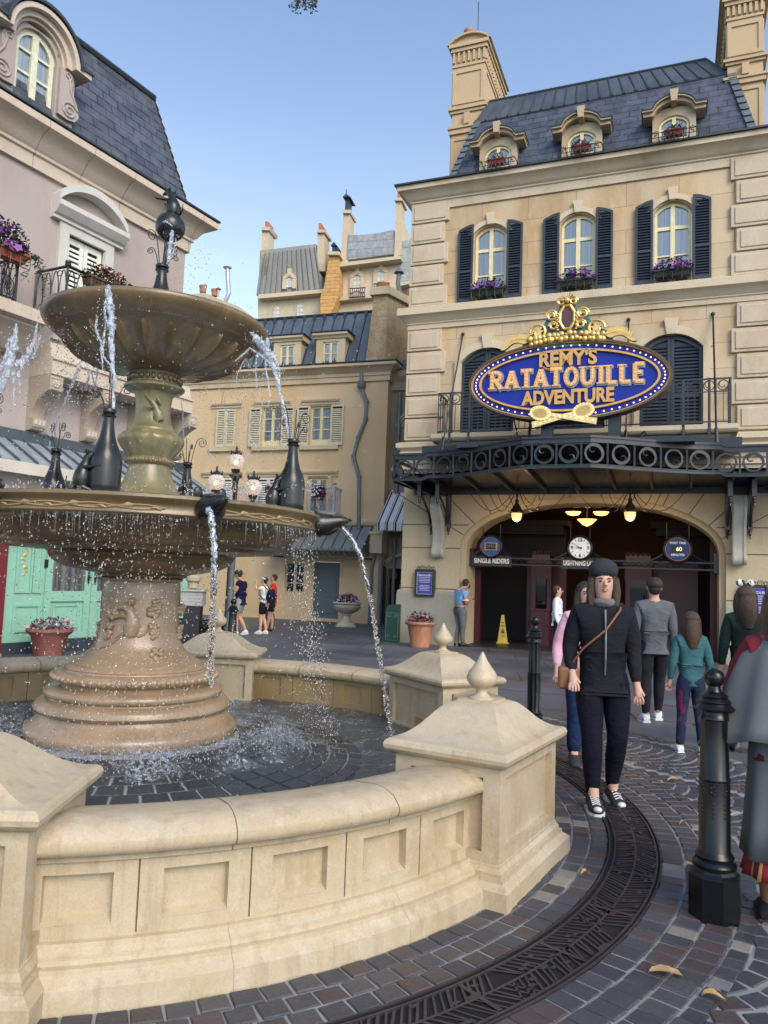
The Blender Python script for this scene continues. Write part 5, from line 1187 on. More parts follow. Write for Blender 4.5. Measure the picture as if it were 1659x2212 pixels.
mb = MB(); stackp(mb, [(745,453),(746,436),(742,425),(754,425),(752,436),(751,453)], -.3, .4); stackp(mb, [(740,425),(748,418),(757,425)], -.5, .6); mb.tube([(Dl(748,418,0)[0],0,Dl(748,418,0)[1]),(Dl(748,409,0)[0],0,Dl(748,409,0)[1])], .03, 4); obj('flue_cowl', mb, ZINCD, D3)
mb = MB(); stackp(mb, [(732,576),(866,559),(866,552),(732,568)], -.6, .2); stackp(mb, [(728,650),(808,642),(808,634),(728,643)], -.4, .2); obj('cornice', mb, PC, D3)
far_window(D3, 772, 612, 16, 36, y=-.02, arch=False); far_window(D3, 823, 603, 16, 36, y=-.02, arch=False)
mb = MB()
for px, py in ((772, 632), (824, 622)):
    x, z = Dl(px, py, -.5); 
    for q in range(8): mb.tube([(x-.4+.115*q,-.5,z-.25),(x-.4+.115*q,-.5,z+.25)], .02, 4)
    mb.tube([(x-.45,-.5,z+.25),(x+.45,-.5,z+.25)], .03, 4); mb.tube([(x-.45,-.5,z-.25),(x+.45,-.5,z-.25)], .03, 4)
obj('window_guard', mb, IRON, D3)
D4 = far_house('green_roofed_far_house', 'sliver of a far house with green slate roof behind the tan building')
mb = MB(); mb.xz(poly([(862,610),(900,604),(900,720),(862,720)]), .2, 8); obj('wall', mb, stone('far mauve stucco', (.42,.37,.33), None, rough=.9, grain=6), D4)
mb = MB(); mb.xz(poly([(862,612),(866,523),(900,518),(900,606)]), -.1, 7); obj('roof', mb, FR3, D4)
mb = MB(); stackp(mb, [(860,618),(900,610),(900,604),(860,611)], -.4, .3); stackp(mb, [(865,525),(866,470),(872,480),(872,525)], 0, 2); obj('cornice', mb, PC, D4)
# low roof with flues between the pink and ochre buildings
EF = Frame(Vector((0, 34, 0)), (.95,-.31))
E_ = thing('low_chimney_block', 'low cream chimney block with clay pots and bent steel flue, left of the skyline houses', 'chimney', EF.O, EF.rot); El = EF.L
mb = MB(); q_ = [El(px, py, 0) for px, py in ((400,700),(400,640),(440,636),(470,648),(512,664),(520,700))]; mb.xz(q_, 0, 3); b1_ = El(395,1000); mb.box(q_[0][0], q_[-1][0], .3, 3, 5.0, q_[0][1]) 
obj('block', mb, OCHT, E_)
mb = MB()
q2 = [El(px, py, -.2) for px, py in ((400,643),(400,637),(440,632),(516,662),(516,672),(440,642))]; mb.xz(q2, -.2, 3.2); obj('block_cap', mb, PC, E_)
mb = MB()
for px, py, r_ in ((438,632,.16),(463,640,.14)):
    x, z = El(px, py, .6); mb.lathe([(r_,0),(r_*1.1,.25),(r_*1.3,.3),(r_*1.2,.36),(r_,.34)], 12, (x,.6,z))
obj('clay_pot', mb, TPOT, E_, smooth=40)
STEEL = plain('galvanised steel', (.40,.43,.46), .35, metal=.5)
mb = MB(); pts = [(*El(*p, .6),) for p in ((487,650),(494,635),(493,612),(492,600),(491,582))]; mb.tube([(x,.6,z) for x, z in pts], .11, 10); x, z = pts[-1]; mb.lathe([(.1,0),(.20,.06),(.22,.1),(.1,.14)], 12, (x,.6,z))
x, z = El(471, 640, .6); mb.tube([(x,.6,z),(x,.6,z+.35)], .05, 8); mb.lathe([(.16,0),(.001,.12)], 10, (x,.6,z+.36))
x, z = El(442, 628, .6); mb.tube([(x,.6,z),(x,.6,z+.25)], .07, 8); mb.lathe([(.12,0),(.001,.14)], 10, (x,.6,z+.26)); mb.lathe([(.1,.1),(.1,.2)], 10, (x,.6,z))
obj('steel_flue', mb, STEEL, E_, smooth=40)

# ------------------------------------------------------------------ fountain
F = thing('fountain', 'large tiered stone fountain with bronze bottles, in a round basin with six square piers', 'fountain', (FC.x, FC.y, 0))
AX = Vector((-1.81-FC.x, 5.8-FC.y, 0))                   # pedestal axis in fountain space
def arcp(r, a, z): return (r*math.cos(a), r*math.sin(a), z)
def frame_strip(mb, r0, r1, a0, a1, z0, z1, n=8):
    vs = []; fs = []
    for i in range(n+1):
        a = a0+(a1-a0)*i/n
        vs += [arcp(r0,a,z0), arcp(r1,a,z0), arcp(r1,a,z1), arcp(r0,a,z1)]
    for i in range(n):
        for k in range(4): fs.append((i*4+k, (i+1)*4+k, (i+1)*4+(k+1)%4, i*4+(k+1)%4))
    fs += [(0,1,2,3), (n*4+3, n*4+2, n*4+1, n*4)]; mb.add(vs, fs)
JOINT = plain('dark stone joint', (.20,.14,.085), .8)
WALLIN = stone('water stained basin stone', (.30,.225,.115), (.20,.15,.08), sc1=2, rough=.35, grain=50, spec=.5)
def basin_segment():
    mb = MB(); A0, A1 = R(8.6), R(51.4)
    w_ = obj('basin_wall', mb, CREAM, F)
    frame_strip(mb, 2.62, 2.798, A0, A1, 0, .50, 24)
    # plinth mouldings
    prof = [(2.78,0),(2.978,0),(2.975,.088),(2.928,.120),(2.928,.138),(2.905,.140),(2.903,.156),(2.888,.164),(2.868,.180),(2.866,.198),(2.842,.2),(2.842,.206),(2.78,.206)]
    mb.lathe(prof, 40, a0=A0, a1=A0+(A1-A0)*.36-.0004); mb.lathe(prof, 40, a0=A0+(A1-A0)*.36, a1=A0+(A1-A0)*.72-.0004); mb.lathe(prof, 40, a0=A0+(A1-A0)*.72, a1=A1)
    n = 5; g = .0012
    def panel(R0, R1, z0, z1, n, st, rl, sgn=1):
        for i in range(n):
            a, c = A0+(A1-A0)*i/n+g, A0+(A1-A0)*(i+1)/n-g; s_ = st/2.8
            frame_strip(mb, R0, R1, a, a+s_, z0, z1, 2); frame_strip(mb, R0, R1, c-s_, c, z0, z1, 2)
            frame_strip(mb, R0, R1, a+s_, c-s_, z1-rl, z1, 5); frame_strip(mb, R0, R1, a+s_, c-s_, z0, z0+rl, 5)
            # sloped inner sill
            zz = z0+rl
            for q in range(5):
                b0 = a+s_+(c-a-2*s_)*q/5; b1 = a+s_+(c-a-2*s_)*(q+1)/5
                mb.quad(arcp(R1,b0,zz+.0005), arcp(R1,b1,zz+.0005), arcp(R0,b1,zz+.022), arcp(R0,b0,zz+.022)) if sgn > 0 else None
    panel(2.792, 2.842, .2065, .47, 5, .085, .042)
    w_ .data.clear_geometry(); w_.data.from_pydata(mb.v, [], mb.f); w_.data.update()
    mi = MB(); mb2 = mb; mb = mi
    for i in range(4):
        a, c = A0+(A1-A0)*i/4+g, A0+(A1-A0)*(i+1)/4-g; s_ = .05
        frame_strip(mi, 2.596, 2.6115, a, a+s_, 0.1, .50, 2); frame_strip(mi, 2.596, 2.6115, c-s_, c, 0.1, .50, 2)
        frame_strip(mi, 2.596, 2.6115, a+s_, c-s_, .455, .50, 5); frame_strip(mi, 2.596, 2.6115, a+s_, c-s_, .1, .275, 5)
    frame_strip(mi, 2.612, 2.6188, A0, A1, .1, .499, 20)
    obj('inner_face', mi, WALLIN, w_)
    mc = MB(); cp = [(2.565,.50),(2.545,.515),(2.535,.545),(2.54,.575),(2.56,.592),(2.62,.603),(2.76,.622),(2.83,.618),(2.885,.600),(2.922,.566),(2.926,.54),(2.915,.518),(2.89,.505),(2.862,.502),(2.862,.478),(2.845,.471),(2.80,.471)]
    for f0, f1 in ((0,.36),(.36,.70),(.70,1)):
        mc.lathe(cp, 30, a0=A0+(A1-A0)*f0+(.0009 if f0 else 0), a1=A0+(A1-A0)*f1-(.0009 if f1 < 1 else 0))
    obj('coping', mc, CREAM, w_, smooth=38)
    mj = MB()
    for f_ in (.36,.70): mj.lathe([(r-.004, z) for r, z in cp], 2, a0=A0+(A1-A0)*f_-.002, a1=A0+(A1-A0)*f_+.002)
    for i in range(6):
        a = A0+(A1-A0)*i/5; frame_strip(mj, 2.792, 2.833, a-.0016, a+.0016, .206, .47, 1)
    obj('joint', mj, JOINT, w_)
    return w_
seg0 = basin_segment()
def pier():
    p = bpy.data.objects.new('pier', None); COL.objects.link(p); p.parent = F; p.location = (0,0,0)
    mb = MB()
    def ringbox(prof):                       # prof: (extra, z) on the half sizes
        vs = []; fs = []
        for e, z in prof:
            hr, ht = .29+e, .44+e
            vs += [(-hr,-ht,z),(hr,-ht,z),(hr,ht,z),(-hr,ht,z)]
        for i in range(len(prof)-1):
            for k in range(4): fs.append((i*4+k, i*4+(k+1)%4, (i+1)*4+(k+1)%4, (i+1)*4+k))
        return vs, fs
    mb.add(*ringbox([(.072,0),(.070,.094),(.034,.122),(.034,.140),(.020,.142),(.020,.158),(.006,.178),(.004,.19),(0,.192)]))
    mb.box(-.255,.255,-.405,.405,.1,.66)
    def frame_face(hx, hy, ax, z0, z1, st, rl):
        for s in (-1, 1):
            if ax == 'x':
                X = sorted((s*.2545, s*.29))
                mb.box(X[0],X[1],-hy,-hy+st,z0,z1); mb.box(X[0],X[1],hy-st,hy,z0,z1)
                mb.box(X[0],X[1],-hy+st,hy-st,z0,z0+rl); mb.box(X[0],X[1],-hy+st,hy-st,z1-rl,z1)
            else:
                X = sorted((s*.4045, s*.44))
                mb.box(-hx,-hx+st,X[0],X[1],z0,z1); mb.box(hx-st,hx,X[0],X[1],z0,z1)
                mb.box(-hx+st,hx-st,X[0],X[1],z0,z0+rl); mb.box(-hx+st,hx-st,X[0],X[1],z1-rl,z1)
    frame_face(.29,.44,'x',.19,.64,.075,.05); frame_face(.2542,.44,'y',.19,.64,.055,.05)
    obj('shaft', mb, CREAM, p)
    mc = MB(); prof = [(0,.64),(.02,.645),(.035,.655),(.048,.67),(.052,.69),(.045,.708),(.03,.718)]
    v1, f1 = ringbox(prof); mc.add(v1, f1)
    og = [(1,.718),(.93,.722),(.84,.734),(.74,.754),(.64,.782),(.55,.814),(.47,.843),(.40,.865),(.33,.880),(.27,.888),(.235,.891)]
    vs = []; fs = []
    sub = 6
    def sq(hr, ht):
        o = []
        for (ax, ay, bx, by) in ((-1,-1,1,-1),(1,-1,1,1),(1,1,-1,1),(-1,1,-1,-1)):
            for i in range(sub): t = i/sub; o.append(((ax+(bx-ax)*t)*hr, (ay+(by-ay)*t)*ht))
        return o
    for q, z in og:
        hr = .11+(.32-.11)*(q-.235)/.765; ht = .11+(.47-.11)*(q-.235)/.765
        vs += [(x, y, z) for x, y in sq(hr, ht)]
    n = sub*4
    for i in range(len(og)-1):
        for k in range(n): fs.append((i*n+k, i*n+(k+1)%n, (i+1)*n+(k+1)%n, (i+1)*n+k))
    fs.append(tuple(range((len(og)-1)*n, len(og)*n))); mc.add(vs, fs)
    mc.box(-.1,.1,-.1,.1,.885,.90)
    cap = obj('cap', mc, CREAM, p, smooth=28)
    mf = MB(); mf.lathe([(.001,1.158),(.006,1.153),(.014,1.138),(.03,1.105),(.055,1.07),(.075,1.045),(.085,1.02),(.083,.998),(.07,.978),(.048,.963),(.036,.957),(.030,.945),(.031,.93),(.045,.915),(.06,.909),(.068,.906),(.068,.9)][::-1], 32)
    obj('finial', mf, CREAM, p, smooth=50)
    return p
pier0 = pier()
for k in range(6):
    a = R(-87.4 if k == 5 else -30+60*k)
    p = pier0 if k == 0 else copy_tree(pier0, F)
    p.location = (2.69*math.cos(a), 2.69*math.sin(a), 0); p.rotation_euler = (0,0,a)
    s = seg0 if k == 0 else copy_tree(seg0, F)
    s.rotation_euler = (0,0,a if k < 5 else R(-89.0))
# overflow box on the pier facing the pool
mb = MB(); a = R(30); mb.box(-.03,.03,-.14,.14,.16,.36); 
ob_ = obj('overflow_frame', mb, WALLIN, F, loc=(2.37*math.cos(a), 2.37*math.sin(a), 0), rotz=a); ob_.location = (2.375*math.cos(a)+.25*math.sin(a), 2.375*math.sin(a)-.25*math.cos(a), 0)
mb = MB(); mb.box(-.034,-.031,-.085,.085,.17,.30); obj('overflow_opening', mb, plain('black opening', (.004,.004,.004), .9), ob_)

# pool floor of dark setts, water
DSETT = island('dark wet pool setts', [(.030,.040,.052),(.038,.050,.064),(.033,.044,.058),(.046,.058,.072),(.028,.037,.049)], rough=.3, bump=.9, spec=.7, grain=45)
PMORT = stone('wet pale mortar', (.34,.37,.38), (.24,.27,.28), sc1=3, rough=.3, spec=.6)
mb = MB(); mb.lathe([(.3,.335),(.75,.335),(1.66,.216),(1.70,.15),(2.65,.12)], 96)
obj('pool_floor', mb, PMORT, F, smooth=30)
mb = MB(); r = .745; row = 0
while r < 1.62:
    r1 = r+.135; n = int(2*PI*(r+.07)/.165)
    for k in range(n):
        a0 = 2*PI*(k+.5*(row % 2)+rnd.uniform(-.03,.03))/n+.008; a1 = 2*PI*(k+1+.5*(row % 2)+rnd.uniform(-.03,.03))/n-.008
        zf = lambda q: .338-(q-.75)*.131+.004
        A, B_ = r+.008, min(r1-.008, 1.655); zt = rnd.uniform(.002,.008)
        mb.add([arcp(A,a0,zf(A)+zt), arcp(B_,a0,zf(B_)+zt), arcp(B_,a1,zf(B_)+zt), arcp(A,a1,zf(A)+zt), arcp(A-.003,a0-.002,zf(A)-.01), arcp(B_+.003,a0-.002,zf(B_)-.01), arcp(B_+.003,a1+.002,zf(B_)-.01), arcp(A-.003,a1+.002,zf(A)-.01)],
               [(0,1,2,3),(4,5,1,0),(5,6,2,1),(6,7,3,2),(7,4,0,3)])
    r = r1; row += 1
tag(obj('pool_setts', mb, DSETT, F), None, None, kind='stuff')
m, nt, b = newmat('rippling pool water'); v = mapped(nt)
n1 = noise(nt, mapped(nt, (1,1,1)), 9, 6, .65); n2 = noise(nt, v, 38, 5, .75); n3 = noise(nt, v, 2.2, 5, .7)
foam = nt.nodes.new('ShaderNodeMath'); foam.operation = 'MULTIPLY'
nt.links.new(ramp(nt, n2, .50, .62), foam.inputs[0]); nt.links.new(ramp(nt, n3, .48, .66), foam.inputs[1])
col = mixc(nt, foam.outputs[0], (.055,.068,.075), (.62,.70,.78)); nt.links.new(col, b.inputs['Base Color'])
b.inputs['Roughness'].default_value = .08; b.inputs['Specular IOR Level'].default_value = .6
bumpn(nt, b, n1, 1.0, .05)
WATER = m
mb = MB()
NR, NA = 34, 200; vs = []; fs = []
for i in range(NR+1):
    rr = 1.60+(2.63-1.60)*i/NR
    for k in range(NA):
        a = 2*PI*k/NA; vs.append((rr*math.cos(a), rr*math.sin(a), .222+.004*math.sin(rr*40+a*5)*math.sin(a*37+rr*9)+rnd.uniform(-.0035,.0035)))
for i in range(NR):
    for k in range(NA): fs.append((i*NA+k, (i+1)*NA+k, (i+1)*NA+(k+1)%NA, i*NA+(k+1)%NA))
mb.add(vs, fs); struct(obj('pool_water', mb, WATER, None, smooth=80, loc=(FC.x, FC.y, 0)))

# pedestal
ax = AX
mb = MB()
mb.lathe([(.62,.30),(.735,.335),(.755,.36),(.757,.395),(.745,.42),(.72,.44),(.69,.47),(.665,.50),(.66,.515),(.682,.525),(.697,.545),(.692,.575),(.672,.597),(.64,.603),(.61,.612),(.605,.622),(.628,.632),(.638,.65),(.632,.672),(.61,.685),(.55,.69),(.525,.70),(.528,.722),(.56,.73),(.582,.745),(.588,.765),(.578,.79),(.548,.803),(.51,.806),(.505,.815),(.51,.825),(.50,.84),(.472,.852),(.465,.86)], 96, ax)
ped = obj('pedestal', mb, PINKST, F, smooth=45)
mb = MB()
for k in range(56):
    a = 2*PI*k/56; mb.ball((ax.x+.583*math.cos(a), ax.y+.583*math.sin(a), .766), .022, 8, 5, 1, 1, 1.0)
obj('egg_moulding', mb, PINKST, ped, smooth=60)
mb = MB()
def lump(a, z): return 1+.02*math.sin(3*a+z*9)*math.sin(a*5)*(1 if z < 1.3 else 0)
mb.lathe([(.47,.855),(.44,.875),(.40,.90),(.365,.925),(.34,.95),(.322,.98),(.308,1.02),(.298,1.07),(.29,1.15),(.288,1.25),(.286,1.35),(.282,1.43),(.275,1.452),(.292,1.46),(.298,1.475)], 96, ax, fr=lump)
colm = obj('carved_column', mb, PINKST, F, smooth=60)
# relief: vines, grapes, a small animal reaching for them
mb = MB()
def onc(a, z, off=0): 
    r_ = .292+max(0, (1.03-z))*.6+off; return (ax.x+r_*math.cos(a), ax.y+r_*math.sin(a), z)
mg_ = mb
for (ca, cz) in ((R(-117),1.17),(R(-52),1.17),(R(0),1.15),(R(180),1.15),(R(-52),1.0)):
    for i in range(22):
        t = rnd.random(); mb.ball(onc(ca+rnd.uniform(-.13,.13)*(1-t*.6), cz-.02-t*.11, .012), rnd.uniform(.016,.022), 8, 6)
for (ca, cz, s) in ((R(-112),1.22,1),(R(-55),1.24,1),(R(-50),1.3,.8),(R(5),1.25,1)):
    for q in range(5):
        th_ = q*1.25; mb.ball(onc(ca+.09*s*math.cos(th_), cz+.025*s*math.sin(th_), .004), .034*s, 8, 5, 1, 1, .7)
def vine(pts, r0=.012):
    mb.tube([onc(R(a), z, .008) for a, z in pts], r0, 6)
vine([(-125,.98),(-112,1.0),(-98,1.06),(-88,1.1),(-80,1.09)], .016); vine([(-60,1.13),(-66,1.08),(-75,1.06)], .01); vine([(-128,1.1),(-122,1.14),(-115,1.2),(-108,1.25)])
obj('carved_vine', mb, PINKST, colm, smooth=60); mb = MB()
# crouching animal in relief
body = [(-84,1.07,.045),(-83,1.12,.058),(-82,1.17,.052),(-84,1.22,.042),(-88,1.26,.034),(-95,1.275,.028),(-103,1.262,.016)]
mb.tube([onc(R(a), z, .012) for a, z, r_ in body], [r_ for a, z, r_ in body], 12)
mb.ball(onc(R(-85), 1.315, .012), .030, 10, 6, 1, 1, 1)
mb.tube([onc(R(a), z, .03) for a, z in ((-86,1.2),(-96,1.21),(-106,1.2))], .012, 6)
obj('carved_relief', mb, PINKST, colm, smooth=60)
mb = MB()
mb.lathe([(.285,1.47),(.30,1.485),(.322,1.49),(.328,1.505),(.35,1.512),(.43,1.525),(.55,1.548),(.61,1.575),(.655,1.605),(.672,1.635),(.675,1.655),(.70,1.668),(.95,1.682),(.975,1.69),(.985,1.705),(1.02,1.712),(1.06,1.73),(1.10,1.765),(1.14,1.81),(1.165,1.835),(1.20,1.848),(1.255,1.855),(1.285,1.868),(1.298,1.885),(1.290,1.905),(1.288,1.93),(1.296,1.948),(1.315,1.962),(1.328,1.98),(1.320,1.999),(1.30,2.006),(1.262,2.004),(1.235,1.985),(1.2,1.95),(.9,1.93),(.5,1.92),(.2,1.92)], 128, ax)
lb = obj('lower_bowl', mb, WETST, F, smooth=45)
mb = MB()
for s in range(6):
    base = R(-118+60*s)
    for ph in (0, PI):
        pts = []
        for i in range(30):
            t = i/29; a = base+t*R(50); z = 1.918+.014*math.sin(t*PI*4+ph); rr = 1.294; pts.append((ax.x+rr*math.cos(a), ax.y+rr*math.sin(a), z))
        mb.tube(pts, .0055, 5)
    for i in range(7):
        a = base+R(4+7*i); up = 1 if i % 2 else -1
        vs = [(ax.x+(1.289+.012*q)*math.cos(a+da), ax.y+(1.289+.012*q)*math.sin(a+da), 1.918+up*.004+dz) for da, dz, q in ((0,0,1),(.022,.014*up+.008,.8),(.055,.012*up,.6),(.04,-.008*up,.8),(.02,-.010*up,.9),(.025,.002,1.6))]
        mb.add(vs, [(0,1,5),(1,2,5),(2,3,5),(3,4,5),(4,0,5)])
obj('vine_carving', mb, stone('pale wet carving', (.34,.255,.13), (.26,.19,.1), rough=.3), lb, smooth=40)
mb = MB()
for s in range(14):
    a = 2*PI*s/14
    for q in range(7): mb.ball((ax.x+(1.085-.004*q)*math.cos(a+.03*q), ax.y+(1.085-.004*q)*math.sin(a+.03*q), 1.765+.018*math.sin(q*1.5)), .030-.0015*q, 8, 5, 1, 1, .8)
obj('scroll_carving', mb, WETST, lb, smooth=60)
m, nt, b = newmat('churning bowl water'); b.inputs['Base Color'].default_value = (.62,.68,.72,1); b.inputs['Roughness'].default_value = .15; bumpn(nt, b, noise(nt, mapped(nt), 30, 5, .7), 1, .02)
FROTH = m
mb = MB(); vs = []; fs = []
for i in range(9):
    rr = .36+(1.272-.36)*i/8
    for k in range(120): a = 2*PI*k/120; vs.append((ax.x+rr*math.cos(a), ax.y+rr*math.sin(a), 1.997+rnd.uniform(-.004,.012)))
for i in range(8):
    for k in range(120): fs.append((i*120+k, (i+1)*120+k, (i+1)*120+(k+1)%120, i*120+(k+1)%120))
mb.add(vs, fs); obj('bowl_water', mb, FROTH, lb, smooth=80)
mb = MB()
def urnfr(a, z):
    if 2.385 < z < 2.545: return 1-.045*abs(math.sin(a*6))**4
    return 1
mb.lathe([(.40,1.95),(.40,2.02),(.385,2.035),(.37,2.04),(.37,2.055),(.30,2.075),(.27,2.095),(.235,2.13),(.205,2.18),(.178,2.24),(.160,2.30),(.152,2.335),(.170,2.342),(.182,2.355),(.184,2.372),(.174,2.386),(.165,2.392),(.175,2.41),(.20,2.44),(.228,2.475),(.247,2.505),(.252,2.528),(.245,2.55),(.222,2.573),(.195,2.588),(.186,2.60),(.186,2.613),(.172,2.622),(.150,2.65),(.137,2.69),(.131,2.745),(.131,2.80),(.138,2.86),(.150,2.90),(.17,2.908),(.205,2.915),(.226,2.930),(.228,2.945),(.215,2.957),(.192,2.965),(.19,2.975),(.192,3.03),(.186,3.05)], 96, ax, fr=urnfr)
uc = obj('upper_column', mb, OLIVST, F, smooth=40)
mb = MB()
for k in range(28):
    a = 2*PI*k/28; c = Vector((ax.x+.192*math.cos(a), ax.y+.192*math.sin(a), 3.0))
    mb.ball(c, .024, 8, 6, .8, .8, 1.15)
for k in range(44):
    a = 2*PI*k/44; mb.ball((ax.x+.178*math.cos(a), ax.y+.178*math.sin(a), 2.364), .0125, 6, 5, 1, 1, 1.5)
obj('bead_moulding', mb, WETST, uc, smooth=60)
mb = MB()
def onu(a, z, off=0):
    return (ax.x+(.132+off)*math.cos(R(a)), ax.y+(.132+off)*math.sin(R(a)), z)
bd = [(-52,2.67,.034),(-56,2.70,.044),(-60,2.735,.036),(-66,2.77,.025),(-74,2.80,.022),(-86,2.835,.018),(-100,2.868,.010)]
mb.tube([onu(a, z, .012) for a, z, r_ in bd], [r_ for a, z, r_ in bd], 10)
mb.tube([onu(a, z, .012) for a, z in ((-62,2.835),(-56,2.815),(-50,2.79))], [.012,.02,.010], 8)
mb.tube([onu(a, z, .03) for a, z in ((-70,2.765),(-88,2.755),(-98,2.77))], .008, 6); mb.box(0,0.001,0,.001,2.7,2.701)
obj('carved_figure', mb, OLIVST, uc, smooth=60)
mb = MB()
NF = 22
def bowlfr(a, z):
    if 3.075 < z < 3.275:
        t = (z-3.075)/.2; return 1.03-(.155*math.sin(PI*min(1, .10+t*.90))**.5)*(abs(math.sin(a*NF/2))**.55)
    return 1
pr = [(.186,3.045),(.22,3.058),(.26,3.072)]+[(.26+.42*math.sin(PI/2*t)**1.0*1.0, 3.072+.205*(1-math.cos(PI/2*t))**.9) for t in [i/14 for i in range(1, 15)]]
pr += [(.692,3.285),(.70,3.295),(.735,3.30),(.745,3.312),(.76,3.318),(.80,3.345),(.828,3.375),(.842,3.40),(.845,3.42),(.836,3.436),(.815,3.44),(.78,3.425),(.7,3.38),(.4,3.34),(.05,3.33)]
mb.lathe(pr, 22*12, ax, fr=bowlfr)
ub = obj('upper_bowl', mb, WETST, F, smooth=50)
mb = MB()
for k in range(200):
    a = 2*PI*k/200; mb.ball((ax.x+.737*math.cos(a), ax.y+.737*math.sin(a), 3.307), .0085, 5, 4)
obj('rope_moulding', mb, WETST, ub, smooth=60)
mb = MB(); mb.lathe([(.812,3.432),(.4,3.437),(.02,3.437)], 96, ax); obj('bowl_water', mb, FROTH, ub, smooth=80)

# bronze bottles with wire scrolls
BOT = [(.001,0),(.085,0),(.096,.012),(.098,.05),(.097,.20),(.092,.235),(.078,.275),(.060,.315),(.046,.36),(.038,.41),(.033,.46),(.034,.475),(.043,.48),(.045,.49),(.036,.497),(.034,.503),(.043,.507),(.045,.52),(.040,.53),(.026,.532),(.024,.50)]
WIRE = plain('bronze wire', (.03,.032,.028), .35, spec=.6)
def spiral(mb, c, u, turns, r0, r1, z, base, n=40, flip=1):
    pts = [Vector(base)]; cen = Vector(c)
    for i in range(n+1):
        t = i/n; a = turns*2*PI*t; rr = r0+(r1-r0)*t
        pts.append(cen+Vector(u)*(flip*-math.cos(a)*rr)+Vector((0,0,1))*(math.sin(a)*rr))
    p0 = pts[0]; p1 = pts[1]; mid = [p0.lerp(p1, q/5)+Vector((0,0,1))*.02*math.sin(PI*q/5) for q in range(5)]
    mb.tube(mid+pts[1:], .0035, 5)
def bottle():
    b_ = bpy.data.objects.new('bottle', None); COL.objects.link(b_); b_.parent = F
    obj('glass_body', MB().lathe(BOT, 36), BRONZE, b_, smooth=40)
    mw = MB()
    for k, (an, h, sz) in enumerate(((0.2,.70,.045),(1.9,.66,.03),(3.3,.72,.05),(4.6,.62,.025),(5.6,.6,.022))):
        u = Vector((math.cos(an), math.sin(an), 0)); base = Vector((.03*math.cos(an), .03*math.sin(an), .52))
        spiral(mw, base+u*(sz*1.2+.03)+Vector((0,0,h-.52)), u, 1.6, sz, sz*.25, 0, base)
    mw.tube([(.01,.01,.52),(.015,.012,.6),(.02,.01,.75)], .0035, 5)
    obj('wire_scroll', mw, WIRE, b_, smooth=60)
    return b_
bt = bottle()
def small_animal(parent, flip=1):
    """generic bronze rodent leaning on the bottle, built as one skin-like tube chain"""
    mb = MB()
    ch = [(0,0,.035,.045),(0,0,.075,.056),(.005,0,.12,.050),(.012,0,.16,.036),(.02,0,.19,.026),(.03,0,.215,.028),(.05,0,.235,.026),(.078,0,.232,.017),(.10,0,.226,.008)]
    mb.tube([c[:3] for c in ch], [c[3] for c in ch], 12)
    for s in (-1, 1):
        mb.tube([(.015,s*.028,.15),(.06,s*.045,.155),(.10,s*.05,.165)], [.015,.011,.008], 7)
        mb.ball((.022,s*.028,.25), .016, 8, 6, .5, 1, 1)
        mb.tube([(.02,s*.03,.03),(.07,s*.035,.012)], [.022,.010], 7)
        for q in (-.012,0,.012): mb.tube([(.10,s*.05,.165),(.122,s*.05+q,.17+q*.5)], .0035, 5)
    mb.tube([(-.03,0,.03),(-.07,.01,.015),(-.10,.02,.05),(-.095,.02,.10)], [.010,.007,.005,.003], 6)
    return obj('figure', mb, BRONZE, parent, smooth=60)
for i, (ang, rr, tilt) in enumerate(((-86,1.13,0),(-15,1.17,0),(90,1.1,0),(150,1.12,0),(214,1.15,0))):
    o = bt if i == 0 else copy_tree(bt, F)
    a = R(ang); o.location = (ax.x+rr*math.cos(a), ax.y+rr*math.sin(a), 2.0); o.rotation_euler = (0,0,a+i*.9)
    if i < 2:
        fg = small_animal(F); q = R(195) if i == 0 else R(190)
        fg.location = (ax.x+rr*math.cos(a)+.125*math.cos(q), ax.y+rr*math.sin(a)+.125*math.sin(q)-.02, 2.0); fg.rotation_euler = (0,0,q+PI-.15)
# top bottle with the dark ball
tb = copy_tree(bt, F); tb.location = (ax.x+.0, ax.y, 3.42); tb.rotation_euler = (0,0,1.0); tb.scale = (1.15,1.15,.96)
mb = MB(); mb.ball((0,0,0), .115, 28, 18)
ball_ = obj('ball', mb, BRONZE, F, smooth=60, loc=(ax.x+.045, ax.y, 4.24))
mb = MB(); mb.tube([(ax.x,ax.y,3.9),(ax.x+.04,ax.y,4.18)], .012, 8); obj('ball_rod', mb, BRONZE, F, smooth=60)
fg = small_animal(F); fg.location = (ax.x+.06, ax.y, 4.31); fg.rotation_euler = (0,0,PI-.4); fg.scale = (1.1,1.1,.95)
# spouts: bronze animal heads on the rim
def spout():
    mb = MB(); pr = [(-.07,0,-.05,.02),(-.04,0,-.03,.085),(.02,0,-.015,.098),(.08,0,0,.082),(.13,0,.02,.060),(.18,0,.035,.045),(.225,0,.045,.030),(.25,0,.048,.014)]
    mb.tube([p[:3] for p in pr], [p[3] for p in pr], 16)
    mb.ball((.262,0,.055), .014, 8, 6)
    for s in (-1, 1):
        mb.ball((-.01,s*.078,.070), .040, 12, 8, .35, .8, 1.1); mb.ball((.12,s*.045,.062), .014, 8, 6)
    mb.tube([(.06,0,-.07),(.12,0,-.055),(.17,0,-.02)], [.03,.028,.018], 8)
    return obj('spout_head', mb, BRONZE, F, smooth=60)
sp0 = spout(); SPA = [-56, 3, 64, 124, 184, -118]
for i, ang in enumerate(SPA):
    o = sp0 if i == 0 else copy_tree(sp0, F)
    a = R(ang); o.location = (ax.x+1.29*math.cos(a), ax.y+1.29*math.sin(a), 1.955); o.rotation_euler = (0,R(6),a)

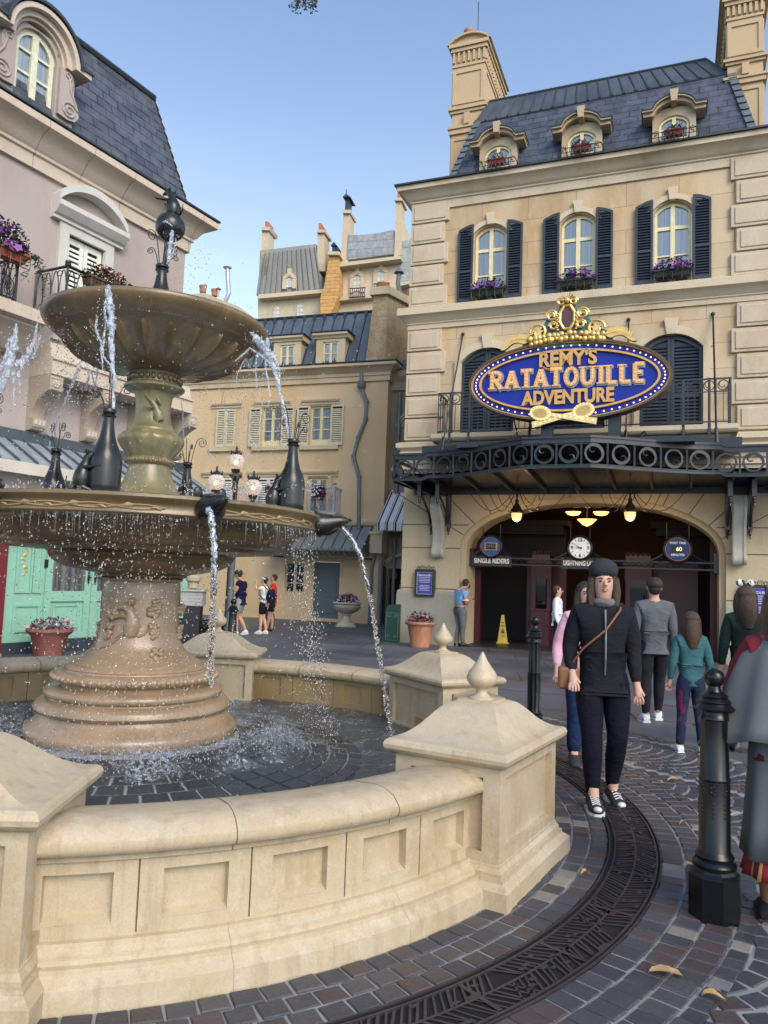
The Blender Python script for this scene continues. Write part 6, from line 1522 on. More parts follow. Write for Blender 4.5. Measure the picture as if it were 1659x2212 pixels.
# ------------------------------------------------------------------ marquee sign on the canopy
SBLUE = plain('royal blue enamel', (.004,.020,.30), .35, var=.12, sc1=2, spec=.3)
GOLD = plain('gilded carving', (.72,.48,.16), .33, metal=.55, var=.15); GOLDL = plain('gold edged letters', (.58,.34,.12), .4, metal=.2); PEACH = plain('lit peach letter face', (.62,.34,.13), .5, emit=(1,.6,.28), es=.06)
BRONZB = plain('brown bronze rim', (.10,.065,.035), .4, metal=.3)
BULB = plain('lit bulb', (1,.85,.6), .3, emit=(1,.68,.36), es=.75)
SGY = -2.55
sg = thing('marquee_sign', 'large oval blue marquee sign with gold lettering standing on the entrance canopy', 'sign', MF.W(0, SGY), MF.rot)
def S(px, py): return MF.L(px, py, SGY)
ex0, ex1 = S(1016, 835)[0], S(1453, 800)[0]; ecx = (ex0+ex1)/2; eA = (ex1-ex0)/2
ez1 = S(1265, 733)[1]; ez0 = S(1215, 912)[1]; ecz = (ez0+ez1)/2; eB = (ez1-ez0)/2
def ell(a, b_, n=72): return [(ecx+a*math.cos(2*PI*i/n), ecz+b_*math.sin(2*PI*i/n)) for i in range(n)]
mb = MB(); mb.xz(ell(eA-.26, eB-.24), -.05, .10); obj('sign_face', mb, SBLUE, sg)
def ering(a0, b0, a1, b1, y0, y1, mat, name, n=72):
    mb = MB(); A, B_ = ell(a0, b0, n), ell(a1, b1, n)
    for i in range(n):
        j = (i+1) % n
        mb.add([(A[i][0],y0,A[i][1]),(A[j][0],y0,A[j][1]),(B_[j][0],y0,B_[j][1]),(B_[i][0],y0,B_[i][1]),(A[i][0],y1,A[i][1]),(A[j][0],y1,A[j][1]),(B_[j][0],y1,B_[j][1]),(B_[i][0],y1,B_[i][1])], [(0,3,2,1),(0,1,5,4),(2,3,7,6),(4,5,6,7)])
    return obj(name, mb, mat, sg)
ering(eA-.285, eB-.265, eA-.235, eB-.22, -.12, .02, GOLDL, 'inner_gold_band'); ering(eA-.235, eB-.22, eA-.05, eB-.05, -.045, .12, SBLUE, 'bulb_channel'); ering(eA-.05, eB-.05, eA, eB, -.14, .25, BRONZB, 'outer_rim'); ering(eA-.075, eB-.075, eA-.05, eB-.05, -.10, .1, GOLDL, 'rim_band')
BULBL = plain('warm letter bulb', (.9,.62,.32), .3, emit=(1,.6,.25), es=.22); nb = 70; bulb_me = None
for i in range(nb):
    a = 2*PI*i/nb; x, z = ecx+(eA-.145)*math.cos(a), ecz+(eB-.135)*math.sin(a)
    if not bulb_me: bo = obj('bulb', MB().ball((0, 0, 0), .019, 8, 6), BULB, sg, loc=(x, -.06, z)); bulb_me = bo.data
    else: bo = bpy.data.objects.new('bulb', bulb_me); COL.objects.link(bo); bo.parent = sg; bo.location = (x, -.06, z)
# slab serif capitals for the middle line, stroke by stroke
GL = {'R': [('l',.0,0,.0,1),('a',.0,.98,.36,.25),('l',.22,.48,.56,0)], 'A': [('l',.0,0,.30,1),('l',.30,1,.60,0),('l',.13,.33,.47,.33)], 'T': [('l',.30,0,.30,1),('l',-.02,.98,.62,.98)],
      'O': [('o',)], 'U': [('l',.03,.35,.03,1),('l',.57,.35,.57,1),('u',)], 'I': [('l',.12,0,.12,1)], 'L': [('l',.05,0,.05,1),('l',.05,.03,.5,.03)], 'E': [('l',.05,0,.05,1),('l',.05,.03,.5,.03),('l',.05,.97,.5,.97),('l',.05,.52,.4,.52)]}
ADV = {'R':.78,'A':.80,'T':.76,'O':.86,'U':.84,'I':.42,'L':.66,'E':.70}
SER = {'R': [(0,0),(0,1),(.58,0)], 'A': [(0,0),(.60,0)], 'T': [(.30,0)], 'U': [(.03,1),(.57,1)], 'I': [(.12,0),(.12,1)], 'L': [(.05,1)], 'E': [], 'O': []}
def glyph(ch, H, ox, oz, t, y0, y1, grow=0.0):
    mb = MB(); k = [0]; bul = []
    def stroke(p, q, w_=t):
        d = Vector((q[0]-p[0], q[1]-p[1])); l = d.length; d.normalize(); n_ = Vector((-d.y, d.x))*(w_/2+grow); e_ = d*grow
        k[0] += 1; yy = y0-.0012*k[0]
        P_ = [(p[0]-n_.x-e_.x, p[1]-n_.y-e_.y), (q[0]-n_.x+e_.x, q[1]-n_.y+e_.y), (q[0]+n_.x+e_.x, q[1]+n_.y+e_.y), (p[0]+n_.x-e_.x, p[1]+n_.y-e_.y)]
        mb.xz([(ox+x, oz+z) for x, z in P_], yy, y1)
    def beads(pts):
        L_ = sum(math.dist(pts[i], pts[i+1]) for i in range(len(pts)-1)); m_ = max(2, round(L_/.075)); 
        for b_ in range(m_+1):
            d = L_*b_/m_
            for i in range(len(pts)-1):
                s_ = math.dist(pts[i], pts[i+1])
                if d <= s_+1e-6: f_ = d/max(s_,1e-6); bul.append((ox+pts[i][0]+(pts[i+1][0]-pts[i][0])*f_, oz+pts[i][1]+(pts[i+1][1]-pts[i][1])*f_)); break
                d -= s_
    for g in GL[ch]:
        if g[0] == 'l':
            p, q = (g[1]*H, g[2]*H), (g[3]*H, g[4]*H)
            stroke(p, q); 
            d = Vector((q[0]-p[0], q[1]-p[1])).normalized()*t*.4; beads([(p[0]+d.x, p[1]+d.y), (q[0]-d.x, q[1]-d.y)])
        else:
            if g[0] == 'a': cx, cz, rx, rz, a0, a1 = .26*H, .73*H, .24*H, .24*H, PI/2, -PI/2; pts = [(.0, .97*H)]+[(cx+rx*math.cos(a0+(a1-a0)*i/9), cz+rz*math.sin(a0+(a1-a0)*i/9)) for i in range(10)]+[(.0, .49*H)]
            elif g[0] == 'o': pts = [(.32*H+.30*H*math.cos(2*PI*i/18), .5*H+.46*H*math.sin(2*PI*i/18)) for i in range(19)]
            else: pts = [(.30*H-.27*H*math.cos(PI*i/9), .34*H-.31*H*math.sin(PI*i/9)) for i in range(10)]
            for i in range(len(pts)-1): stroke(pts[i], pts[i+1], t if g[0] != 'o' else t*.9)
            beads(pts)
    for x, z in SER[ch]: stroke((x*H-t*.95, z*H+(t*.16 if z < .5 else -t*.16)), (x*H+t*.95, z*H+(t*.16 if z < .5 else -t*.16)), t*.34)
    return mb, bul
word = 'RATATOUILLE'; tot = sum(ADV[c] for c in word)
xl, xr = S(1065, 820)[0], S(1396, 790)[0]; H_ = .40; scx = (xr-xl)/(tot-.12)
zmid = S(1228, 816)[1]; x = xl
SILE = plain('silver letter edge', (.22,.26,.36), .3, metal=.3)
for c in word:
    H2 = H_; g, bl_ = glyph(c, H2, 0, 0, .088, -.115, -.05); go, _ = glyph(c, H2, 0, 0, .088, -.095, -.05, .022)
    fx = scx/H2*.93; g.v = [(x+vx*fx, vy, zmid-H2/2+vz) for vx, vy, vz in g.v]; go.v = [(x+vx*fx+.012, vy+.02, zmid-H2/2+vz-.014) for vx, vy, vz in go.v]
    mbb = MB(); lo_ = obj('letter', g, PEACH, sg); obj('letter_backing', go, SILE, lo_)  # wider silver copy behind each letter, offset right and down
    for bx_, bz_ in bl_: mbb.ball((x+bx_*fx, -.132, zmid-H2/2+bz_), .013, 6, 5)
    obj('letter_bulbs', mbb, BULBL, lo_); x += ADV[c]*scx
def fit_text(name, s_, pa, pb, pm, hgt, mat, off=.018, y=-.06):
    w_ = S(*pb)[0]-S(*pa)[0]; o = text(name, s_, hgt*1.38, mat, sg, 0, 0, y=y-.03, depth=.06, off=off)
    xs2 = [v.co.x for v in o.data.vertices]; k = w_/(max(xs2)-min(xs2)); cx, cz = S(*pm)
    zs2 = [v.co.z for v in o.data.vertices]; m_ = (max(zs2)+min(zs2))/2; kz = hgt/(max(zs2)-min(zs2))
    for v in o.data.vertices: v.co.x = cx+(v.co.x-(max(xs2)+min(xs2))/2)*k; v.co.z = cz+(v.co.z-m_)*kz
    return o
fit_text('upper_lettering', 'REMY\u2019S' if False else "REMY'S", (1166,780), (1290,765), (1228, 776), .36, GOLDL); fit_text('lower_lettering', 'ADVENTURE', (1126,865), (1325,848), (1226, 859), .33, GOLDL)
mb = MB()
for (pa, pc) in (((1166,797),(1190,790)),):
    x0, z0 = S(1171, 797); mb.tube([(x0+.03,-.07,z0+.03),(x0+.10,-.07,z0-.03),(x0+.24,-.07,z0-.05),(x0+.30,-.07,z0-.02)], [.02,.035,.03,.012], 6)
x0, z0 = S(1137, 872); mb.tube([(x0+.08,-.07,z0+.06),(x0+.0,-.07,z0-.03),(x0-.12,-.07,z0-.06)], [.03,.03,.01], 6)
obj('letter_swash', mb, GOLDL, sg, smooth=60)
# crossed spoons
CRG = plain('pale gold enamel', (.74,.60,.27), .4, metal=.15); AGH = plain('antique gold hollow', (.50,.36,.12), .4, metal=.3)
def spoon(pb, ph):
    mb = MB(); sb_ = MB(); dp = MB()
    (bx, bz), (hx, hz) = S(*pb), S(*ph); d = Vector((hx-bx, hz-bz)); l = d.length; d.normalize(); n_ = Vector((-d.y, d.x)); m2 = []
    for i in range(24): a = 2*PI*i/24; m2.append((bx+d.x*.24*math.cos(a)+n_.x*.17*math.sin(a), bz+d.y*.24*math.cos(a)+n_.y*.17*math.sin(a)))
    mb.xz(m2, -.17-spoon.k, -.10); s0 = Vector((bx, bz))+d*.18; s1 = Vector((hx, hz)); w0, w1 = .04, .07
    mb.xz([(s0.x-n_.x*w0, s0.y-n_.y*w0), (s1.x-n_.x*w1, s1.y-n_.y*w1), (s1.x+n_.x*w1, s1.y+n_.y*w1), (s0.x+n_.x*w0, s0.y+n_.y*w0)], -.165-spoon.k*1.2, -.10)
    for i in range(18): a = 2*PI*i/18; sb_.ball((bx+d.x*.21*math.cos(a)+n_.x*.145*math.sin(a), -.178-spoon.k, bz+d.y*.21*math.cos(a)+n_.y*.145*math.sin(a)), .013, 6, 4)
    for i in range(8): p = s0.lerp(s1, (i+1)/8.6); sb_.ball((p.x, -.172-spoon.k*1.2, p.y), .014, 6, 4)
    dp.xz([(bx+d.x*.16*math.cos(2*PI*i/20)+n_.x*.10*math.sin(2*PI*i/20), bz+d.y*.16*math.cos(2*PI*i/20)+n_.y*.10*math.sin(2*PI*i/20)) for i in range(20)], -.176-spoon.k, -.15)
    spoon.k += .012; so = obj('spoon', mb, CRG, sg); obj('spoon_bowl', dp, AGH, so); obj('spoon_bulbs', sb_, BULB, so)
spoon.k = 0
spoon((1262, 890), (1152, 921)); spoon((1170, 896), (1290, 913))
# gilded crest with fruit, leaves and stars round a plain dark panel
mb = MB(); gm = MB(); TEALC = plain('teal crest ground', (.05,.14,.16), .5)
C0 = S(1226, 700); cz_b = S(1226, 745)[1]; cz_t = S(1226, 640)[1]; cxm = C0[0]; hh = cz_t-cz_b
bg = [(cxm-1.05,cz_b-.05),(cxm-.85,cz_b+.25),(cxm-.58,cz_b+.38),(cxm-.45,cz_b+.62),(cxm-.22,cz_b+.75),(cxm-.12,cz_b+hh*.93),(cxm,cz_b+hh),(cxm+.12,cz_b+hh*.93),(cxm+.22,cz_b+.75),(cxm+.45,cz_b+.62),(cxm+.58,cz_b+.38),(cxm+.85,cz_b+.25),(cxm+1.05,cz_b-.05)]
mb.xz(bg, -.06, .08); obj('crest_ground', mb, TEALC, sg)
op = MB(); oc = [(cxm+.17*math.cos(PI/8+PI/4*i), cz_b+.60+.29*math.sin(PI/8+PI/4*i)) for i in range(8)]; op.xz(oc, -.09, -.05); obj('plain_panel', op, plain('plain plum panel', (.09,.035,.045), .5), sg)
def blob(x, z, r_, y=-.12, sx=1, sz=1): gm.ball((x, y, z), r_, 9, 6, sx, .8, sz)
for i in range(8):
    a, c = oc[i], oc[(i+1) % 8]; gm.tube([(a[0],-.1,a[1]),(c[0],-.1,c[1])], .035, 6)
for s_ in (-1, 1):
    for cxo, czo, r_, tn in ((.34,.66,.13,1.6),(.30,.42,.10,1.4),(.14,.96,.09,1.4),(.62,.30,.20,1.0)):
        gm.tube([(cxm+s_*(cxo+r_*(1-t/34)*math.cos(t/20*tn*2*PI)), -.11, cz_b+czo+r_*(1-t/34)*math.sin(t/20*tn*2*PI)) for t in range(21)], .030, 6)
    cx, cz = cxm+s_*.62, cz_b+.30
    st_ = [(cx+(.14 if i % 2 == 0 else .055)*math.sin(PI*i/5), cz+(.14 if i % 2 == 0 else .055)*math.cos(PI*i/5)) for i in range(10)]; gm.xz(st_, -.13, -.06)
    for i in range(11):         # leafy wings
        t = i/10; lx = cxm+s_*(.82+.48*t); lz = cz_b+.12+.10*math.sin(t*3)-.14*t
        for q in (-1, 1):
            a = (.35+q*.65)*1; gm.xz([(lx, lz), (lx+s_*.10*math.cos(a), lz+.10*math.sin(a)+.03*q), (lx+s_*.19*math.cos(a), lz+.19*math.sin(a)), (lx+s_*.10*math.cos(a)+.03*math.sin(a)*s_, lz+.08*math.sin(a)-.035*q)], -.12-.004*i-.002*q, -.06)
    for i in range(9): blob(cxm+s_*(.20+.02*(i % 2)), cz_b+.32+.045*i, .026, -.13, 1.4, .8)
for i in range(34):
    t = (i % 17)/16; x_ = cxm-.78+1.56*t+rnd.uniform(-.03,.03); z_ = cz_b+.04+(.10 if i < 17 else .0)+.07*math.sin(t*PI)+rnd.uniform(-.02,.02)
    blob(x_, z_, rnd.uniform(.05,.085), -.14)
for a in range(7): gm.xz([(cxm+.03*math.sin((a-3)*.4-.5), cz_b+1.0), (cxm+.17*math.sin((a-3)*.42), cz_b+1.0+.17*math.cos((a-3)*.42)), (cxm+.03*math.sin((a-3)*.4+.5), cz_b+1.0)], -.14-.003*a, -.05)
blob(cxm, cz_b+.98, .07, -.14)
obj('gilded_crest', gm, GOLD, sg, smooth=50)
mb = MB()
for x_ in (S(1180, 930)[0], S(1326, 920)[0]): mb.box(x_-.13, x_+.13, .06, .22, CZ1+.03, ecz-.3)
obj('support_post', mb, IRONB, sg)
for nm, (px, py), lab in (('left', (1065, 962), 'small black spotlight on the canopy housing below the left side of the sign'), ('right', (1388, 938), 'small black spotlight on the canopy below the right end of the sign')):
    x_, z_ = MF.L(px, py, -1.0); mb = MB(); mb.tube([(-.05,0,-.05),(.06,-.02,.05)], .05, 8); mb.tube([(0,0,-.15),(0,0,0)], .02, 6)
    tag(obj('spotlight', mb, IRON, None, loc=MF.W(x_, -1.0, z_)), lab, 'spotlight', 'spotlights on the canopy')

# ------------------------------------------------------------------ hanging lanterns, clock, round signs, beam
LAMPG = plain('lit lantern glass', (1,.8,.5), .4, emit=(1,.55,.2), es=.5)
LAMPB = plain('lit filament', (1,.9,.6), .3, emit=(1,.72,.35), es=3)
OLDB = plain('aged bronze lantern', (.035,.028,.018), .45, metal=.4)
def lantern(px, py, label, yo=-.9):
    x_, z_ = MF.L(px, py, yo); t = thing('hanging_lantern', label, 'lantern', MF.W(x_, yo, z_), MF.rot, 'lanterns hanging under the canopy')
    mb = MB(); mb.lathe([(.001,-.17),(.05,-.16),(.10,-.12),(.125,-.05),(.13,.03),(.13,.05)], 20); g_ = obj('glass_globe', mb, LAMPG, t, smooth=60)
    mb = MB(); mb.ball((0,0,-.02), .05, 10, 8); obj('bulb', mb, LAMPB, t, smooth=60)
    mb = MB(); mb.lathe([(.15,.04),(.165,.07),(.15,.10),(.12,.14),(.10,.20),(.06,.25),(.04,.30),(.055,.34),(.025,.38),(.02,.44),(.035,.47),(.01,.52),(.01,CZ0-z_-.05)], 16)
    for q in range(6): a = q*PI/3; mb.tube([(.15*math.cos(a),.15*math.sin(a),.06),(.21*math.cos(a),.21*math.sin(a),.08),(.20*math.cos(a),.20*math.sin(a),.13)], .012, 5)
    obj('hood', mb, OLDB, t, smooth=40)
    mb = MB()
    for s in (-1, 1):
        for w_, dp_ in ((.55,.5),(.75,.62),(1.3,.60)):
            P_ = [(s*w_*q/10, 0, CZ0-z_-.12-dp_*math.sin(PI*q/10)) for q in range(11)]; mb.tube(P_, .008, 4)
    obj('cable', mb, IRON, t)
    ld = bpy.data.lights.new('lantern_light', 'POINT'); ld.energy = 14; ld.color = (1,.62,.3); ld.shadow_soft_size = .12
    lo = bpy.data.objects.new('lantern_light', ld); COL.objects.link(lo); lo.parent = t; lo.location = (0,-.0,-.3)
lantern(1116, 1112, 'lit bronze lantern under the canopy, above the single riders side of the arch'); lantern(1361, 1110, 'lit bronze lantern under the canopy, right of the clock')
bm_y = .55
bt_ = thing('overhead_beam', 'dark iron beam across the arch with white lane lettering', 'sign beam', MF.W(0, bm_y), MF.rot)
LB = lambda px, py: MF.L(px, py, bm_y)
z1 = LB(1126, 1205)[1]; z0 = z1-.20
mb = MB(); mb.box(AC-AW/2+.0, AC+AW/2-.0, -.03, .03, z1-.035, z1); mb.box(AC-AW/2, AC+AW/2, -.03, .03, z0, z0+.035)
for i in range(40):
    x_ = AC-AW/2+.1+i*.15; mb.tube([(x_+.06*math.cos(q*PI/5),0,z0+.10+.06*math.sin(q*PI/5)) for q in range(11)], .008, 4)
for s in (-1, 1): mb.box(AC+s*AW/2-.1, AC+s*AW/2+.1, -.12, .12, z0-.06, z1+.22)
obj('beam', mb, IRON, bt_)
WL = plain('white lettering', (.78,.78,.74), .5); BOARD = plain('charcoal name board', (.03,.032,.036), .5)
for s_, pa, pb in (('SINGLE RIDERS', 1020, 1106), ('LIGHTNING LANE', 1213, 1295)):
    xa, xb = LB(pa, 1212)[0], LB(pb, 1214)[0]; mb = MB(); mb.box(xa, xb, -.06, -.031, z0-.05, z1+.04); o = obj('name_board', mb, BOARD, bt_)
    tt = text('lettering', s_, .17, WL, o, (xa+xb)/2, (z0+z1)/2-.01, y=-.066, off=.006, wide=1); xs2 = [v.co.x for v in tt.data.vertices]; k = (xb-xa)*.88/(max(xs2)-min(xs2))
    for v in tt.data.vertices: v.co.x = (xa+xb)/2+(v.co.x-(xa+xb)/2)*k
def round_sign(name, label, cat, px, py, r_, face):
    x_, z_ = LB(px, py); t = thing(name, label, cat, MF.W(x_, bm_y-.08, z_), MF.rot)
    mb = MB(); n = 40
    mb.xz([(r_*.9*math.cos(2*PI*i/n), r_*.9*math.sin(2*PI*i/n)) for i in range(n)], -.05, .08); obj('face', mb, face, t)
    mb = MB(); mb.tube([(r_*.93*math.cos(2*PI*i/n), -.05, r_*.93*math.sin(2*PI*i/n)) for i in range(n+1)], .035, 6); obj('rim', mb, IRON, t, smooth=60)
    mb = MB(); mb.tube([(r_*.84*math.cos(2*PI*i/n), -.055, r_*.84*math.sin(2*PI*i/n)) for i in range(n+1)], .010, 5); obj('gold_ring', mb, GOLDL, t, smooth=60)
    mb = MB()
    for s in (-1, 1):
        mb.tube([(s*r_*.75,0,r_*.75),(s*r_*.75,0,r_*1.9)], .012, 5)
        mb.tube([(s*r_*(1.0+.12*q),0,-r_*.35-.095*r_*q*(1-.04*q)) for q in range(9)], .02, 5); mb.tube([(s*r_*(1.15+.12*math.cos(q*.5)),0,-r_*.75+.12*r_*math.sin(q*.5)) for q in range(12)], .012, 4)
    obj('scroll_bracket', mb, IRON, t); return t
FB = plain('blue enamel face', (.02,.085,.35), .4); FB2 = plain('deep blue enamel face', (.012,.03,.16), .4)
BLK = plain('black display', (.008,.008,.008), .4)
t = round_sign('round_sign', 'round blue sign with a small dark OPEN display, hung over SINGLE RIDERS', 'sign', 1063, 1181, .31, FB)
mb = MB(); mb.box(-.14,.14,-.075,-.05,-.08,.08); o = obj('display', mb, BLK, t); mb = MB(); [mb.box(*b_) for b_ in ((-.17,.17,-.08,-.05,.08,.10),(-.17,.17,-.08,-.05,-.10,-.08),(-.17,-.14,-.08,-.05,-.08,.08),(.14,.17,-.08,-.05,-.08,.08))]; obj('display_frame', mb, GOLDL, t)
text('display_text', 'OPEN', .11, plain('dim display letters', (.16,.16,.14), .6), o, 0, 0, y=-.078, off=.002)
t = round_sign('round_sign', 'round dark blue wait time sign reading 60 minutes, right of the clock', 'sign', 1464, 1187, .34, FB2)
mb = MB(); mb.box(-.14,.14,-.075,-.05,-.075,.075); o = obj('display', mb, BLK, t); text('display_text', '60', .14, plain('lit display digits', (1,.9,.6), .4, emit=(1,.85,.5), es=.8), o, .03, 0, y=-.078, off=.0)
text('lettering', 'WAIT TIME', .075, WL, t, 0, .15, y=-.056, off=.003); text('lettering', 'MINUTES', .075, WL, t, 0, -.14, y=-.056, off=.003)
t = round_sign('clock', 'white faced round clock with black numerals above LIGHTNING LANE', 'clock', 1254, 1184, .32, plain('white clock face', (.75,.77,.78), .4, emit=(.9,.95,1), es=.12))
NUM = plain('black numerals', (.01,.01,.01), .5)
for s_, a in (('12', 0), ('3', 90), ('6', 180), ('9', 270)): text('numeral', s_, .115, NUM, t, .20*math.sin(R(a)), .20*math.cos(R(a)), y=-.056, off=.004)
mb = MB()
for i in range(12):
    if i % 3: a = R(30*i); mb.xz([(.19*math.sin(a)-.008*math.cos(a), .19*math.cos(a)+.008*math.sin(a)), (.245*math.sin(a)-.008*math.cos(a), .245*math.cos(a)+.008*math.sin(a)), (.245*math.sin(a)+.008*math.cos(a), .245*math.cos(a)-.008*math.sin(a)), (.19*math.sin(a)+.008*math.cos(a), .19*math.cos(a)-.008*math.sin(a))], -.058, -.05)
obj('hour_mark', mb, NUM, t); mb = MB()
for a, l, w_ in ((R(-55), .20, .012), (R(-93), .15, .018)):
    mb.xz([(-.05*math.sin(a)-w_*math.cos(a), -.05*math.cos(a)+w_*math.sin(a)), (l*math.sin(a), l*math.cos(a)), (-.05*math.sin(a)+w_*math.cos(a), -.05*math.cos(a)-w_*math.sin(a))], -.068-l*.02, -.062)
mb.ball((0,-.065,0), .022, 8, 6); obj('hands', mb, NUM, t)
# uplit fixture inside
x_, z_ = MF.L(1268, 1122, 2.5); t = thing('hall_chandelier', 'amber glass bowl light glowing under the hall ceiling', 'light', MF.W(x_, 2.5, z_), MF.rot)
AMB = plain('lit amber glass', (1,.5,.15), .4, emit=(1,.42,.10), es=2.2)
mb = MB(); mb.lathe([(.001,-.20),(.12,-.15),(.25,-.02),(.27,.0)], 20)
for s in (-1, 1): mb.lathe([(.001,.05),(.15,.08),(.22,.16)], 14, (s*.38, 0, .05))
obj('glass_bowl', mb, AMB, t, smooth=50); mb = MB(); mb.tube([(0,0,-.1),(0,0,.9)], .02, 6); mb.tube([(-.38,0,.1),(-.38,0,.35),(.38,0,.35),(.38,0,.1)], .015, 5); obj('stem', mb, IRON, t)
ld = bpy.data.lights.new('hall_light', 'POINT'); ld.energy = 10; ld.color = (1,.5,.2); ld.shadow_soft_size = .2; lo = bpy.data.objects.new('hall_light', ld); COL.objects.link(lo); lo.parent = t; lo.location = (0,0,.3)
t.location = MF.W(x_, 2.5, z_)

# ------------------------------------------------------------------ menu cases
CASEG = plain('dark green case', (.012,.03,.028), .35); POST = plain('violet blue poster', (.055,.045,.30), .35, var=.1); PTX = plain('pale poster text', (.45,.48,.62), .6)
def menu_case(x0, x1, z0, z1, label, title):
    t = thing('poster_case', label, 'poster case', MF.W((x0+x1)/2, -.03, z0), MF.rot, 'poster cases beside the arch'); w_, h_ = (x1-x0)/2, z1-z0
    mb = MB(); mb.box(-w_, w_, -.13, 0, 0, h_); cs = obj('case', mb, CASEG, t); bevel(cs, .01)
    mb = MB(); f_ = .055
    for b_ in ((-w_+.0,-w_+f_,0,h_),(w_-f_,w_,0,h_),(-w_+f_,w_-f_,0,f_),(-w_+f_,w_-f_,h_-f_,h_)): mb.box(b_[0], b_[1], -.16, -.131, b_[2], b_[3])
    obj('frame', mb, CASEG, t)
    mb = MB(); g_ = w_-f_
    for b_ in ((-g_,-g_+.012,f_,h_-f_),(g_-.012,g_,f_,h_-f_),(-g_+.012,g_-.012,f_,f_+.012),(-g_+.012,g_-.012,h_-f_-.012,h_-f_)): mb.box(b_[0], b_[1], -.150, -.140, b_[2], b_[3])
    obj('silver_bead', mb, plain('silver bead', (.35,.42,.45), .4), t)
    mb = MB(); mb.box(-g_, g_, -.139, -.132, f_, h_-f_); p_ = obj('poster', mb, POST, t)
    text('poster_title', title, .085, PTX, p_, 0, h_*.80, y=-.142, off=.003)
    mb = MB(); z = h_*.70
    while z > h_*.16:
        k = rnd.uniform(.5,.82); 
        if abs(z-h_*.45) > .03: mb.box(-g_*k, g_*k, -.1425, -.140, z, z+.016)
        z -= .042
    for zz in (.33, .20): mb.lathe([(.028,0),(.001,.002)], 12, (-g_*.75, -.143, h_*zz))
    obj('poster_text', mb, PTX, p_)
    mb = MB()
    for cx, r_ in ((-.20,.055),(-.08,.075),(.08,.075),(.20,.055)): mb.tube([(cx+(r_*(1-q/30))*math.cos(q*.42+(0 if cx < 0 else PI))*(1 if cx < 0 else -1), -.08, h_+.05+r_*(1-q/30)*math.sin(q*.42)) for q in range(22)], .008, 5)
    mb.tube([(-w_,-.08,h_+.005),(w_,-.08,h_+.005)], .012, 5); obj('scroll_cresting', mb, IRON, t)
xa, za = MF.L(899, 1287, -.03); xb, zb_ = MF.L(942, 1232, -.03); menu_case(xa, xb, za, zb_, 'green framed case with a violet poster, on the wall above the terracotta pot', 'Ratatouille')
xa, za = MF.L(1601, 1340, -.03); zb_ = MF.L(1601, 1264, -.03)[1]; menu_case(xa, xa+.62, za, zb_, 'green framed violet poster case right of the arch, behind the shield sign', 'RATATOUILLE')

# shield sign at the right edge
p = at_y(1672, 1325, 7.0); t = thing('shield_sign', 'cobalt blue shield shaped sign with dark rim at the right edge', 'sign', (p.x, p.y, 0), -.1)
k = 7.0/1645
def Z(py): return at_y(1655, py, 7.0).z
P_ = [(-.075,Z(1266)),(.06,Z(1258)),(.2,Z(1266)),(.2,Z(1380)),(.06,Z(1388)),(-.055,Z(1372)),(-.10,Z(1310)),(-.06,Z(1293)),(-.062,Z(1280))]
mb = MB(); mb.xz(P_, -.02, .03); obj('sign_rim', mb, plain('dark grey sign rim', (.03,.035,.04), .4), t)
c_ = (.06, (Z(1266)+Z(1380))/2); mb = MB(); mb.xz([(c_[0]+(x-c_[0])*.86, c_[1]+(z-c_[1])*.88) for x, z in P_], -.03, -.015); obj('sign_panel', mb, plain('cobalt panel', (.01,.02,.36), .4), t)
mb = MB(); mb.lathe([(.03,0),(.03,Z(1380)+.02)], 12, (.06,.06,0)); mb.lathe([(.2,0),(.2,.03),(.05,.08)], 16, (.06,.06,0)); obj('post', mb, IRON, t, smooth=40)

# ------------------------------------------------------------------ bollards
GLBLK = plain('glossy black cast iron', (.004,.005,.007), .25, spec=.4, var=.2)
def bollard(label, x, y, s=1.0, big=False):
    t = thing('bollard', label, 'bollard', (x, y, gz(x, y)), .3, 'black bollards round the fountain'); t.scale = (s, s, s)
    mb = MB()
    def oct_(r, z0, z1, r1=None):
        mb.lathe([(0.001,z0),(r,z0),(r1 or r,z1),(0.001,z1)], 8, a0=PI/8, a1=PI/8+2*PI)
    oct_(.118, 0, .20); oct_(.118, .2001, .215, .10); oct_(.10, .216, .235, .088); obj('octagonal_base', mb, GLBLK, t)
    mb = MB(); mb.lathe([(.095,.236),(.098,.25),(.09,.262),(.082,.268),(.086,.285),(.078,.30),(.070,.31),(.068,.62),(.0675,.625),(.071,.63),(.071,.638),(.0665,.645),(.060,.90),(.060,.905),(.066,.91),(.064,.925),(.060,.93),(.060,.945),(.090,.952),(.094,.960),(.080,.972),(.072,.982),(.076,.99),(.068,1.0),(.058,1.006),(.062,1.016),(.05,1.028),(.034,1.036),(.028,1.05),(.026,1.062)], 32)
    mb.ball((0,0,1.10), .047, 20, 14); obj('shaft', mb, GLBLK, t, smooth=40)
    mb = MB()
    for q in range(8):
        a = q*PI/4
        for u in range(5): b_ = u*2*PI/5; mb.ball((.0665*math.cos(a+.16*math.cos(b_)), .0665*math.sin(a+.16*math.cos(b_)), .59+.018*math.sin(b_)), .006, 5, 4)
        for u in range(4): mb.ball((.067*math.cos(a), .067*math.sin(a), .47+.02*u), .007, 5, 4)
    obj('cast_flower', mb, GLBLK, t, smooth=60)
    return t
p = ong(1550, 2004); bollard('large near black bollard post with octagonal base, beside the grey caped woman', p.x+.03, p.y+.10, 1.02)
x_ = at_y(1155, 1400, 7.5).x; b_2 = bollard('black ball topped bollard behind the nearest basin pier', x_, 7.5); b_2.scale = (.92,.92,1.07)
x_ = at_y(503, 1330, 11.9).x; bollard('black ball topped bollard left of the capped man, by the lamp standard', x_, 11.9)

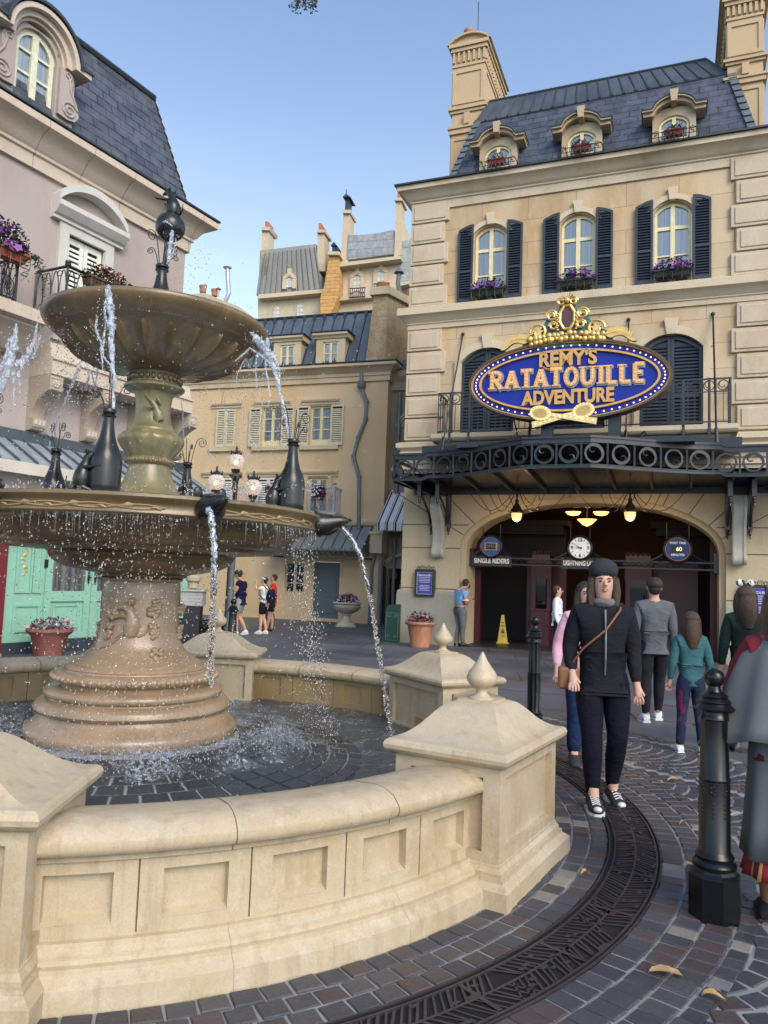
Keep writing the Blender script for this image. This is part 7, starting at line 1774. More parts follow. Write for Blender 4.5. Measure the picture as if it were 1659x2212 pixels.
# ------------------------------------------------------------------ street lamp with three globes
p = at_y(500, 1200, 13.4); LY = 13.4
lt = thing('street_lamp', 'iron street lamp with three lit frosted globes behind the fountain', 'street lamp', (p.x, LY, gz(p.x, LY)))
FROST = plain('frosted lit globe', (.85,.83,.80), .35, emit=(1,.86,.68), es=.32); HOT = plain('glowing lamp core', (1,.8,.4), .3, emit=(1,.40,.05), es=9)
m, nt, b = newmat('frosted globe glass'); nt.nodes.remove(b); out = nt.nodes['Material Output']
tr = nt.nodes.new('ShaderNodeBsdfTransparent'); df = nt.nodes.new('ShaderNodeBsdfDiffuse'); df.inputs[0].default_value = (.50,.50,.52,1); em = nt.nodes.new('ShaderNodeEmission'); em.inputs[0].default_value = (1,.80,.60,1); em.inputs[1].default_value = .05
a1 = nt.nodes.new('ShaderNodeAddShader'); nt.links.new(df.outputs[0], a1.inputs[0]); nt.links.new(em.outputs[0], a1.inputs[1]); mx = nt.nodes.new('ShaderNodeMixShader'); mx.inputs[0].default_value = .58
nt.links.new(tr.outputs[0], mx.inputs[1]); nt.links.new(a1.outputs[0], mx.inputs[2]); nt.links.new(mx.outputs[0], out.inputs[0]); FROST = m
gl = [(467,1042),(510,998),(547,1053)]; yo = [0.0,.15,-.1]
mb = MB(); zb2 = at_y(510, 1030, LY).z-lt.location.z
mb.lathe([(.16,0),(.16,.3),(.12,.34),(.10,.5),(.075,.6),(.06,1.6),(.055,2.2),(.07,2.3),(.05,2.35),(.045,zb2-.25),(.07,zb2-.22),(.05,zb2-.15),(.06,zb2-.05),(.11,zb2),(.11,zb2+.03)], 16, (0,0,0))
post = obj('post', mb, IRON, lt, smooth=40)
for (px, py), o_ in zip(gl, yo):
    q = at_y(px, py, LY+o_)-lt.location; g_ = bpy.data.objects.new('lamp_head', None); COL.objects.link(g_); g_.parent = lt; g_.location = q; rr = .155
    mb = MB(); mb.ball((0,0,0), rr, 24, 16); obj('globe', mb, FROST, g_, smooth=60)
    mb = MB(); mb.ball((0,0,-.01), .035, 12, 8); obj('lamp_core', mb, HOT, g_, smooth=60)
    mb = MB(); mb.lathe([(.04,rr-.02),(.085,rr-.015),(.09,rr+.01),(.05,rr+.03),(.03,rr+.05),(.012,rr+.07),(.022,rr+.09),(.012,rr+.11),(.016,rr+.125),(.001,rr+.145)], 12)
    for u in range(8): a = u*PI/4; mb.tube([(.08*math.cos(a),.08*math.sin(a),rr-.02),(.11*math.cos(a),.11*math.sin(a),rr+.02),(.10*math.cos(a),.10*math.sin(a),rr+.055)], [.016,.012,.004], 5)
    mb.lathe([(.03,-rr-.14),(.05,-rr-.10),(.035,-rr-.07),(.07,-rr-.03),(.085,-rr+.02)], 14); obj('finial_and_holder', mb, IRON, g_, smooth=40)
    ld = bpy.data.lights.new('globe_light', 'POINT'); ld.energy = 2.5; ld.color = (1,.66,.34); ld.shadow_soft_size = .15; lo = bpy.data.objects.new('globe_light', ld); COL.objects.link(lo); lo.parent = g_; lo.location = (0,0,-.30)
mb = MB()
for (px, py), o_ in zip(gl, yo):
    q = at_y(px, py, LY+o_)-lt.location; e = Vector((q.x, q.y, q.z-.29)); mb.tube([(0,0,e.z-.55),(e.x*.5,e.y*.5,e.z-.5),(e.x*.95,e.y*.95,e.z-.3),(e.x,e.y,e.z)], .02, 6)
obj('lamp_arm', mb, IRON, lt, smooth=50)
# plain dark pole seen left of the capped man
p = at_y(497, 1300, 12.9); t = thing('slim_post', 'slim dark grey pole left of the man in the cap', 'post', (p.x, 12.9, gz(p.x, 12.9)))
mb = MB(); mb.lathe([(.09,0),(.09,.25),(.06,.3),(.055,1.62),(.05,2.2),(.001,2.22)], 14); obj('pole', mb, plain('weathered grey green iron', (.07,.08,.08), .5), t, smooth=40)

# ------------------------------------------------------------------ pots and flowers
TERRA = stone('terracotta', (.36,.155,.09), (.45,.26,.17), sc1=4, lo=.5, hi=.75, rough=.8, grain=30); BURG = stone('burgundy clay', (.22,.075,.065), (.30,.13,.11), sc1=4, rough=.7, grain=30); URNST = stone('pale stone urn', (.52,.49,.42), (.38,.34,.27), sc1=4, rough=.8, grain=40)
LEAFM = island('flower foliage', [(.02,.05,.02),(.035,.075,.03),(.015,.035,.015),(.05,.09,.035)], rough=.5, bump=0, spec=.3); SILV = island('silver foliage', [(.25,.32,.28),(.18,.25,.2),(.32,.38,.34)], rough=.6, bump=0)
def petals(cols): return island('petals', cols, rough=.6, bump=0, spec=.2)
PURP = petals([(.16,.04,.24),(.24,.07,.32),(.10,.02,.15),(.30,.13,.38),(.20,.05,.28)]); REDP = petals([(.42,.03,.03),(.30,.015,.02),(.50,.06,.05)]); PNKP = petals([(.40,.04,.10),(.50,.18,.28),(.30,.02,.04),(.42,.10,.32),(.55,.35,.42)]); WHTP = petals([(.65,.6,.62),(.45,.15,.3),(.30,.05,.14),(.60,.5,.55)]); MAGP = petals([(.28,.03,.12),(.55,.45,.6),(.22,.05,.30),(.35,.06,.28),(.6,.55,.62)])
def flowers(parent, c, rx, ry, rz, nl, nf, pm, fs=.03, ls=.05, seed=1, lm=None, trail=0, names=('foliage','blossoms')):
    r_ = random.Random(seed); ml = MB(); mf = MB()
    def pt(k=1.0):
        while True:
            a, b_, d_ = r_.uniform(-1,1), r_.uniform(-1,1), r_.uniform(-.15,1)
            if a*a+b_*b_+d_*d_ < 1: 
                return Vector((c[0]+a*rx*k, c[1]+b_*ry*k, c[2]+d_*rz*k))
    def leaf(m_, p, s, asp=.5):
        d = Vector((r_.uniform(-1,1), r_.uniform(-1,1), r_.uniform(-.4,.9))).normalized(); n_ = d.cross(Vector((r_.uniform(-1,1), r_.uniform(-1,1), r_.uniform(-1,1)))).normalized()
        m_.add([p, p+d*s*.5+n_*s*asp*.5, p+d*s, p+d*s*.5-n_*s*asp*.5], [(0,1,2,3)])
    for i in range(nl): leaf(ml, pt(), ls*r_.uniform(.7,1.3))
    for i in range(trail):
        x = c[0]+r_.uniform(-rx,rx)*.9; y = c[1]-ry*r_.uniform(.3,1.0); z = c[2]-r_.uniform(0,1)*rz*1.0; leaf(ml, Vector((x,y,z)), ls)
    for i in range(nf):
        p = pt(1.0); v_ = p-Vector(c); 
        if v_.length > 1e-3: p = Vector(c)+Vector((v_.x, v_.y, abs(v_.z)))*(1.02)
        k = 5
        nrm = Vector((r_.uniform(-.6,.6), r_.uniform(-1.1,.1), r_.uniform(.1,1))).normalized(); ta = nrm.orthogonal().normalized(); tb_ = nrm.cross(ta); s = fs*r_.uniform(.75,1.25)
        vs = [p]; 
        for q in range(10):
            a = q*PI/5; rr = s*(1 if q % 2 else .62); vs.append(p+(ta*math.cos(a)+tb_*math.sin(a))*rr+nrm*s*(.25 if q % 2 else .1))
        mf.add(vs, [(0, q+1, (q+1) % 10+1) for q in range(10)])
    obj(names[0], ml, lm or LEAFM, parent); obj(names[1], mf, pm, parent)
# terracotta pot by the plinth
def stuff_children(t):
    for c in t.children:
        if c.name.startswith(('foliage', 'blossoms')): c['kind'] = 'stuff'
p = ong(907, 1398); t = thing('flower_pot', 'fluted terracotta pot of pink flowers against the grey plinth', 'flower pot', (p.x, p.y, p.z), 0, 'potted flowers on the plaza')
k_ = .40
mb = MB(); mb.lathe([(.001,.0),(.235,0),(.245,.03),(.235,.05),(.30,.38),(.325,.50),(.335,.55),(.385,.565),(.40,.60),(.385,.635),(.36,.64),(.34,.60)], 48, fr=lambda a, z: 1-(.03*abs(math.sin(a*14)) if .06 < z < .40 else 0)); obj('pot', mb, TERRA, t, smooth=40)
flowers(t, (0,0,.60), .36, .36, .30, 500, 110, PNKP, .034, .06, 3); flowers(t, (0,0,.60), .38, .38, .16, 160, 14, PNKP, .03, .08, 4, lm=SILV, names=('silver_foliage','blossoms')); stuff_children(t)
p = ong(748, 1353); t = thing('stone_urn', 'pale gadrooned stone urn of purple flowers beside the blue door', 'urn', (p.x, p.y, p.z), 0, 'potted flowers on the plaza')
k_ = 24.7/1645
mb = MB(); sc_ = 1.0; mb.box(-.32,.32,-.32,.32,0,.05)
mb.lathe([(.30,.05),(.28,.10),(.18,.16),(.13,.22),(.12,.32),(.15,.36),(.16,.38),(.14,.40),(.22,.43),(.34,.50),(.41,.58),(.43,.63),(.40,.66),(.41,.69),(.46,.71),(.47,.74),(.44,.76),(.38,.74)], 48, fr=lambda a, z: 1+(.035*abs(math.sin(a*11)) if .42 < z < .64 else 0)); obj('urn', mb, URNST, t, smooth=40)
flowers(t, (0,0,.74), .38, .38, .30, 400, 130, MAGP, .045, .06, 5); stuff_children(t); t.scale = (1.08,1.08,1.08)
_tp = AF.W(AF.L(105, 1400, -1.0)[0], -1.0); t = thing('flower_pot', 'burgundy clay pot of white and pink flowers before the turquoise shopfront', 'flower pot', (_tp.x, _tp.y, -DROP), 0, 'potted flowers on the plaza')
mb = MB(); mb.lathe([(.001,0),(.22,0),(.23,.03),(.30,.42),(.36,.47),(.385,.50),(.38,.54),(.35,.55),(.33,.52)], 40, fr=lambda a, z: 1-(.02*abs(math.sin(a*14)) if .06 < z < .40 else 0)); obj('pot', mb, BURG, t, smooth=40)
flowers(t, (0,0,.52), .36, .36, .22, 380, 130, WHTP, .035, .05, 6); stuff_children(t); t.scale = (1.05,1.05,1.05)
# window boxes
def window_box(x, y, z, w_, label, pm, seed, boxmat, h=.16, d=.22, rz=.26, nf=70, frame=MF, nl=260, group='flower boxes on the tan building', fs=.05, trail=60):
    t = thing('flower_box', label, 'flower box', frame.W(x, y, z), frame.rot, group)
    mb = MB(); mb.add([(-w_/2,-d,h),(w_/2,-d,h),(w_/2,0,h),(-w_/2,0,h),(-w_/2+.04,-d+.04,0),(w_/2-.04,-d+.04,0),(w_/2-.04,0,0),(-w_/2+.04,0,0)], [(0,1,2,3),(4,7,6,5),(0,4,5,1),(1,5,6,2),(2,6,7,3),(3,7,4,0)])
    mb.box(-w_/2-.015, w_/2+.015, -d-.015, .0, h-.03, h+.005); obj('planter', mb, boxmat, t)
    flowers(t, (0,-d/2,h), w_*.60, d*.85, rz, nl, nf, pm, fs, .07, seed, trail=trail); stuff_children(t)
    mb = MB()
    for k in range(5): xx = -w_/2+w_*k/4; mb.tube([(xx,0,-.12),(xx,-d-.03,-.10),(xx,-d-.04,.10)], .008, 4)
    mb.tube([(-w_/2,-d-.04,.1),(w_/2,-d-.04,.1)], .008, 4); mb.tube([(-w_/2,-d-.03,-.1),(w_/2,-d-.03,-.1)], .008, 4); obj('iron_holder', mb, IRON, t); return t
DKBX = plain('dark planter', (.02,.03,.025), .7); REDBX = plain('red planter box', (.30,.06,.035), .6); WOODB = plain('brown wooden planter', (.10,.06,.03), .7)
for x, lab, sd_ in ((WX[0], 'purple flower box under the left window of the upper floor', 11), (WX[1], 'purple flower box under the middle window of the upper floor', 12), (WX[2], 'purple flower box under the right window of the upper floor, the fullest', 13)):
    window_box(x, -.02, 9.14, .84, lab, PURP, sd_, DKBX, nf=130, rz=.32, fs=.056)
for x, lab, sd_ in ((DX[0], 'red box of purple flowers at the left dormer', 14), (DX[1], 'red box of purple flowers at the middle dormer', 15), (DX[2], 'red box of purple flowers at the right dormer', 16)):
    window_box(x, -.42, 12.55, .44, lab, PURP, sd_, REDBX, h=.13, d=.16, rz=.17, nf=26, nl=110, fs=.035, trail=10)
rz_ = rb[1]
window_box(rb[0]+.85, -.86, rz_-.22, 1.0, 'wooden box of red flowers on the near balcony rail, above the bowl', REDP, 21, WOODB, rz=.34, nf=90, frame=AF, group='flower boxes on the pink building', fs=.05, nl=520)
x_, z_ = AF.L(22, 560, -.95); window_box(x_-.1, -.86, z_-.02, .75, 'terracotta box of purple flowers trailing greenery at the left edge', PURP, 22, REDBX, rz=.55, nf=60, frame=AF, group='flower boxes on the pink building', fs=.08, nl=600)
t = thing('trailing_plant', 'dark green trailing plant hanging off the end of the left balcony', 'plant', AF.W(x_+.3, -.9, z_), AF.rot); mb = MB(); r_ = random.Random(4)
for s in range(7):
    a = r_.uniform(0,.5); pt_0 = Vector((r_.uniform(0,.1), r_.uniform(-.1,.1), .15))
    for q in range(26):
        u = q/25; p_ = pt_0+Vector((.10+.30*u*(.5+a), 0, .1-u*u*.75*(.4+a))); d = Vector((r_.uniform(-1,1), r_.uniform(-1,1), r_.uniform(-1,.5)))*.05; n_ = d.cross(Vector((r_.uniform(-1,1),1,0))).normalized()*.015
        mb.add([p_, p_+d*.5+n_, p_+d, p_+d*.5-n_], [(0,1,2,3)])
tag(obj('trailing_leaves', mb, LEAFM, t), None, None, kind='stuff')
x_, z_ = BF.L(610, 1058, -.8); window_box(x_, -.76, z_-.15, 1.3, 'red flowers on the lavender balcony rail, left of the bronze bottle', REDP, 31, WOODB, rz=.3, nf=50, frame=BF, group='flowers on the lavender balcony', fs=.07)
x_, z_ = BF.L(700, 1060, -.8); window_box(x_-.15, -.76, z_-.25, .45, 'small basket of purple flowers at the right end of the lavender balcony', PURP, 32, WOODB, rz=.3, nf=40, frame=BF, group='flowers on the lavender balcony', fs=.07)

# hedge, planter, railing and barrel behind the far basin wall
p = at_y(445, 1340, 14.6); t = thing('hedge', 'low dark hedge behind an iron rail, left of the lamp standard', 'hedge', (p.x, 14.6, -DROP)); mb = MB(); r_ = random.Random(9)
for i in range(2600):
    q = Vector((r_.uniform(-.75,.55), r_.uniform(-.25,.25), r_.uniform(0,.72))); d = Vector((r_.uniform(-1,1), r_.uniform(-1,1), r_.uniform(-1,1))).normalized()*.06; n_ = d.cross(Vector((r_.uniform(-1,1),1,.3))).normalized()*.02
    mb.add([q, q+d*.5+n_, q+d, q+d*.5-n_], [(0,1,2,3)])
tag(obj('hedge_leaves', mb, LEAFM, t), None, None, kind='stuff'); mb = MB(); mb.box(-.7,.5,-.2,.2,0,.6); obj('hedge_core', mb, plain('dark hedge inside', (.008,.014,.008), .9), t)
mb = MB(); mb.tube([(-.8,-.32,.80),(.62,-.32,.80)], .025, 6); mb.tube([(-.8,-.32,.1),(.62,-.32,.1)], .02, 6)
for i in range(10): mb.tube([(-.8+i*.155,-.32,0),(-.8+i*.155,-.32,.8)], .014, 5)
obj('iron_rail', mb, IRON, t)
p = at_y(418, 1290, 14.2); t = thing('wicker_planter', 'grey lattice planter box standing by the turquoise shop corner', 'planter', (p.x, 14.2, -DROP)); z_ = at_y(418, 1308, 14.2).z+DROP; z1_ = at_y(418, 1277, 14.2).z+DROP
GW = plain('grey lattice', (.36,.36,.36), .7); mb = MB(); mb.box(-.18,.20,-.16,.16,z_,z1_); mb.box(-.22,.24,-.2,.2,z1_,z1_+.035); obj('dark_base', MB().box(-.14,.16,-.12,.12,0,z_), IRON, t)
for i in range(6): mb.box(-.18+.075*i-.006, -.18+.075*i+.006, -.168, -.16, z_, z1_)
for i in range(4): mb.box(-.18,.20,-.17,-.1605, z_+.06*i+.02, z_+.06*i+.032)
obj('planter_box', mb, GW, t)
mb = MB(); mb.lathe([(.02,0),(.10,.02),(.10,.12),(.14,.16),(.14,.22),(.05,.30),(.001,.32)], 12, (-.02,0,z1_+.035)); obj('stone_finial', mb, GREYT, t, smooth=40)

# ------------------------------------------------------------------ litter bin, caution cone, awning
BING = plain('dark green litter bin', (.010,.045,.032), .4); BINT = plain('green scroll trim', (.10,.22,.18), .5)
p = ong(846, 1387); t = thing('litter_bin', 'dark green rounded litter bin with scroll trim against the stone plinth', 'litter bin', (p.x, p.y, p.z), MF.rot+.05)
mb = MB(); hw_ = .195; A = [( -hw_, 0),(-hw_, .85)]+[(-hw_+.16-.16*math.cos(PI/2*i/6), .85+.16*math.sin(PI/2*i/6)) for i in range(1,7)]+[(hw_, 1.03),(hw_,0)]; mb.xz([(x, z*.98) for x, z in A], -.02, .42); obj('bin_body', mb, BING, t)
mb = MB()
for z0_ in (.08, .62):
    for s in (-1, 1): mb.tube([(s*(.09+.05*(1-q/22)*math.cos(q*.5)), -.03, z0_+.07+.05*(1-q/22)*math.sin(q*.5)) for q in range(16)], .006, 4)
for s in (-1, 1): mb.box(s*.165-.004, s*.165+.004, -.03, -.02, .05, .78)
mb.box(-.165,.165,-.03,-.02,.05,.058); mb.box(-.165,.165,-.03,-.02,.772,.78); obj('scroll_trim', mb, BINT, t)
x_, z_ = MF.L(1085, 1371, 1.5); t = thing('wet_floor_cone', 'tall yellow caution cone standing inside the dark arch', 'caution cone', MF.W(x_, 1.5, -.14), MF.rot+.3)
YEL = plain('yellow plastic', (.42,.30,.02), .5); mb = MB(); H = .78
mb.add([(-.14,-.14,.03),(.14,-.14,.03),(.14,.14,.03),(-.14,.14,.03),(-.035,-.035,H),(.035,-.035,H),(.035,.035,H),(-.035,.035,H)], [(0,1,5,4),(1,2,6,5),(2,3,7,6),(3,0,4,7),(4,5,6,7)]); mb.box(-.17,.17,-.17,.17,0,.03); obj('cone', mb, YEL, t)
mb = MB(); mb.add([(-.055,-.118,.28),(.055,-.118,.28),(0,-.094,.42)], [(0,1,2)]); mb.box(-.05,.05,-.092,-.088,.47,.49); mb.box(-.05,.05,-.128,-.124,.20,.22); mb.box(-.035,.035,-.078,-.073,.56,.58); obj('warning_mark', mb, plain('black print', (.03,.025,.01), .6), t)
m, nt, b = newmat('striped canvas'); sp = nt.nodes.new('ShaderNodeSeparateXYZ'); nt.links.new(mapped(nt), sp.inputs[0])
mm = nt.nodes.new('ShaderNodeMath'); mm.operation = 'MULTIPLY'; mm.inputs[1].default_value = 1/.31; nt.links.new(sp.outputs[0], mm.inputs[0]); fr = nt.nodes.new('ShaderNodeMath'); fr.operation = 'FRACT'; nt.links.new(mm.outputs[0], fr.inputs[0])
r_ = nt.nodes.new('ShaderNodeValToRGB'); r_.color_ramp.interpolation = 'CONSTANT'; e = r_.color_ramp.elements; nav = (.02,.02,.07,1); wht = (.62,.63,.66,1)
for i_, (pos, c) in enumerate(((0, wht), (.42, nav), (.50, wht), (.60, nav), (.80, wht))):
    if i_ >= len(e): e.new(pos)
    e[i_].position = pos; e[i_].color = c
for pos, c in ((.0,wht),): pass
nt.links.new(fr.outputs[0], r_.inputs[0]); nt.links.new(r_.outputs[0], b.inputs['Base Color']); b.inputs['Roughness'].default_value = .9
aw = MF  # awning hangs on the recess wall
ay = -.2; xq0, zq1 = BF.L(842, 1064, yC-.1); xq1 = BF.L(900, 1064, yC-.1)[0]; xq2, zq0 = BF.L(813, 1128, yC-1.5); 
t = thing('striped_awning', 'white canvas awning with navy stripes over the dark doorway in the recess', 'awning', BF.W(0, 0), BF.rot)
mb = MB(); x1_ = xq1; n = 24; vs = []
mb.add([(xq0,yC-.1,zq1),(x1_,yC-.1,zq1),(x1_,yC-1.5,zq0),(xq2,yC-1.5,zq0),(xq0,yC-.1,zq1-.03),(x1_,yC-.1,zq1-.03),(x1_,yC-1.5,zq0-.03),(xq2,yC-1.5,zq0-.03)], [(3,2,1,0),(4,5,6,7),(0,4,7,3)])
for i in range(n):
    a_, c_ = xq2+(x1_-xq2)*i/n, xq2+(x1_-xq2)*(i+1)/n; mid = (a_+c_)/2
    mb.add([(a_,yC-1.505,zq0),(c_,yC-1.505,zq0),(c_,yC-1.505,zq0-.26),(mid,yC-1.505,zq0-.31),(a_,yC-1.505,zq0-.26)], [(0,4,3,2,1)])
obj('canvas', mb, m, t); mb = MB(); mb.tube([(xq2,yC-1.48,zq0-.02),(x1_,yC-1.48,zq0-.02)], .02, 6); mb.tube([(xq2+.02,yC-1.48,zq0-.02),(xq2+.2,yC-.02,zq0-.1)], .02, 6); obj('awning_frame', mb, IRON, t)

# manhole cover on the plaza
p = ong(683, 1370); t = thing('manhole_cover', 'round dark iron manhole cover set in the grey plaza', 'manhole cover', (p.x, p.y, gz(p.x,p.y)+.006)); mb = MB(); mb.lathe([(.001,.012),(.40,.012),(.44,.010),(.45,.0)], 32); obj('cover', mb, plain('rusty iron', (.04,.035,.035), .6), t)
mb = MB()
for i in range(9):
    for j in range(9):
        if (i-4)**2+(j-4)**2 < 17: mb.box((i-4)*.08-.025,(i-4)*.08+.025,(j-4)*.08-.025,(j-4)*.08+.025,.0125,.018)
obj('tread', mb, plain('worn iron', (.07,.06,.06), .5), t)

# leafy twigs hanging into the top of the view
p = at_y(655, 24, 9.0); t = thing('tree_branch', 'dark leafy twigs hanging into the sky at the top', 'branch', tuple(p)); mb = MB(); ml = MB(); r_ = random.Random(5)
for (sx, sz, ex, ez) in ((.05,.25,-.06,.0),(.05,.25,-.14,.04),(.12,.25,.10,-.02),(.12,.25,.16,.06),(-.06,.25,-.10,.02),(.05,.3,.03,.02)):
    a = Vector((sx,0,sz)); c_ = Vector((ex,0,ez)); pts = [a.lerp(c_, q/6)+Vector((.015*math.sin(q*2),.02*math.sin(q),0)) for q in range(7)]; mb.tube(pts, [.005-.0006*q for q in range(7)], 5)
    for q in range(1, 7):
        for k in range(3):
            b_ = pts[q]+Vector((r_.uniform(-.03,.03), r_.uniform(-.03,.03), r_.uniform(-.03,.02)))
            for u in range(3):
                d = Vector((r_.uniform(-1,1), r_.uniform(-.6,.6), r_.uniform(-1,.2))).normalized()*r_.uniform(.022,.034); n_ = d.cross(Vector((0,1,.2))).normalized()*.010; ml.add([b_, b_+d*.5+n_, b_+d, b_+d*.5-n_], [(0,1,2,3)])
mb.tube([(.05,0,.25),(.3,.2,.8),(1.2,.5,1.6)], [.008,.015,.03], 6); obj('twig', mb, plain('dark twig', (.03,.025,.02), .8), t); tag(obj('leaves', ml, plain('dark leaf', (.012,.018,.012), .6), t), None, None, kind='stuff')

# ------------------------------------------------------------------ people: skinned joint chains
def skinmesh(name, nodes, edges, root, mat, parent, sub=2, loc=(0,0,0)):
    ks = list(nodes); ix = {k: i for i, k in enumerate(ks)}
    me = bpy.data.meshes.new(name); me.from_pydata([tuple(nodes[k][0]) for k in ks], [(ix[a], ix[b_]) for a, b_ in edges], []); me.update()
    o = bpy.data.objects.new(name, me); COL.objects.link(o)
    sk = o.modifiers.new('skin', 'SKIN'); sk.use_smooth_shade = True
    lay = me.skin_vertices[0].data if me.skin_vertices else None
    for k in ks:
        r_ = nodes[k][1]; r_ = r_ if isinstance(r_, tuple) else (r_, r_)
        lay[ix[k]].radius = r_
    lay[ix[root]].use_root = True
    ss = o.modifiers.new('sub', 'SUBSURF'); ss.levels = sub; ss.render_levels = sub
    dg = bpy.context.evaluated_depsgraph_get(); dg.update(); ev = o.evaluated_get(dg); m2 = bpy.data.meshes.new_from_object(ev); m2.name = name
    bpy.data.objects.remove(o); bpy.data.meshes.remove(me)
    m2.materials.clear(); m2.materials.append(mat); m2.polygons.foreach_set('use_smooth', [True]*len(m2.polygons))
    o = bpy.data.objects.new(name, m2); COL.objects.link(o); o.parent = parent; return o
wr2 = random.Random(3)
def skinmat(c): return plain('skin tone', c, .5, var=.06, spec=.3)
def clothm(nm, c, var=.18, rough=.85, sc1=9):
    m = plain(nm, c, rough, var=var, sc1=sc1, spec=.15); nt = m.node_tree; b = nt.nodes['Principled BSDF']
    n_ = nt.nodes.new('ShaderNodeTexNoise'); n_.inputs['Scale'].default_value = 7; n_.inputs['Detail'].default_value = 3; n_.inputs['Distortion'].default_value = 1.6; nt.links.new(mapped(nt, (1, 1, 1.9)), n_.inputs['Vector'])
    bumpn(nt, b, n_.outputs['Fac'], .42, .03); return m
def V(*a): return Vector(a)
def person(label, loc, rot, H, arms, legs, build=1.0, lean=0.0, head=0.0, belly=0, skin=(.45,.26,.18), shirt=None, shirt_len='short', pants=None, pants_len='long', shoes=None, hair=None, hair_style='short', sole=None, pc=None, headturn=0, female=False, name='person', cat='person'):
    """faces +y locally; x to the person's right. arms/legs: dicts of joint points in units of H."""
    t = thing(name, label, cat, loc, rot); b_ = build
    N = {}; E = []
    def add(k, p, r_, par=None):
        N[k] = (Vector(p)*H, (r_[0]*H, r_[1]*H) if isinstance(r_, tuple) else r_*H)
        if par: E.append((par, k))
    sh = .098 if female else .112
    add('pel', (0,0,.525), (.078*b_,.062*b_)); add('waist', (0,.012*belly+lean*.2,.60), ((.070+.012*belly)*b_*(.9 if female else 1), (.054+.026*belly)*b_), 'pel')
    add('chest', (0,lean*.6,.705), (.086*b_,.058*b_), 'waist'); add('up', (0,lean*.9,.775), (.066*b_,.048*b_), 'chest'); add('neck', (0,lean,.835), .030, 'up')
    hx = V(math.sin(headturn), math.cos(headturn), 0); hb = V(0, lean, .862)+V(0,head*.3,0)
    add('jaw', hb+hx*(.012+head*.10)+V(0,0,-head*.02), (.036,.042), 'neck'); add('skull', hb+hx*(.004+head*.18)+V(0,0,.058), (.046,.054), 'jaw'); add('crown', hb+hx*(head*.2-.002)+V(0,0,.100), (.036,.042), 'skull')
    hc = (hb+hx*(.004+head*.18)+V(0,0,.05))*H
    for s, nm in ((-1,'l'),(1,'r')):
        add('sh'+nm, (s*(sh-.008)*b_, lean*.9, .783), .031*b_, 'up'); el, wr = Vector(arms[nm][0]), Vector(arms[nm][1])
        add('ua'+nm, (V(s*(sh-.004)*b_,lean*.9,.783)+el)/2, .030*b_, 'sh'+nm); add('el'+nm, el, .024*b_, 'ua'+nm); add('fa'+nm, (el*.6+wr*.4), .022*b_, 'el'+nm); add('wr'+nm, wr, .0145, 'fa'+nm)
        d = (wr-el).normalized(); hd = Vector(arms[nm][2]).normalized() if len(arms[nm]) > 2 else d; sd_ = hd.cross(V(0,1,.3)).normalized() if abs(hd.y) < .9 else V(1,0,0); pn_ = hd.cross(sd_).normalized()
        add('pa'+nm, wr+hd*.028, (.020,.011), 'wr'+nm); 
        for q in range(4):
            o_ = (q-1.5)*.0105; l_ = (.024,.028,.027,.021)[q]
            add('k%d%s' % (q, nm), wr+hd*.046+sd_*o_, .0062, 'pa'+nm); add('f%d%s' % (q, nm), wr+hd*(.046+l_*.55)+sd_*o_*1.15+pn_*.004, .0055, 'k%d%s' % (q, nm)); add('t%d%s' % (q, nm), wr+hd*(.046+l_)+sd_*o_*1.1+pn_*.012, .0045, 'f%d%s' % (q, nm))
        add('th1'+nm, wr+hd*.022+sd_*-.018, .007, 'pa'+nm); add('th2'+nm, wr+hd*.040+sd_*-.026+pn_*.004, .0055, 'th1'+nm)
        kn, an, to = (Vector(v_) for v_ in legs[nm]); hp = V(s*.050*b_, 0, .49)
        add('hp'+nm, hp, .058*b_, 'pel'); add('tg'+nm, (hp*.55+kn*.45), .049*b_, 'hp'+nm); add('kn'+nm, kn, .034*b_, 'tg'+nm); add('cf'+nm, kn*.68+an*.32+V(0,-.008,0), .036*b_, 'kn'+nm); add('an'+nm, an, .0205, 'cf'+nm)
        add('he'+nm, an+V(0,-.012,-.022), .013, 'an'+nm); add('to'+nm, to, (.011,.006), 'an'+nm)
    bm_ = skinmat(skin); NB = dict(N)
    for k in ('pel','waist','chest','up','shl','shr','hpl','hpr','tgl','tgr'): NB[k] = (N[k][0], tuple(r_*.86 for r_ in (N[k][1] if isinstance(N[k][1], tuple) else (N[k][1],)*2)))
    body = skinmesh('body', NB, E, 'pel', bm_, t)
    # nose, ears, eyes, brows, mouth on the head
    rt = Vector((hx.y, -hx.x, 0)); fm = MB()
    hcen = hc+Vector((0,0,-.004*H)); f0 = hcen+hx*.052*H
    fm.tube([f0+V(0,0,.012*H)-hx*.004*H, f0+hx*.010*H-V(0,0,.006*H), f0+hx*.003*H-V(0,0,.012*H)], [.004*H,.0085*H,.006*H], 8)
    for s in (-1, 1): fm.ball(hcen+rt*s*.047*H-V(0,0,.002*H), .013*H, 8, 6, .5, .8, 1.2)
    fo = obj('facial_features', fm, bm_, body, smooth=60)
    em_ = MB()
    for s in (-1, 1): em_.ball(f0+rt*s*.018*H+V(0,0,.011*H)-hx*.007*H, .0062*H, 6, 5, 1, 1, .6)
    em_.tube([f0-rt*.012*H-V(0,0,.026*H)-hx*.004*H, f0-V(0,0,.027*H)-hx*.001*H, f0+rt*.012*H-V(0,0,.026*H)-hx*.004*H], .0025*H, 5)
    obj('eyes_and_mouth', em_, plain('dark eye and lip line', (.05,.02,.015), .5), body, smooth=60)
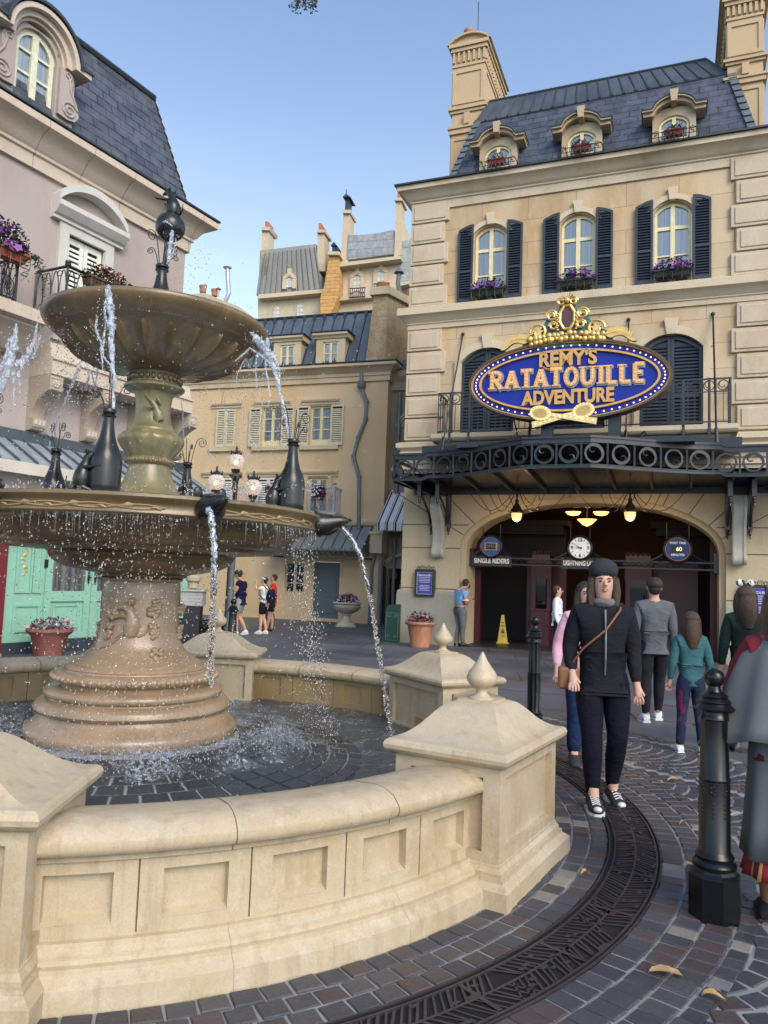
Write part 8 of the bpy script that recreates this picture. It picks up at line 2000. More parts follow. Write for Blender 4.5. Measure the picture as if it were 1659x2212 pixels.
    lp = MB(); lp.tube([f0-rt*.011*H-V(0,0,.0275*H)-hx*.004*H, f0-V(0,0,.0295*H)+hx*.0005*H, f0+rt*.011*H-V(0,0,.0275*H)-hx*.004*H], [.002*H,.0042*H,.002*H], 6); obj('lips', lp, plain('lips', tuple(c*k for c, k in zip(skin, (.9,.55,.55))), .4), body, smooth=60)
    bw = MB()
    for s in (-1, 1): bw.tube([f0+rt*s*.009*H+V(0,0,.021*H)-hx*.004*H, f0+rt*s*.019*H+V(0,0,.0235*H)-hx*.006*H, f0+rt*s*.029*H+V(0,0,.020*H)-hx*.014*H], [.0022*H,.0026*H,.001*H], 5)
    obj('brows', bw, hair or BRHAIR, body, smooth=60)
    def grow(keys, fac, extra=0): return {k: (N[k][0], tuple(max(.002, r_*fac+extra) for r_ in (N[k][1] if isinstance(N[k][1], tuple) else (N[k][1],)*2))) for k in keys}
    if shirt:
        keys = ['pel','waist','chest','up','shl','shr','ual','uar']; 
        if shirt_len != 'vest': keys += []
        if shirt_len == 'long': keys += ['ell','elr','fal','far','wrl','wrr']
        Nn = grow(keys, 1.13, .008); Nn['pel'] = (N['pel'][0]+Vector((0,0,.015*H)), tuple(r_*1.12 for r_ in N['pel'][1])); Nn['hem'] = (N['pel'][0]-Vector((0,0,.06*H)), tuple(r_*1.16 for r_ in N['pel'][1]))
        if shirt_len == 'long':
            for k in ('wrl','wrr'): Nn[k] = (N[k[:0]+'fa'+k[-1]][0]*.12+N[k][0]*.88, (.020*H, .020*H))
        Nn['neckc'] = (N['neck'][0]+Vector((0,0,.004*H)), (.043*H,.043*H)); Ee = [e for e in E if e[0] in Nn and e[1] in Nn]+[('up','neckc'),('pel','hem')]
        if shirt_len == 'short':
            for nm in 'lr': Nn['ua'+nm] = (N['ua'+nm][0]*.75+N['el'+nm][0]*.25, tuple(.040*H*b_ for _ in (0,1)))
        if belly: Nn['belly'] = (N['waist'][0]+Vector((0,.040*H,.010*H)), (.066*H*b_,.052*H*b_)); Ee.append(('waist','belly'))
        if belly: Nn.pop('hem'); Ee.remove(('pel','hem'))
        skinmesh('shirt', Nn, Ee, 'pel', shirt, t)
    if pants:
        keys = ['pel']+[k+nm for nm in 'lr' for k in (('hp','tg','kn','cf','an') if pants_len == 'long' else ('hp','tg'))]
        Nn = grow(keys, 1.07, .005); Nn['pel'] = (N['pel'][0]+Vector((0,0,.0)), tuple(r_*1.04 for r_ in N['pel'][1])); Nn['pb'] = (N['waist'][0]*.9+N['pel'][0]*.1, tuple(r_*1.03 for r_ in N['waist'][1]))
        Ee = [e for e in E if e[0] in Nn and e[1] in Nn]+[('pel','pb')]
        for nm in 'lr':
            if pants_len == 'short': Nn['sk'+nm] = (N['tg'+nm][0]*.25+N['kn'+nm][0]*.75+Vector((0,0,.012*H)), (.050*H*b_,.050*H*b_)); Ee.append(('tg'+nm,'sk'+nm))
            elif pants_len == 'mini': Nn['tg'+nm] = (N['hp'+nm][0]*.45+N['tg'+nm][0]*.55, (.060*H*b_,.060*H*b_))
            elif pc: 
                for k, r_ in pc.items(): Nn[k+nm] = (Nn[k+nm][0], (r_*H, r_*H))
        skinmesh('trousers', Nn, Ee, 'pel', pants, t)
    if shoes:
        sm, sl = shoes, sole
        for nm in 'lr':
            an, he, to = N['an'+nm][0], N['he'+nm][0], N['to'+nm][0]; d = (to-he); d = d.normalized(); mb = MB()
            up_ = V(0,0,1)-d*d.z; up_.normalize(); sdv = d.cross(up_).normalized()
            n = 9; prof = [(-.2,.022,.045),(0,.029,.066),(.25,.030,.064),(.5,.031,.050),(.75,.032,.036),(.95,.027,.027),(1.12,.012,.016)]
            L_ = (to-he).length*1.12; base_ = he-up_*.030*H; vs = []
            for (u, w_, h_) in prof:
                for q in range(10):
                    a = 2*PI*q/10; vs.append(base_+d*L_*(u*.88+.04)+sdv*w_*H*math.cos(a)+up_*max(.006*H, h_*H*(.5+.5*math.sin(a)))+up_*.010*H)
            fs = [(i*10+q, i*10+(q+1) % 10, (i+1)*10+(q+1) % 10, (i+1)*10+q) for i in range(len(prof)-1) for q in range(10)]+[tuple(range(9,-1,-1)), tuple(range((len(prof)-1)*10, len(prof)*10))]
            mb.add(vs, fs); so_ = obj('shoe', mb, sm, t, smooth=60)
            mb = MB(); pts = [(base_+d*L_*(u*.90+.03)+sdv*w_*1.10*H*s) for s in (1,-1) for (u, w_, h_) in (prof if s == 1 else prof[::-1])]
            m_ = len(pts); mb.add([p for p in pts]+[p+up_*.016*H for p in pts], [tuple(range(m_-1,-1,-1)), tuple(range(m_, 2*m_))]+[(i, (i+1) % m_, (i+1) % m_+m_, i+m_) for i in range(m_)])
            obj('sole', mb, sl or plain('dark rubber sole', (.02,.02,.02), .7), so_)
    if hair:
        mb = MB(); hs_ = hcen+V(0,0,.022*H)
        if hair_style == 'short':
            mb.ball(hs_-hx*.017*H+V(0,0,.004*H), .053*H, 16, 10, .97, 1.0, .95); mb.ball(hs_-hx*.020*H-V(0,0,.028*H), .043*H, 12, 8)
        elif hair_style == 'long':
            mb.ball(hs_-hx*.021*H+V(0,0,.006*H), .056*H, 16, 10, 1, 1.0, .95); mb.tube([hs_-hx*.024*H, hs_-hx*.034*H-V(0,0,.06*H), hs_-hx*.045*H-V(0,0,.13*H), hs_-hx*.05*H-V(0,0,.20*H)], [.05*H,.056*H,.052*H,.03*H], 14)
            for s in (-1, 1): mb.tube([hs_+rt*s*.045*H, hs_+rt*s*.052*H-V(0,0,.06*H), hs_+rt*s*.05*H-V(0,0,.13*H)+hx*.02*H], [.018*H,.02*H,.010*H], 8)
        for q_ in range(90 if hair_style == 'long' else 0):
            a_ = wr2.uniform(0, 2*PI); k_ = wr2.uniform(.5, 1); top_ = hs_-hx*.03*H; d_ = (hx*-.5*abs(math.cos(a_))+rt*math.sin(a_))
            mb.tube([hs_+(d_*.045+V(0,0,.030))*H, hs_+(d_*.060-hx*.02)*H, hs_+(d_*.062-hx*.035+V(0,0,-.09))*H, hs_+(d_*.055-hx*.03+V(wr2.uniform(-.01,.01),0,-.15-.07*k_))*H], [.0045*H,.005*H,.004*H,.0012*H], 4)
        obj('hair', mb, hair, t, smooth=60)
    return t, N, hcen, hx, rt
REL = lambda s: [(s*.125,-.005,.62), (s*.135,.03,.49)]
STAND = {'l': [(-.052,.01,.275), (-.055,-.01,.045), (-.062,.085,.014)], 'r': [(.052,.01,.275), (.055,-.01,.045), (.062,.085,.014)]}
BLKSH = plain('black leather shoe', (.012,.011,.011), .4); GRSOLE = plain('grey sole', (.25,.25,.25), .7); WSH = clothm('white trainer', (.62,.64,.68)); WSOLE = plain('white rubber', (.68,.70,.72), .6)
BRHAIR = plain('brown hair', (.05,.028,.016), .6, var=.4, sc1=60); DKHAIR = plain('dark hair', (.015,.011,.009), .6, var=.4, sc1=60)
for hm_ in (BRHAIR, DKHAIR):
    nt = hm_.node_tree; bumpn(nt, nt.nodes['Principled BSDF'], noise(nt, mapped(nt, (1, 1, .06)), 150, 3, .6), 1, .01)
def face_rot(az): return -az                       # az: clockwise heading, 0 = away from camera
# man in blue polo looking at his phone, beside the arch jamb
p = ong(992, 1396); Hm = 1.78
t, N, hc, hx, rt = person('bearded man in light blue polo and grey trousers looking down at his phone', (p.x, p.y, p.z), R(-64), Hm,
   {'l': [(-.13,.0,.635),(-.03,.165,.665),(.3,.8,.25)], 'r': [(.14,.0,.635),(.045,.15,.655),(-.25,.9,.3)]}, {'l': [(-.048,.0,.275),(-.05,-.03,.045),(-.062,.075,.014)], 'r': [(.055,.02,.275),(.06,.02,.045),(.07,.12,.014)]},
   build=1.2, belly=1, head=.20, skin=(.42,.23,.16), shirt=clothm('light blue polo', (.20,.40,.70)), pants=clothm('grey trousers', (.13,.135,.14)), shoes=BLKSH, hair=BRHAIR, pc={'cf': .041, 'an': .034})
mb = MB(); c_ = N['neck'][0]-V(0,0,.012*Hm); mb.lathe([(.040*Hm,-.012*Hm),(.047*Hm,-.004*Hm),(.040*Hm,.012*Hm),(.036*Hm,.010*Hm)], 16, c_); WHITEC = clothm('white trim', (.75,.76,.80), .05)
for nm in 'lr':
    a_, b2_ = N['ua'+nm][0], N['el'+nm][0]; d = (b2_-a_).normalized(); q = a_*.52+b2_*.48; mb.tube([q-d*.012, q+d*.016], .042*Hm*1.16, 14)
obj('polo_trim', mb, WHITEC, t, smooth=50)
mb = MB(); mb.lathe([(.084*Hm*1.14,-.012),(.086*Hm*1.14,0),(.084*Hm*1.14,.028)], 20, (0,.0,.555*Hm)); mb.v = [(x, y*.86, z) for x, y, z in mb.v]; mb.box(.10,.17,.03,.07,.50*Hm,.545*Hm); mb.box(-.03,.03,.13,.17,.53*Hm,.56*Hm)
obj('belt', mb, BLKSH, t)
mb = MB(); mb.ball(hc+hx*.036*Hm-V(0,0,.034*Hm), .032*Hm, 12, 8, .9, .8, 1.0); obj('beard', mb, plain('brown beard', (.075,.035,.02), .8, var=.4, sc1=60), t, smooth=60)
q = (N['pal'][0]+N['par'][0])/2+V(0,.045,.035); mb = MB(); mb.add([(q.x-.035,q.y-.035,q.z-.03),(q.x+.035,q.y-.035,q.z-.03),(q.x+.035,q.y+.06,q.z+.03),(q.x-.035,q.y+.06,q.z+.03),(q.x-.035,q.y-.03,q.z-.04),(q.x+.035,q.y-.03,q.z-.04),(q.x+.035,q.y+.065,q.z+.02),(q.x-.035,q.y+.065,q.z+.02)], [(0,1,2,3),(7,6,5,4),(0,4,5,1),(1,5,6,2),(2,6,7,3),(3,7,4,0)])
ph = obj('mobile_phone', mb, BLK, None, loc=t.location, rotz=t.rotation_euler.z); tag(ph, 'black mobile phone in the hands of the man in the blue polo', 'phone')
# walking man in cap
p = ong(516, 1371); Hm = 1.80
t, N, hc, hx, rt = person('man in a backwards green cap, navy T-shirt and grey shorts striding left', (p.x, p.y, p.z), R(78), Hm,
   {'l': [(-.13,.03,.66),(-.10,.16,.72),(0,.5,1)], 'r': [(.14,-.02,.64),(.13,.10,.60)]}, {'l': [(-.05,.05,.28),(-.055,.02,.045),(-.06,.115,.014)], 'r': [(.05,.04,.275),(.055,-.09,.06),(.06,-.005,.012)]},
   build=1.08, head=.12, skin=(.45,.26,.18), shirt=clothm('navy T-shirt', (.012,.012,.045)), pants=clothm('grey shorts', (.25,.27,.28)), pants_len='short', shoes=WSH, sole=WSOLE, hair=BRHAIR)
CAPM = clothm('olive cap', (.035,.04,.03)); mb = MB(); mb.ball(hc+V(0,0,.034*Hm)-hx*.006*Hm, .062*Hm, 16, 10, 1, 1.03, .80); a_ = hc+V(0,0,.020*Hm)-hx*.05*Hm; mb.add([a_-rt*.035*Hm, a_+rt*.035*Hm, a_+rt*.028*Hm-hx*.05*Hm-V(0,0,.008*Hm), a_-rt*.028*Hm-hx*.05*Hm-V(0,0,.008*Hm), a_-rt*.035*Hm+V(0,0,.008), a_+rt*.035*Hm+V(0,0,.008), a_+rt*.028*Hm-hx*.05*Hm-V(0,0,.008*Hm-.008), a_-rt*.028*Hm-hx*.05*Hm-V(0,0,.008*Hm-.008)], [(0,1,2,3),(7,6,5,4),(0,4,5,1),(1,5,6,2),(2,6,7,3),(3,7,4,0)]); obj('cap', mb, CAPM, t, smooth=50)
# girl with backpack
p = ong(566, 1369); Hm = 1.63; 
t, N, hc, hx, rt = person('woman in white T-shirt and black shorts with a hand raised to her face', (p.x, p.y, p.z), R(75), Hm,
   {'l': [(-.12,.10,.76),(-.06,.13,.86),(.2,.3,.9)], 'r': [(.125,-.02,.63),(.13,.03,.49)]}, {'l': [(-.045,.02,.275),(-.05,.02,.045),(-.06,.115,.014)], 'r': [(.05,.01,.275),(.055,-.05,.045),(.065,.045,.014)]},
   build=.95, skin=(.50,.30,.21), shirt=clothm('white T-shirt', (.62,.64,.60)), pants=clothm('black shorts', (.010,.010,.016)), pants_len='short', shoes=WSH, sole=WSOLE, hair=DKHAIR, female=True)
mb = MB(); mb.ball(hc+V(0,0,.04*Hm)-hx*.0, .058*Hm, 14, 8, 1.04, 1.06, .45); obj('headband', mb, clothm('pale blue headband', (.45,.50,.58)), t, smooth=60)
bp_ = thing('backpack', 'dark navy backpack with a blue tag on the back of the woman in white', 'backpack', t.location, t.rotation_euler.z)
mb = MB(); c_ = V(0,-.135*Hm,.665*Hm); vs = []; 
for i, (z_, w_, d_) in enumerate(((-.13,.06,.04),(-.12,.085,.06),(-.06,.095,.072),(.02,.09,.066),(.08,.078,.05),(.11,.05,.03))):
    for q in range(14): a = 2*PI*q/14; vs.append(c_+V(w_*Hm*math.copysign(abs(math.cos(a))**.6, math.cos(a)), d_*Hm*math.copysign(abs(math.sin(a))**.6, math.sin(a)), z_*Hm))
mb.add(vs, [(i*14+q, i*14+(q+1) % 14, (i+1)*14+(q+1) % 14, (i+1)*14+q) for i in range(5) for q in range(14)]+[tuple(range(13,-1,-1)), tuple(range(70,84))]); obj('bag', mb, clothm('navy nylon', (.010,.012,.035)), bp_, smooth=50)
mb = MB()
for s in (-1, 1): mb.tube([(s*.06*Hm,-.09*Hm,.76*Hm),(s*.075*Hm,-.02*Hm,.835*Hm),(s*.078*Hm,.055*Hm,.79*Hm),(s*.085*Hm,.06*Hm,.68*Hm),(s*.08*Hm,-.05*Hm,.58*Hm)], .014, 6)
obj('strap', mb, clothm('navy webbing', (.008,.009,.02)), bp_, smooth=60)
# person in red behind her
person('person in a red vest and dark cap behind behind the woman in white', (p.x+.12, p.y+1.0, p.z), R(100), 1.72, {'l': [(-.12,.05,.63),(-.10,.12,.55)], 'r': [(.125,.0,.63),(.12,.06,.52)]}, {'l': [(-.045,.05,.28),(-.05,.09,.045),(-.055,.18,.014)], 'r': STAND['r']}, skin=(.40,.23,.16), shirt=clothm('red vest', (.45,.03,.02)), pants=clothm('black trousers', (.01,.01,.012)), pants_len='short', shoes=BLKSH, hair=DKHAIR)
# wheel / round bag on the ground behind them
q = ong(592, 1352); t = thing('suitcase', 'dark round topped suitcase standing behind the legs of the woman in white', 'suitcase', (q.x-.1, q.y-.9, gz(q.x, q.y)), .2); mb = MB(); A = [(-.22,0),(-.22,.35)]+[(-.22*math.cos(PI*i/10), .35+.22*math.sin(PI*i/10)) for i in range(1,10)]+[(.22,.35),(.22,0)]; mb.xz(A, -.12, .12); obj('case_shell', mb, clothm('charcoal fabric', (.03,.035,.045)), t); mb = MB(); mb.tube([(-.06,0,.56),(-.06,0,.66),(.06,0,.66),(.06,0,.56)], .01, 5); obj('carry_handle', mb, BLK, t)
# attendant in dark doorway
xq, zq = BF.L(857, 1300, .9); P_ = BF.W(BF.L(851,1300,.75)[0], .75)
person('young man in a dark T-shirt standing in the dark doorway of the recess', (P_.x, P_.y, -DROP+.25), R(170), 1.74, {'l': REL(-1), 'r': REL(1)}, STAND, skin=(.42,.26,.2), shirt=clothm('black T-shirt', (.012,.012,.014)), pants=clothm('black trousers', (.01,.01,.012)), shoes=BLKSH, hair=DKHAIR)
# cast member with vest
P_ = at_y(1203, 1390, 17.0); 
t, N, hc, hx, rt = person('attendant in white shirt and striped mustard and maroon waistcoat before the maroon kiosk', (P_.x, 17.0, -DROP), R(-110), 1.70, {'l': REL(-1), 'r': REL(1)}, STAND, skin=(.48,.28,.2), shirt=clothm('white shirt', (.66,.68,.74)), shirt_len='long', pants=clothm('dark trousers', (.015,.015,.02)), shoes=BLKSH, hair=BRHAIR)
Nn = {k: (N[k][0], tuple(r_*1.13+.009 for r_ in N[k][1])) for k in ('pel','waist','chest','up')}; skinmesh('waistcoat', Nn, [('pel','waist'),('waist','chest'),('chest','up')], 'pel', stone('striped waistcoat', (.40,.26,.07), (.20,.02,.03), sc1=9, lo=.45, hi=.5, rough=.8, grain=60, zstretch=.05), t)
# woman in black leggings walking toward the camera
p = ong(1298, 1738); Hm = 1.72
LEG = clothm('black leggings', (.006,.007,.016), .3); JKT = clothm('black padded jacket', (.012,.013,.018))
CONV = plain('black canvas trainer', (.018,.018,.022), .8)
t, N, hc, hx, rt = person('woman in black leggings and black and white trainers walking toward the camera', (p.x, p.y, p.z), R(172), Hm,
   {'l': REL(-1), 'r': [(.135,-.01,.63),(.13,.08,.53)]}, {'l': [(-.060,.03,.28),(-.050,-.06,.055),(-.075,.02,.012)], 'r': [(.048,.07,.285),(.045,.09,.050),(.040,.185,.030)]},
   build=1.12, skin=(.50,.31,.24), shirt=JKT, shirt_len='long', pants=LEG, pc={'an': .026}, shoes=CONV, sole=WSOLE, hair=BRHAIR, hair_style='long', female=True)
mb = MB(); mb.ball(hc+V(0,0,.058*Hm)-hx*.012*Hm, .062*Hm, 16, 10, 1, 1.0, .80); obj('beanie', mb, clothm('charcoal knit hat', (.03,.035,.045)), t, smooth=60)
mb = MB()
for nm in 'lr':
    to, an = N['to'+nm][0], N['an'+nm][0]; d = (to-N['he'+nm][0]).normalized(); sdv = d.cross(V(0,0,1)).normalized()
    tip = to+d*.018; mb.ball(tip+V(0,0,.004), .030, 10, 6, 1, 1, .62)
    for q in range(5): c_ = an.lerp(to, .35+.12*q)+V(0,0,.028-.003*q); mb.tube([c_-sdv*.028, c_+V(0,0,.010), c_+sdv*.028], .0042, 5)
obj('toe_cap_and_laces', mb, WSOLE, t, smooth=60)
mb = MB(); mb.tube([(0,.075*Hm,.535*Hm),(0,.088*Hm,.60*Hm),(0,.085*Hm,.68*Hm),(0,.078*Hm,.74*Hm),(0,.062*Hm,.80*Hm)], .006, 5); obj('zip', mb, plain('steel zip', (.3,.3,.32), .3, metal=.8), t)
mb = MB(); mb.lathe([(.040*Hm,-.03),(.050*Hm,-.012),(.052*Hm,.012),(.042*Hm,.03)], 20, N['neck'][0]+V(0,.005,-.01)); obj('collar_scarf', mb, clothm('grey marl scarf', (.13,.13,.14)), t, smooth=60)
bg_ = thing('shoulder_bag', 'tan leather bag worn across the body of the woman in black leggings', 'bag', t.location, t.rotation_euler.z)
mb = MB(); mb.box(.10*Hm,.185*Hm,.02*Hm,.075*Hm,.47*Hm,.56*Hm); bb_ = obj('bag', mb, plain('tan leather', (.20,.09,.035), .5, bump=.3), bg_); bevel(bb_, .02, 3)
mb = MB(); mb.tube([(.14*Hm,.055*Hm,.56*Hm),(.09*Hm,.085*Hm,.64*Hm),(.0,.092*Hm,.72*Hm),(-.06*Hm,.06*Hm,.80*Hm),(-.075*Hm,.0,.825*Hm),(-.04*Hm,-.06*Hm,.78*Hm),(.06*Hm,-.085*Hm,.68*Hm),(.13*Hm,-.02*Hm,.57*Hm)], .008, 6); obj('strap', mb, plain('tan strap', (.16,.07,.03), .5), bg_, smooth=60)
# person with pink sleeve and jeans behind her
p = ong(1262, 1650); Hm = 1.60
DEN = clothm('blue denim', (.014,.030,.085), .35)
person('person in pink sweatshirt and loose blue jeans behind', (p.x, p.y, p.z), R(176), Hm, {'l': [(-.125,-.01,.63),(-.128,.03,.50)], 'r': [(.150,.0,.63),(.162,.04,.505),(0,.15,-1)]}, STAND, build=1.1, skin=(.50,.31,.24), shirt=clothm('pink sweatshirt', (.62,.36,.46)), shirt_len='long', pants=DEN, pc={'kn': .050, 'cf': .048, 'an': .042}, shoes=plain('dark grey boot', (.02,.022,.028), .7), hair=DKHAIR, hair_style='long', female=True)
# child with floral jeans
p = ong(1492, 1628); Hm = 1.35
FLOR = island('floral jeans', [(.02,.03,.07)], rough=.85, bump=0); FLOR = stone('floral denim', (.016,.026,.060), (.16,.02,.07), sc1=14, lo=.56, hi=.60, rough=.85, grain=60, spec=.15)
person('girl in flower patterned jeans and white trainers, seen from behind', (p.x, p.y, p.z), R(-8), Hm, {'l': REL(-1), 'r': REL(1)}, {'l': [(-.058,.01,.275), (-.075,-.01,.05), (-.088,.075,.014)], 'r': [(.058,.01,.275), (.07,-.03,.05), (.080,.055,.014)]}, build=.95, skin=(.5,.3,.22), shirt=clothm('teal hoodie', (.04,.12,.14)), shirt_len='long', pants=FLOR, pc={'kn': .036, 'cf': .036, 'an': .032}, shoes=WSH, sole=WSOLE, hair=BRHAIR, hair_style='long', female=True)
p = ong(1412, 1560); person('adult in grey jacket and dark trousers walking away, beyond the girl in floral jeans', (p.x, p.y, p.z), R(-5), 1.70, {'l': REL(-1), 'r': REL(1)}, {'l': STAND['l'], 'r': [(.05,.06,.28),(.055,.10,.05),(.06,.19,.014)]}, skin=(.45,.28,.2), shirt=clothm('grey jacket', (.10,.11,.12)), shirt_len='long', pants=clothm('charcoal trousers', (.02,.02,.026)), shoes=WSH, sole=WSOLE, hair=DKHAIR)
# person with spotted headband
p = ong(1612, 1624); Hm = 1.62
t, N, hc, hx, rt = person('person in dark green coat with a black and white spotted bow in the hair', (p.x, p.y, p.z), R(-12), Hm, {'l': REL(-1), 'r': REL(1)}, STAND, skin=(.45,.28,.2), shirt=clothm('dark green coat', (.015,.03,.025)), shirt_len='long', pants=clothm('black trousers', (.01,.01,.012)), shoes=BLKSH, hair=BRHAIR, hair_style='long', female=True)
mb = MB(); 
for s in (-1, 1): mb.ball(hc+V(s*.045,0,.095*Hm), .045, 10, 6, 1, .5, .8)
obj('spotted_bow', mb, stone('spotted cloth', (.65,.66,.66), (.01,.01,.01), sc1=28, lo=.50, hi=.53, rough=.7), t, smooth=60)

# woman in a long grey cape at the right edge
p = ong(1645, 1998); Hm = 1.63
GCL = stone('grey wool felt', (.16,.175,.185), (.105,.115,.125), sc1=1.6, rough=.95, grain=160, bs=.5, bd=.003, spec=.1)
cap_, N, hc, hx, rt = person('woman in long grey cape over a red and gold striped skirt at the right edge', (p.x+.14, p.y+.02, 0), R(-25), Hm, {'l': [(-.15,.03,.64),(-.13,.13,.56)], 'r': [(.15,.03,.64),(.13,.13,.56)]}, {'l': [(-.052,.01,.275), (-.055,-.01,.048), (-.062,.095,.016)], 'r': [(.052,.01,.275), (.055,-.01,.048), (.062,.095,.016)]},
   skin=(.26,.12,.065), shirt=clothm('burgundy scarf', (.15,.02,.03)), shirt_len='long', pants=None, shoes=plain('black suede shoe', (.006,.006,.007), .9), hair=plain('long brown hair', (.075,.045,.028), .5, var=.5, sc1=50), hair_style='long', female=True)
def drape(name, rows, mat, parent, folds, amp, seg=72, open_=None):
    mb = MB(); vs = []; n = len(rows)
    for i, (z, rx, ry, oy) in enumerate(rows):
        t_ = i/(n-1)
        for q in range(seg):
            a = 2*PI*q/seg; k = 1+amp*t_*(math.sin(a*folds+1.3*math.sin(2*a))+.4*math.sin(a*folds*2.3+t_)); vs.append((rx*k*math.cos(a), oy+ry*k*math.sin(a), z+(open_(a, t_) if open_ else 0)))
    mb.add(vs, [((i+1)*seg+q, (i+1)*seg+(q+1) % seg, i*seg+(q+1) % seg, i*seg+q) for i in range(n-1) for q in range(seg)])
    o = obj(name, mb, mat, parent, smooth=80); s = o.modifiers.new('thickness', 'SOLIDIFY'); s.thickness = .006; return o
drape('long_coat', [(1.20,.15,.11,0),(1.05,.155,.115,0),(.85,.165,.13,0),(.65,.175,.15,0),(.45,.19,.165,0),(.30,.205,.18,0)], GCL, cap_, 5, .07)
drape('shoulder_cape', [(1.37,.06,.06,0),(1.34,.12,.09,0),(1.26,.20,.14,0),(1.12,.26,.19,0),(1.00,.29,.22,0),(.92,.32,.25,0),(.86,.35,.28,0)], GCL, cap_, 4, .13, open_=lambda a, t_: -.09*t_*max(0, math.cos(a-2.6)))
m, nt, b = newmat('red and gold striped skirt'); sp = nt.nodes.new('ShaderNodeSeparateXYZ'); nt.links.new(mapped(nt), sp.inputs[0]); at = nt.nodes.new('ShaderNodeMath'); at.operation = 'ARCTAN2'; nt.links.new(sp.outputs[1], at.inputs[0]); nt.links.new(sp.outputs[0], at.inputs[1])
mu = nt.nodes.new('ShaderNodeMath'); mu.operation = 'MULTIPLY'; mu.inputs[1].default_value = 3.2; nt.links.new(at.outputs[0], mu.inputs[0]); fr = nt.nodes.new('ShaderNodeMath'); fr.operation = 'FRACT'; nt.links.new(mu.outputs[0], fr.inputs[0])
r_ = nt.nodes.new('ShaderNodeValToRGB'); r_.color_ramp.interpolation = 'CONSTANT'; e = r_.color_ramp.elements
for i_, (pos, c) in enumerate(((0, (.25,.015,.02,1)), (.55, (.50,.30,.09,1)), (.80, (.18,.01,.03,1)))):
    if i_ >= len(e): e.new(pos)
    e[i_].position = pos; e[i_].color = c
nt.links.new(fr.outputs[0], r_.inputs[0]); nt.links.new(r_.outputs[0], b.inputs['Base Color']); b.inputs['Roughness'].default_value = .8
drape('striped_skirt', [(.60,.14,.13,0),(.36,.17,.16,0),(.26,.19,.175,0),(.215,.20,.18,0)], m, cap_, 11, .06)
mb = MB(); mb.lathe([(.05,.03),(.10,.0),(.13,-.05),(.12,-.09)], 24, (0,.01,1.38)); obj('scarf', mb, stone('burgundy plaid scarf', (.13,.025,.03), (.28,.12,.12), sc1=20, rough=.9), cap_, smooth=60)

# ------------------------------------------------------------------ water in the air
m, nt, b = newmat('clear water drops'); b.inputs['Base Color'].default_value = (1,1,1,1); b.inputs['Transmission Weight'].default_value = 1; b.inputs['Roughness'].default_value = .0; b.inputs['IOR'].default_value = 1.33
DROPM = m
m, nt, b = newmat('aerated white water'); v = mapped(nt); n1 = noise(nt, v, 60, 5, .7)
nt.links.new(mixc(nt, ramp(nt, n1, .35, .65), (.50,.60,.76), (.82,.88,.96)), b.inputs['Base Color']); b.inputs['Roughness'].default_value = .18; b.inputs['Transmission Weight'].default_value = .25; b.inputs['IOR'].default_value = 1.33
al = nt.nodes.new('ShaderNodeMapRange'); al.inputs['From Min'].default_value = .40; al.inputs['From Max'].default_value = .58; al.inputs['To Min'].default_value = .18; al.inputs['To Max'].default_value = .92; nt.links.new(noise(nt, v, 34, 4, .7), al.inputs['Value']); nt.links.new(al.outputs[0], b.inputs['Alpha'])
bumpn(nt, b, n1, .8, .01); FOAM = m
wr_ = random.Random(21)
def drops(mb, pts):
    """small rounded drops; pts = [(position, radius, stretch)]"""
    ico = []; t = (1+5**.5)/2
    for a, b_ in ((-1,t),(1,t),(-1,-t),(1,-t)): ico.append((a,b_,0)); 
    for a, b_ in ((-1,t),(1,t),(-1,-t),(1,-t)): ico.append((0,a,b_))
    for a, b_ in ((-1,t),(1,t),(-1,-t),(1,-t)): ico.append((b_,0,a))
    ico = [Vector(q).normalized() for q in ico]
    fc = [(0,11,5),(0,5,1),(0,1,7),(0,7,10),(0,10,11),(1,5,9),(5,11,4),(11,10,2),(10,7,6),(7,1,8),(3,9,4),(3,4,2),(3,2,6),(3,6,8),(3,8,9),(4,9,5),(2,4,11),(6,2,10),(8,6,7),(9,8,1)]
    for p, r_, st in pts: mb.add([(p[0]+q.x*r_, p[1]+q.y*r_, p[2]+q.z*r_*st) for q in ico], fc)
def jetpath(pts, depth, rad, n=44, wob=.004, k=1.0):
    P_ = [at_y(px, py, depth) for px, py in pts]; out = []; rs = []
    for i in range(n+1):
        t = i/n*(len(P_)-1); a = min(int(t), len(P_)-2); f = t-a; p = P_[a].lerp(P_[a+1], f)
        out.append(p+Vector((wr_.uniform(-1,1), wr_.uniform(-1,1), 0))*wob*min(1, i/6)); u = i/n
        r0 = rad[min(len(rad)-1, int(u*(len(rad)-1)))]; r1 = rad[min(len(rad)-1, int(u*(len(rad)-1))+1)]; g = u*(len(rad)-1) % 1
        w0 = .82+.16*math.sin(i*.9+len(pts))+.10*math.sin(i*2.3); rs.append((r0+(r1-r0)*g)*w0*.82)
    return out, rs
